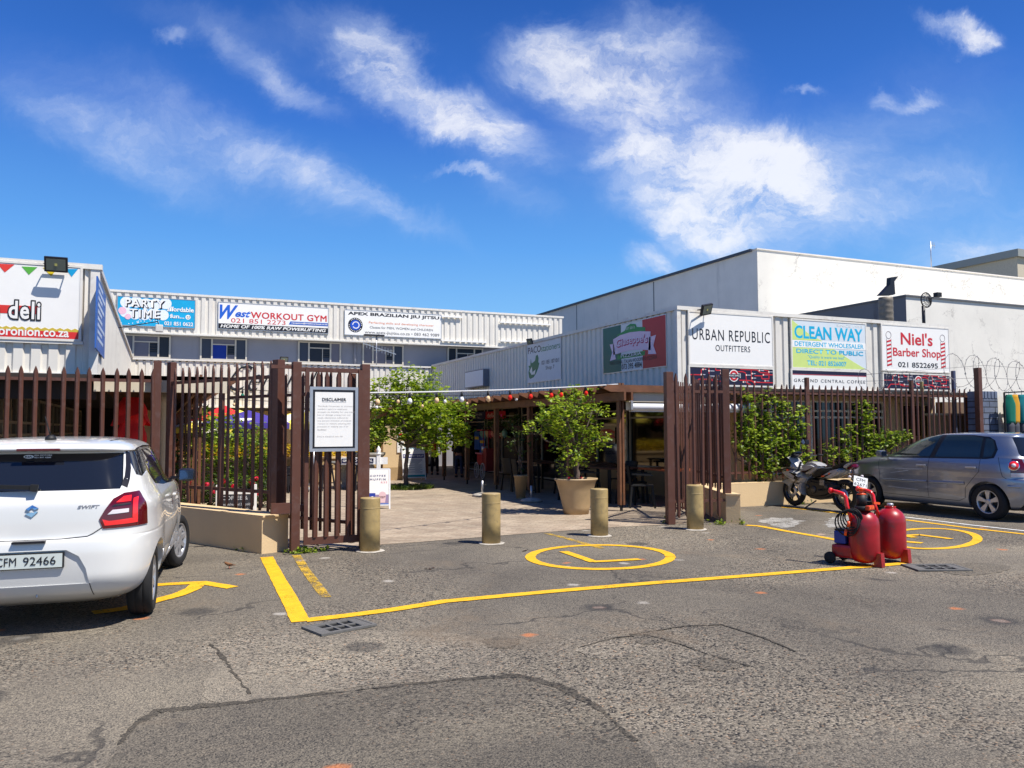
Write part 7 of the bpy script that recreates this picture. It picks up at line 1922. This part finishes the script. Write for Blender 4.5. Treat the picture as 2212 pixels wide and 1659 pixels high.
for s in (-1, 1):
    c = MB(); rearcut(c, [(s * .61, .80), (s * 1, .80), (s * 1, 1.03), (s * .63, 1.03)], -.2, .30); L_ = addmesh('tail_lamp', boolean(o1.copy(), c, 'INTERSECT'), lensd, PC)
    c = MB(); rearcut(c, [(s * .61, .735), (s * 1, .735), (s * 1, .798), (s * .61, .798)], -.2, .29); addmesh('clear_strip', boolean(o1.copy(), c, 'INTERSECT'), clr, L_)
    h = bvh.ray_cast(Vector((s * .725, -2, .92)), Vector((0, 1, 0))); n_ = h[1]; p_ = h[0] + n_ * .007
    ax = n_.orthogonal().normalized(); ay = n_.cross(ax)
    for r_, m_, dz in ((.085, M['chrome'], .0), (.074, lensb, .008), (.035, clr, .014)):
        mb = MB(); vs = [p_ + n_ * (dz + .006) + (ax * math.cos(R(a)) + ay * math.sin(R(a))) * r_ * .93 for a in range(0, 360, 15)] + [p_ + n_ * dz * .2 + (ax * math.cos(R(a)) + ay * math.sin(R(a))) * r_ for a in range(0, 360, 15)]
        mb.add(vs, [tuple(range(24))] + [(i, 24 + i, 24 + (i + 1) % 24, (i + 1) % 24) for i in range(24)], True); mb.build('round_lens', m_, L_)
    for q in ([(2.90, .98), (2.86, .7), (2.84, .32)], [(1.78, 1.0), (1.80, .7), (1.79, .30)], [(.80, 1.03), (.81, .80), (.92, .68), (1.06, .52), (1.08, .34), (1.2, .28), (2.84, .31)], [(.50, 1.05), (.42, .74), (.36, .70)]):
        ribbon(bvh, q, 0, .007, side='side', sx=s).build('door_gap', seam, PC)
    ribbon(bvh, [(2.80, .56), (1.82, .575)], 0, .05, side='side', sx=s, th=.010).build('rubbing_strip', silv, PC); ribbon(bvh, [(1.76, .575), (1.08, .59)], 0, .05, side='side', sx=s, th=.010).build('rubbing_strip', silv, PC)
    ribbon(bvh, [(.34, .58), (.16, .58)], 0, .045, side='side', sx=s, th=.012).build('bumper_strip', silv, PC)
    for y in (1.92, .95):
        MB().lathe([(.001, -.012), (.055, -.006), (.06, 0)], 18, (s * .8, y, .865), 'X').build('handle_recess', silv, PC)
        MB().bevbox(*sorted((s * .83, s * .862)), y - .10, y + .09, .853, .882, .009).build('door_handle', M['aluminium'], PC)
    mr = MB().bevbox(*sorted((s * .84, s * .99)), 2.66, 2.80, 1.0, 1.12, .035).build('wing_mirror', silv, PC); MB().box(*sorted((s * .855, s * .975)), 2.652, 2.659, 1.015, 1.105).build('mirror_glass', MATS['mirror_glass'], mr)
    MB().bar((s * .74, 2.76, 1.03), (s * .86, 2.73, 1.04), .06, .03).build('mirror_stalk', silv, PC)
    MB().bevbox(*sorted((s * .62, s * .80)), 3.70, 3.80, .62, .80, .03).build('headlight', clr, PC)
    wheel(PC, s * .735, .68, .30, .19, s, M['aluminium'], 5, 1); wheel(PC, s * .74, 3.14, .30, .19, s, M['aluminium'], 5, 1)
MB().box(-.66, .66, .1, 3.6, .19, .30).build('underbody', M['blackplastic'], PC); MB().cyl((0, .60, 1.44), (0, .50, 1.52), .02, .006, 8).build('roof_aerial', M['blackplastic'], PC)
MB().box(-.14, .14, .285, .31, 1.40, 1.42).build('brake_lamp', lens, PC)
# seats seen through the glass are left to the tint; scratches on the doors
rr = random.Random(4)
for a, b in (((2.6, .70), (2.2, .76)), ((2.5, .78), (1.9, .80)), ((2.65, .44), (2.0, .42)), ((1.5, .62), (1.3, .63))): ribbon(bvh, [a, b], 0, .010, side='side', sx=-1).build('scratch', cmat(190, 192, 198), PC)

# ---------------- motorcycle
zM = zc(2950, 1680, 4.88); BX = 11.66
MC = thing('motorcycle', 'white and black faired motorcycle leaning on its side stand by the plinth wall', 'motorcycle', (BX, 11.14, .004), 0)
def bp(x, y): p = PX(*zM(x, y), BX - .12); return (p.y - 11.14, p.z)
def slab(name, pts, x0, x1, m, bev=.02, parent=None, taper=.75):
    P_ = [bp(*p) for p in pts]; bm = bmesh.new()
    cx = sum(p[0] for p in P_) / len(P_); cz = sum(p[1] for p in P_) / len(P_); h = (x1 - x0)
    mid = (x0 + x1) / 2; L = []
    for x, k in ((x0, taper), (mid - h * .22, 1), (mid + h * .22, 1), (x1, taper)): L.append([bm.verts.new((x, cx + (a - cx) * k, cz + (b - cz) * k)) for a, b in P_])
    n = len(P_)
    for a, b in zip(L[:-1], L[1:]):
        for i in range(n): bm.faces.new((a[i], a[(i + 1) % n], b[(i + 1) % n], b[i]))
    bm.faces.new(L[0][::-1]); bm.faces.new(L[-1]); bmesh.ops.recalc_face_normals(bm, faces=bm.faces)
    bmesh.ops.bevel(bm, geom=[e for e in bm.edges if e.calc_face_angle(0) > .35], offset=bev, segments=2, affect='EDGES', clamp_overlap=True)
    me = bpy.data.meshes.new(name); bm.to_mesh(me); bm.free(); return addmesh(name, me, m, parent or MC)


mw = mat('white_motorcycle_paint', S(176, 174, 170), .25, var=.03, coat=1.0); mk = mat('gloss_black', S(16, 16, 18), .2, var=0, coat=.8)
slab('headlamp_fairing', [(345, 645), (350, 580), (400, 500), (490, 425), (570, 470), (610, 560), (700, 665), (640, 700), (540, 648), (450, 650), (370, 700)], -.16, .16, mw, .03)
slab('windscreen', [(480, 440), (545, 352), (620, 335), (668, 378), (620, 440), (540, 475)], -.10, .10, M['glass'], .02, taper=.6)
sf = slab('side_fairing', [(370, 705), (450, 655), (540, 652), (650, 700), (862, 832), (800, 955), (700, 965), (560, 885), (470, 800)], -.19, .19, mw, .02)
slab('belly_fairing', [(600, 910), (700, 960), (800, 900), (765, 1040), (800, 1185), (740, 1155), (700, 1030), (640, 985)], -.16, .16, mw, .02)
slab('fuel_tank', [(690, 662), (760, 592), (850, 538), (960, 526), (1050, 560), (1140, 640), (1050, 690), (960, 765), (870, 815), (770, 745)], -.15, .15, mw, .04, taper=.7)
slab('rider_seat', [(890, 830), (1060, 668), (1150, 642), (1280, 662), (1262, 712), (1080, 815), (980, 840)], -.13, .13, M['blackplastic'], .03)
slab('pillion_seat', [(1285, 625), (1500, 562), (1572, 538), (1530, 602), (1450, 652), (1300, 690)], -.11, .11, M['blackplastic'], .02)
slab('tail_panel', [(1075, 832), (1260, 722), (1300, 692), (1460, 652), (1560, 704), (1500, 772), (1320, 862), (1150, 862)], -.14, .14, mw, .02)
slab('tail_cowl', [(1490, 655), (1540, 592), (1620, 556), (1702, 548), (1570, 668)], -.10, .10, mw, .015)
slab('tail_lamp', [(1560, 668), (1692, 578), (1716, 642), (1640, 692), (1572, 692)], -.085, .085, lensd, .01)
slab('front_mudguard', [(300, 925), (380, 870), (480, 845), (545, 872), (548, 940), (512, 1050), (472, 1035), (430, 965), (345, 935)], -.07, .07, mw, .015)
slab('engine', [(800, 930), (900, 835), (1150, 872), (1380, 905), (1440, 1000), (1380, 1180), (1250, 1240), (1050, 1262), (850, 1225), (790, 1100)], -.15, .15, mat('engine_black', S(24, 24, 26), .5, .2, var=.4, vs=18), .03)
gx = -.197
def graphic(name, polys, m, x=-.195):
    mb = MB()
    for p in polys: q = [bp(*v) for v in p]; mb.prism(q, lambda a, b, t_: (x - t_, a, b), .003)
    mb.build(name, m, MC)


graphic('black_graphics', [[(570, 730), (650, 745), (755, 775), (690, 790), (740, 830), (820, 820), (700, 870), (540, 800), (530, 790), (660, 850), (680, 810)], [(650, 940), (700, 870), (780, 850), (720, 900)], [(440, 720), (560, 668), (600, 690), (520, 712)]], mk, -.192)
graphic('tank_graphics', [[(735, 720), (870, 700), (1005, 648), (850, 755)], [(725, 640), (870, 588), (760, 610)]], mk, -.152)
graphic('red_tail_graphics', [[(1150, 805), (1215, 790), (1210, 820), (1150, 825)], [(1280, 755), (1315, 745), (1310, 775), (1285, 780)]], M['orange'], -.142)
graphic('tail_graphics', [[(1110, 835), (1370, 740), (1260, 810), (1180, 845)]], mk, -.1405)
graphic('fairing_black', [[(368, 625), (385, 545), (410, 500), (492, 436), (560, 478), (598, 560), (575, 632), (450, 640)]], mk, -.168)
for a_, r_ in (((1010, 1060), .075), ((1250, 1010), .05), ((900, 1010), .045)):
    q = bp(*a_); MB().lathe([(.01, -.02), (r_ * .8, -.018), (r_, 0)], 24, (-.152, q[0], q[1]), 'X').build('engine_cover', mat('engine_grey', S(70, 70, 72), .4, .5, var=.2), MC)
mb = MB()
for k in range(5): q = bp(1180, 885 + k * 22); mb.box(-.165, -.15, q[0] - .05, q[0] + .06, q[1] - .004, q[1] + .004)
mb.build('cooling_fins', M['aluminium'], MC)
mb = MB(); a_, b_ = bp(1330, 1090), bp(1560, 1180); mb.bar((-.13, a_[0], a_[1] + .02), (-.13, b_[0], b_[1] + .03), .02, .07); mb.build('chain_guard', M['blackplastic'], MC)
# wheels
def mwheel(y, nm='wheel', wd=.10, r=.30):
    W_ = bpy.data.objects.new('wheel', None); COL.objects.link(W_); W_.parent = MC; W_.location = (0, y, r); WM[W_.name] = WM[MC.name].copy()
    MB().lathe([(r * .72, -wd * .35), (r * .80, -wd * .5), (r * .93, -wd * .42), (r, -wd * .12), (r, wd * .12), (r * .93, wd * .42), (r * .80, wd * .5), (r * .72, wd * .35), (r * .72, -wd * .35)], 48, axis='X').build('tyre', M['rubber'], W_)
    mb = MB(); mb.lathe([(r * .735, -wd * .36), (r * .66, -wd * .3), (r * .66, wd * .3), (r * .735, wd * .36), (r * .735, -wd * .36)], 40, axis='X')
    for i in range(5):
        a = 2 * math.pi * i / 5 + .2
        for d_ in (-.07, .07): mb.bar((0, .03 * math.cos(a), .03 * math.sin(a)), (0, r * .68 * math.cos(a + d_ * 2), r * .68 * math.sin(a + d_ * 2)), .03, .018)
    mb.lathe([(.035, -.06), (.035, .06)], 16, axis='X'); mb.build('rim', mk, W_)
    MB().lathe([(.06, -.065), (.125, -.065), (.125, -.06), (.06, -.06), (.06, -.065)], 28, axis='X').build('brake_disc', M['aluminium'], W_)


mwheel(1.30); mwheel(0.0, wd=.12)
A0 = bp(640, 560); 
mb = MB()
for s in (-.085, .085): mb.cyl((s, 1.30, .30), (s, 1.02, .88), .022, n=10)
mb.build('fork', mat('fork_metal', S(60, 60, 64), .3, .8, var=0), MC)
mb = MB(); hb = bp(700, 430); he = bp(790, 390)
for s in (-1, 1): mb.tube([(s * .05, hb[0], hb[1] - .05), (s * .18, hb[0] - .03, hb[1]), (s * .34, he[0] - .02, he[1] - .03)], .014, 8)
mb.build('handlebar', M['blackplastic'], MC)
for s in (-1, 1):
    MB().cyl((s * .25, he[0], he[1] - .02), (s * .36, he[0] - .03, he[1] - .03), .02, n=10).build('grip', M['rubber'], MC)
    MB().cyl((s * .12, bp(560, 700)[0], .72), (s * .22, bp(560, 700)[0], .72), .018, n=8).build('indicator', M['orange'], MC)
q = bp(745, 165); mr = MB(); mr.bevbox(-.05, .05, q[0] - .055, q[0] + .055, q[1] - .045, q[1] + .045, .012); mr = mr.build('mirror_head', M['black'], MC)
mb = MB(); mb.prism([(q[0] - .05, q[1] - .005), (q[0] - .005, q[1] - .048), (q[0] + .055, q[1] + .005), (q[0] + .01, q[1] + .05)], lambda a, b, t_: (-.052 - t_, a, b), .003); mb.build('mirror_glass', cmat(150, 180, 215, 20), mr)
MB().tube([(-.2, he[0], he[1]), (-.1, q[0] + .02, q[1] - .04)], .008, 6).build('mirror_stalk', M['black'], MC)
# headlight glimpse, instruments
MB().lathe([(.001, .02), (.05, .01), (.055, 0)], 20, (-.15, bp(520, 540)[0], bp(520, 540)[1]), 'X').build('headlight', clr, MC)
MB().bar((0, .45, .32), (0, 0, .30), .16, .05).build('swingarm', M['black'], MC)
MB().cyl((.16, .1, .36), (.20, -.28, .50), .05, .055, 20).build('silencer', M['aluminium'], MC)
MB().tube([(.1, .75, .3), (.12, .5, .25), (.15, .2, .34)], .022, 8).build('exhaust_pipe', M['chrome'], MC)
MB().lathe([(.05, -.004), (.09, -.004), (.09, .004), (.05, .004), (.05, -.004)], 24, (-.08, 0, .30), 'X').build('sprocket', M['aluminium'], MC)
a_, b_ = bp(1050, 1270), bp(925, 1420); mb = MB(); mb.bar((-.13, a_[0], a_[1]), (-.32, b_[0] - .05, .012), .022, .022); mb.box(-.345, -.295, b_[0] - .09, b_[0] - .01, 0, .012); mb.build('side_stand', M['black'], MC)
for s in (-1, 1): MB().cyl((s * .13, .45, .38), (s * .24, .43, .38), .014, n=8).build('footpeg', M['rubber'], MC)
t_ = MB(); t_.bar((0, -.18, .62), (0, -.36, .52), .10, .025); t_.build('plate_bracket', M['blackplastic'], MC)
mb = MB(); mb.box(-.125, .125, -.004, .004, -.10, .10, bev=.003); npl = mb.build('number_plate', cmat(225, 225, 222), MC)
n2 = [text('CFM', -.08, .01, .16, .06, M['black'], npl, y=-.004, bold=.0), text('62671', -.11, -.08, .22, .06, M['black'], npl, y=-.004, bold=.0)]; joined(n2)
npl.location = (-.05, -.40, .57); npl.rotation_euler = (R(-22), R(14), R(-28))
for s in (-1, 1): MB().lathe([(.001, -.03), (.022, -.015), (.03, .01), (.02, .03), (.001, .035)], 12, (s * .15, -.26, .66), 'Y').build('rear_indicator', clr, MC)

# ---------------- twin red cylinders (vacuum machines)
def tank(label, x, y, rz, full):
    t = thing('vacuum_machine', label, 'vacuum cleaner', (x, y, .004), rz, 'red cylinder machines'); r = .163
    MB().lathe([(.05, .028), (.11, .045), (.148, .085), (r, .15), (r, .30), (r, .45), (.160, .49), (.149, .528), (.128, .562), (.098, .59), (.068, .608), (.056, .614), (.052, .632)], 44).build('cylinder', M['redpaint'], t)
    for s in (0,):
        mb = MB(); mb.add([(s - .04, -.21, .0), (s + .04, -.21, .0), (s + .04, -.12, .0), (s - .04, -.12, .0), (s - .042, -.20, .155), (s + .042, -.20, .155), (s + .04, -.12, .155), (s - .04, -.12, .155)], [(0, 3, 2, 1), (4, 5, 6, 7), (0, 1, 5, 4), (1, 2, 6, 5), (2, 3, 7, 6), (3, 0, 4, 7)]); mb.build('foot', M['redpaint'], t)
    MB().bevbox(-.13, .13, .08, .33, .07, .22, .03).build('chassis', M['redpaint'], t)
    for s in (-1, 1):
        w_ = MB().lathe([(.02, -.022), (.058, -.022), (.066, -.012), (.066, .012), (.058, .022), (.02, .022)], 26, (s * .16, .33, .066), 'X').build('wheel', M['rubber'], t)
        MB().lathe([(.018, -.026), (.022, -.02), (.022, .02), (.018, .026)], 12, (s * .16, .33, .066), 'X').build('hub', M['blackplastic'], w_)
    MB().cyl((-.16, .33, .066), (.16, .33, .066), .01, n=8).build('axle', M['blackplastic'], t)
    for s in (-.12, .12)[:1]:
        h_ = MB().tube([(s, .08, .50), (s, .13, .66), (s, .145, .76), (s, .17, .795), (s, .22, .81), (s, .30, .825)], .022, 12).build('handle', M['redpaint2'], t)
        MB().lathe([(.026, 0), (.034, .012), (.034, .03), (.026, .038)], 16, (s, .30, .825), 'Y').build('handle_grip', M['redpaint2'], h_)
    if full:
        bx_ = MB().bevbox(-.10, .10, .17, .31, .225, .37, .015).build('motor_box', M['bluep'], t); MB().bevbox(-.095, .095, .175, .305, .371, .392, .008).build('lid', M['blackplastic'], bx_)
        nk = MB().cyl((0, 0, .615), (0, 0, .665), .095, .09, 24).build('neck_ring', M['blackplastic'], t); MB().bevbox(-.085, .05, -.105, -.06, .625, .675, .008).build('gauge', cmat(210, 70, 25), nk)
        mb = MB()
        for k in range(3): mb.box(-.07 + k * .038, -.05 + k * .038, -.109, -.106, .64, .664)
        mb.build('gauge_digits', cmat(255, 120, 60), nk)
        MB().cyl((0, .02, .666), (0, .02, .79), .06, .05, 20).build('pump_head', M['blackplastic'], t)
        MB().lathe([(.05, .791), (.052, .80), (.02, .812), (.024, .845), (.045, .852), (.045, .862), (.01, .866)], 20, (0, .02, 0)).build('valve_knob', M['orange'], t)
        MB().bar((.09, -.07, .70), (.20, -.09, .685), .02, .025).build('lever', M['orange'], t)
        mb = MB()
        for k in range(5):
            mb.tube([(-.14 - .01 * k + .012 * math.sin(R(a) * 2 + k), .05 + (.10 + .008 * k) * math.cos(R(a)) + .015 * k, .55 - .02 * k + (.09 + .012 * k) * math.sin(R(a))) for a in range(0, 360, 20)], .0085, 7, closed=True)
        mb.tube([(-.16, .1, .48), (-.17, .13, .38), (-.12, .17, .33)], .0085, 7); mb.build('hose', M['rubber'], t)
        MB().cyl((-.19, .08, .50), (-.20, .08, .44), .018, n=12).build('connector', M['orange'], t); MB().cyl((-.20, .11, .41), (-.20, .12, .34), .016, n=12).build('connector', M['orange'], t)
        MB().tube([(.08, -.03, .63), (.16, -.06, .60), (.18, -.02, .50), (.16, .06, .44)], .009, 7).build('power_lead', M['rubber'], t)
    else:
        MB().cyl((0, 0, .622), (0, 0, .632), .062, n=20).build('neck_ring', M['redpaint2'], t); MB().lathe([(.036, .633), (.036, .66), (.03, .668), (.01, .67)], 16).build('cap', M['aluminium'], t)


tank('red cylinder vacuum machine with black pump head, hose and blue box, standing nearer', 7.32, 6.74, R(17), True)
tank('plain red cylinder vacuum machine with a silver cap, standing behind the first', 7.83, 6.82, R(17), False)
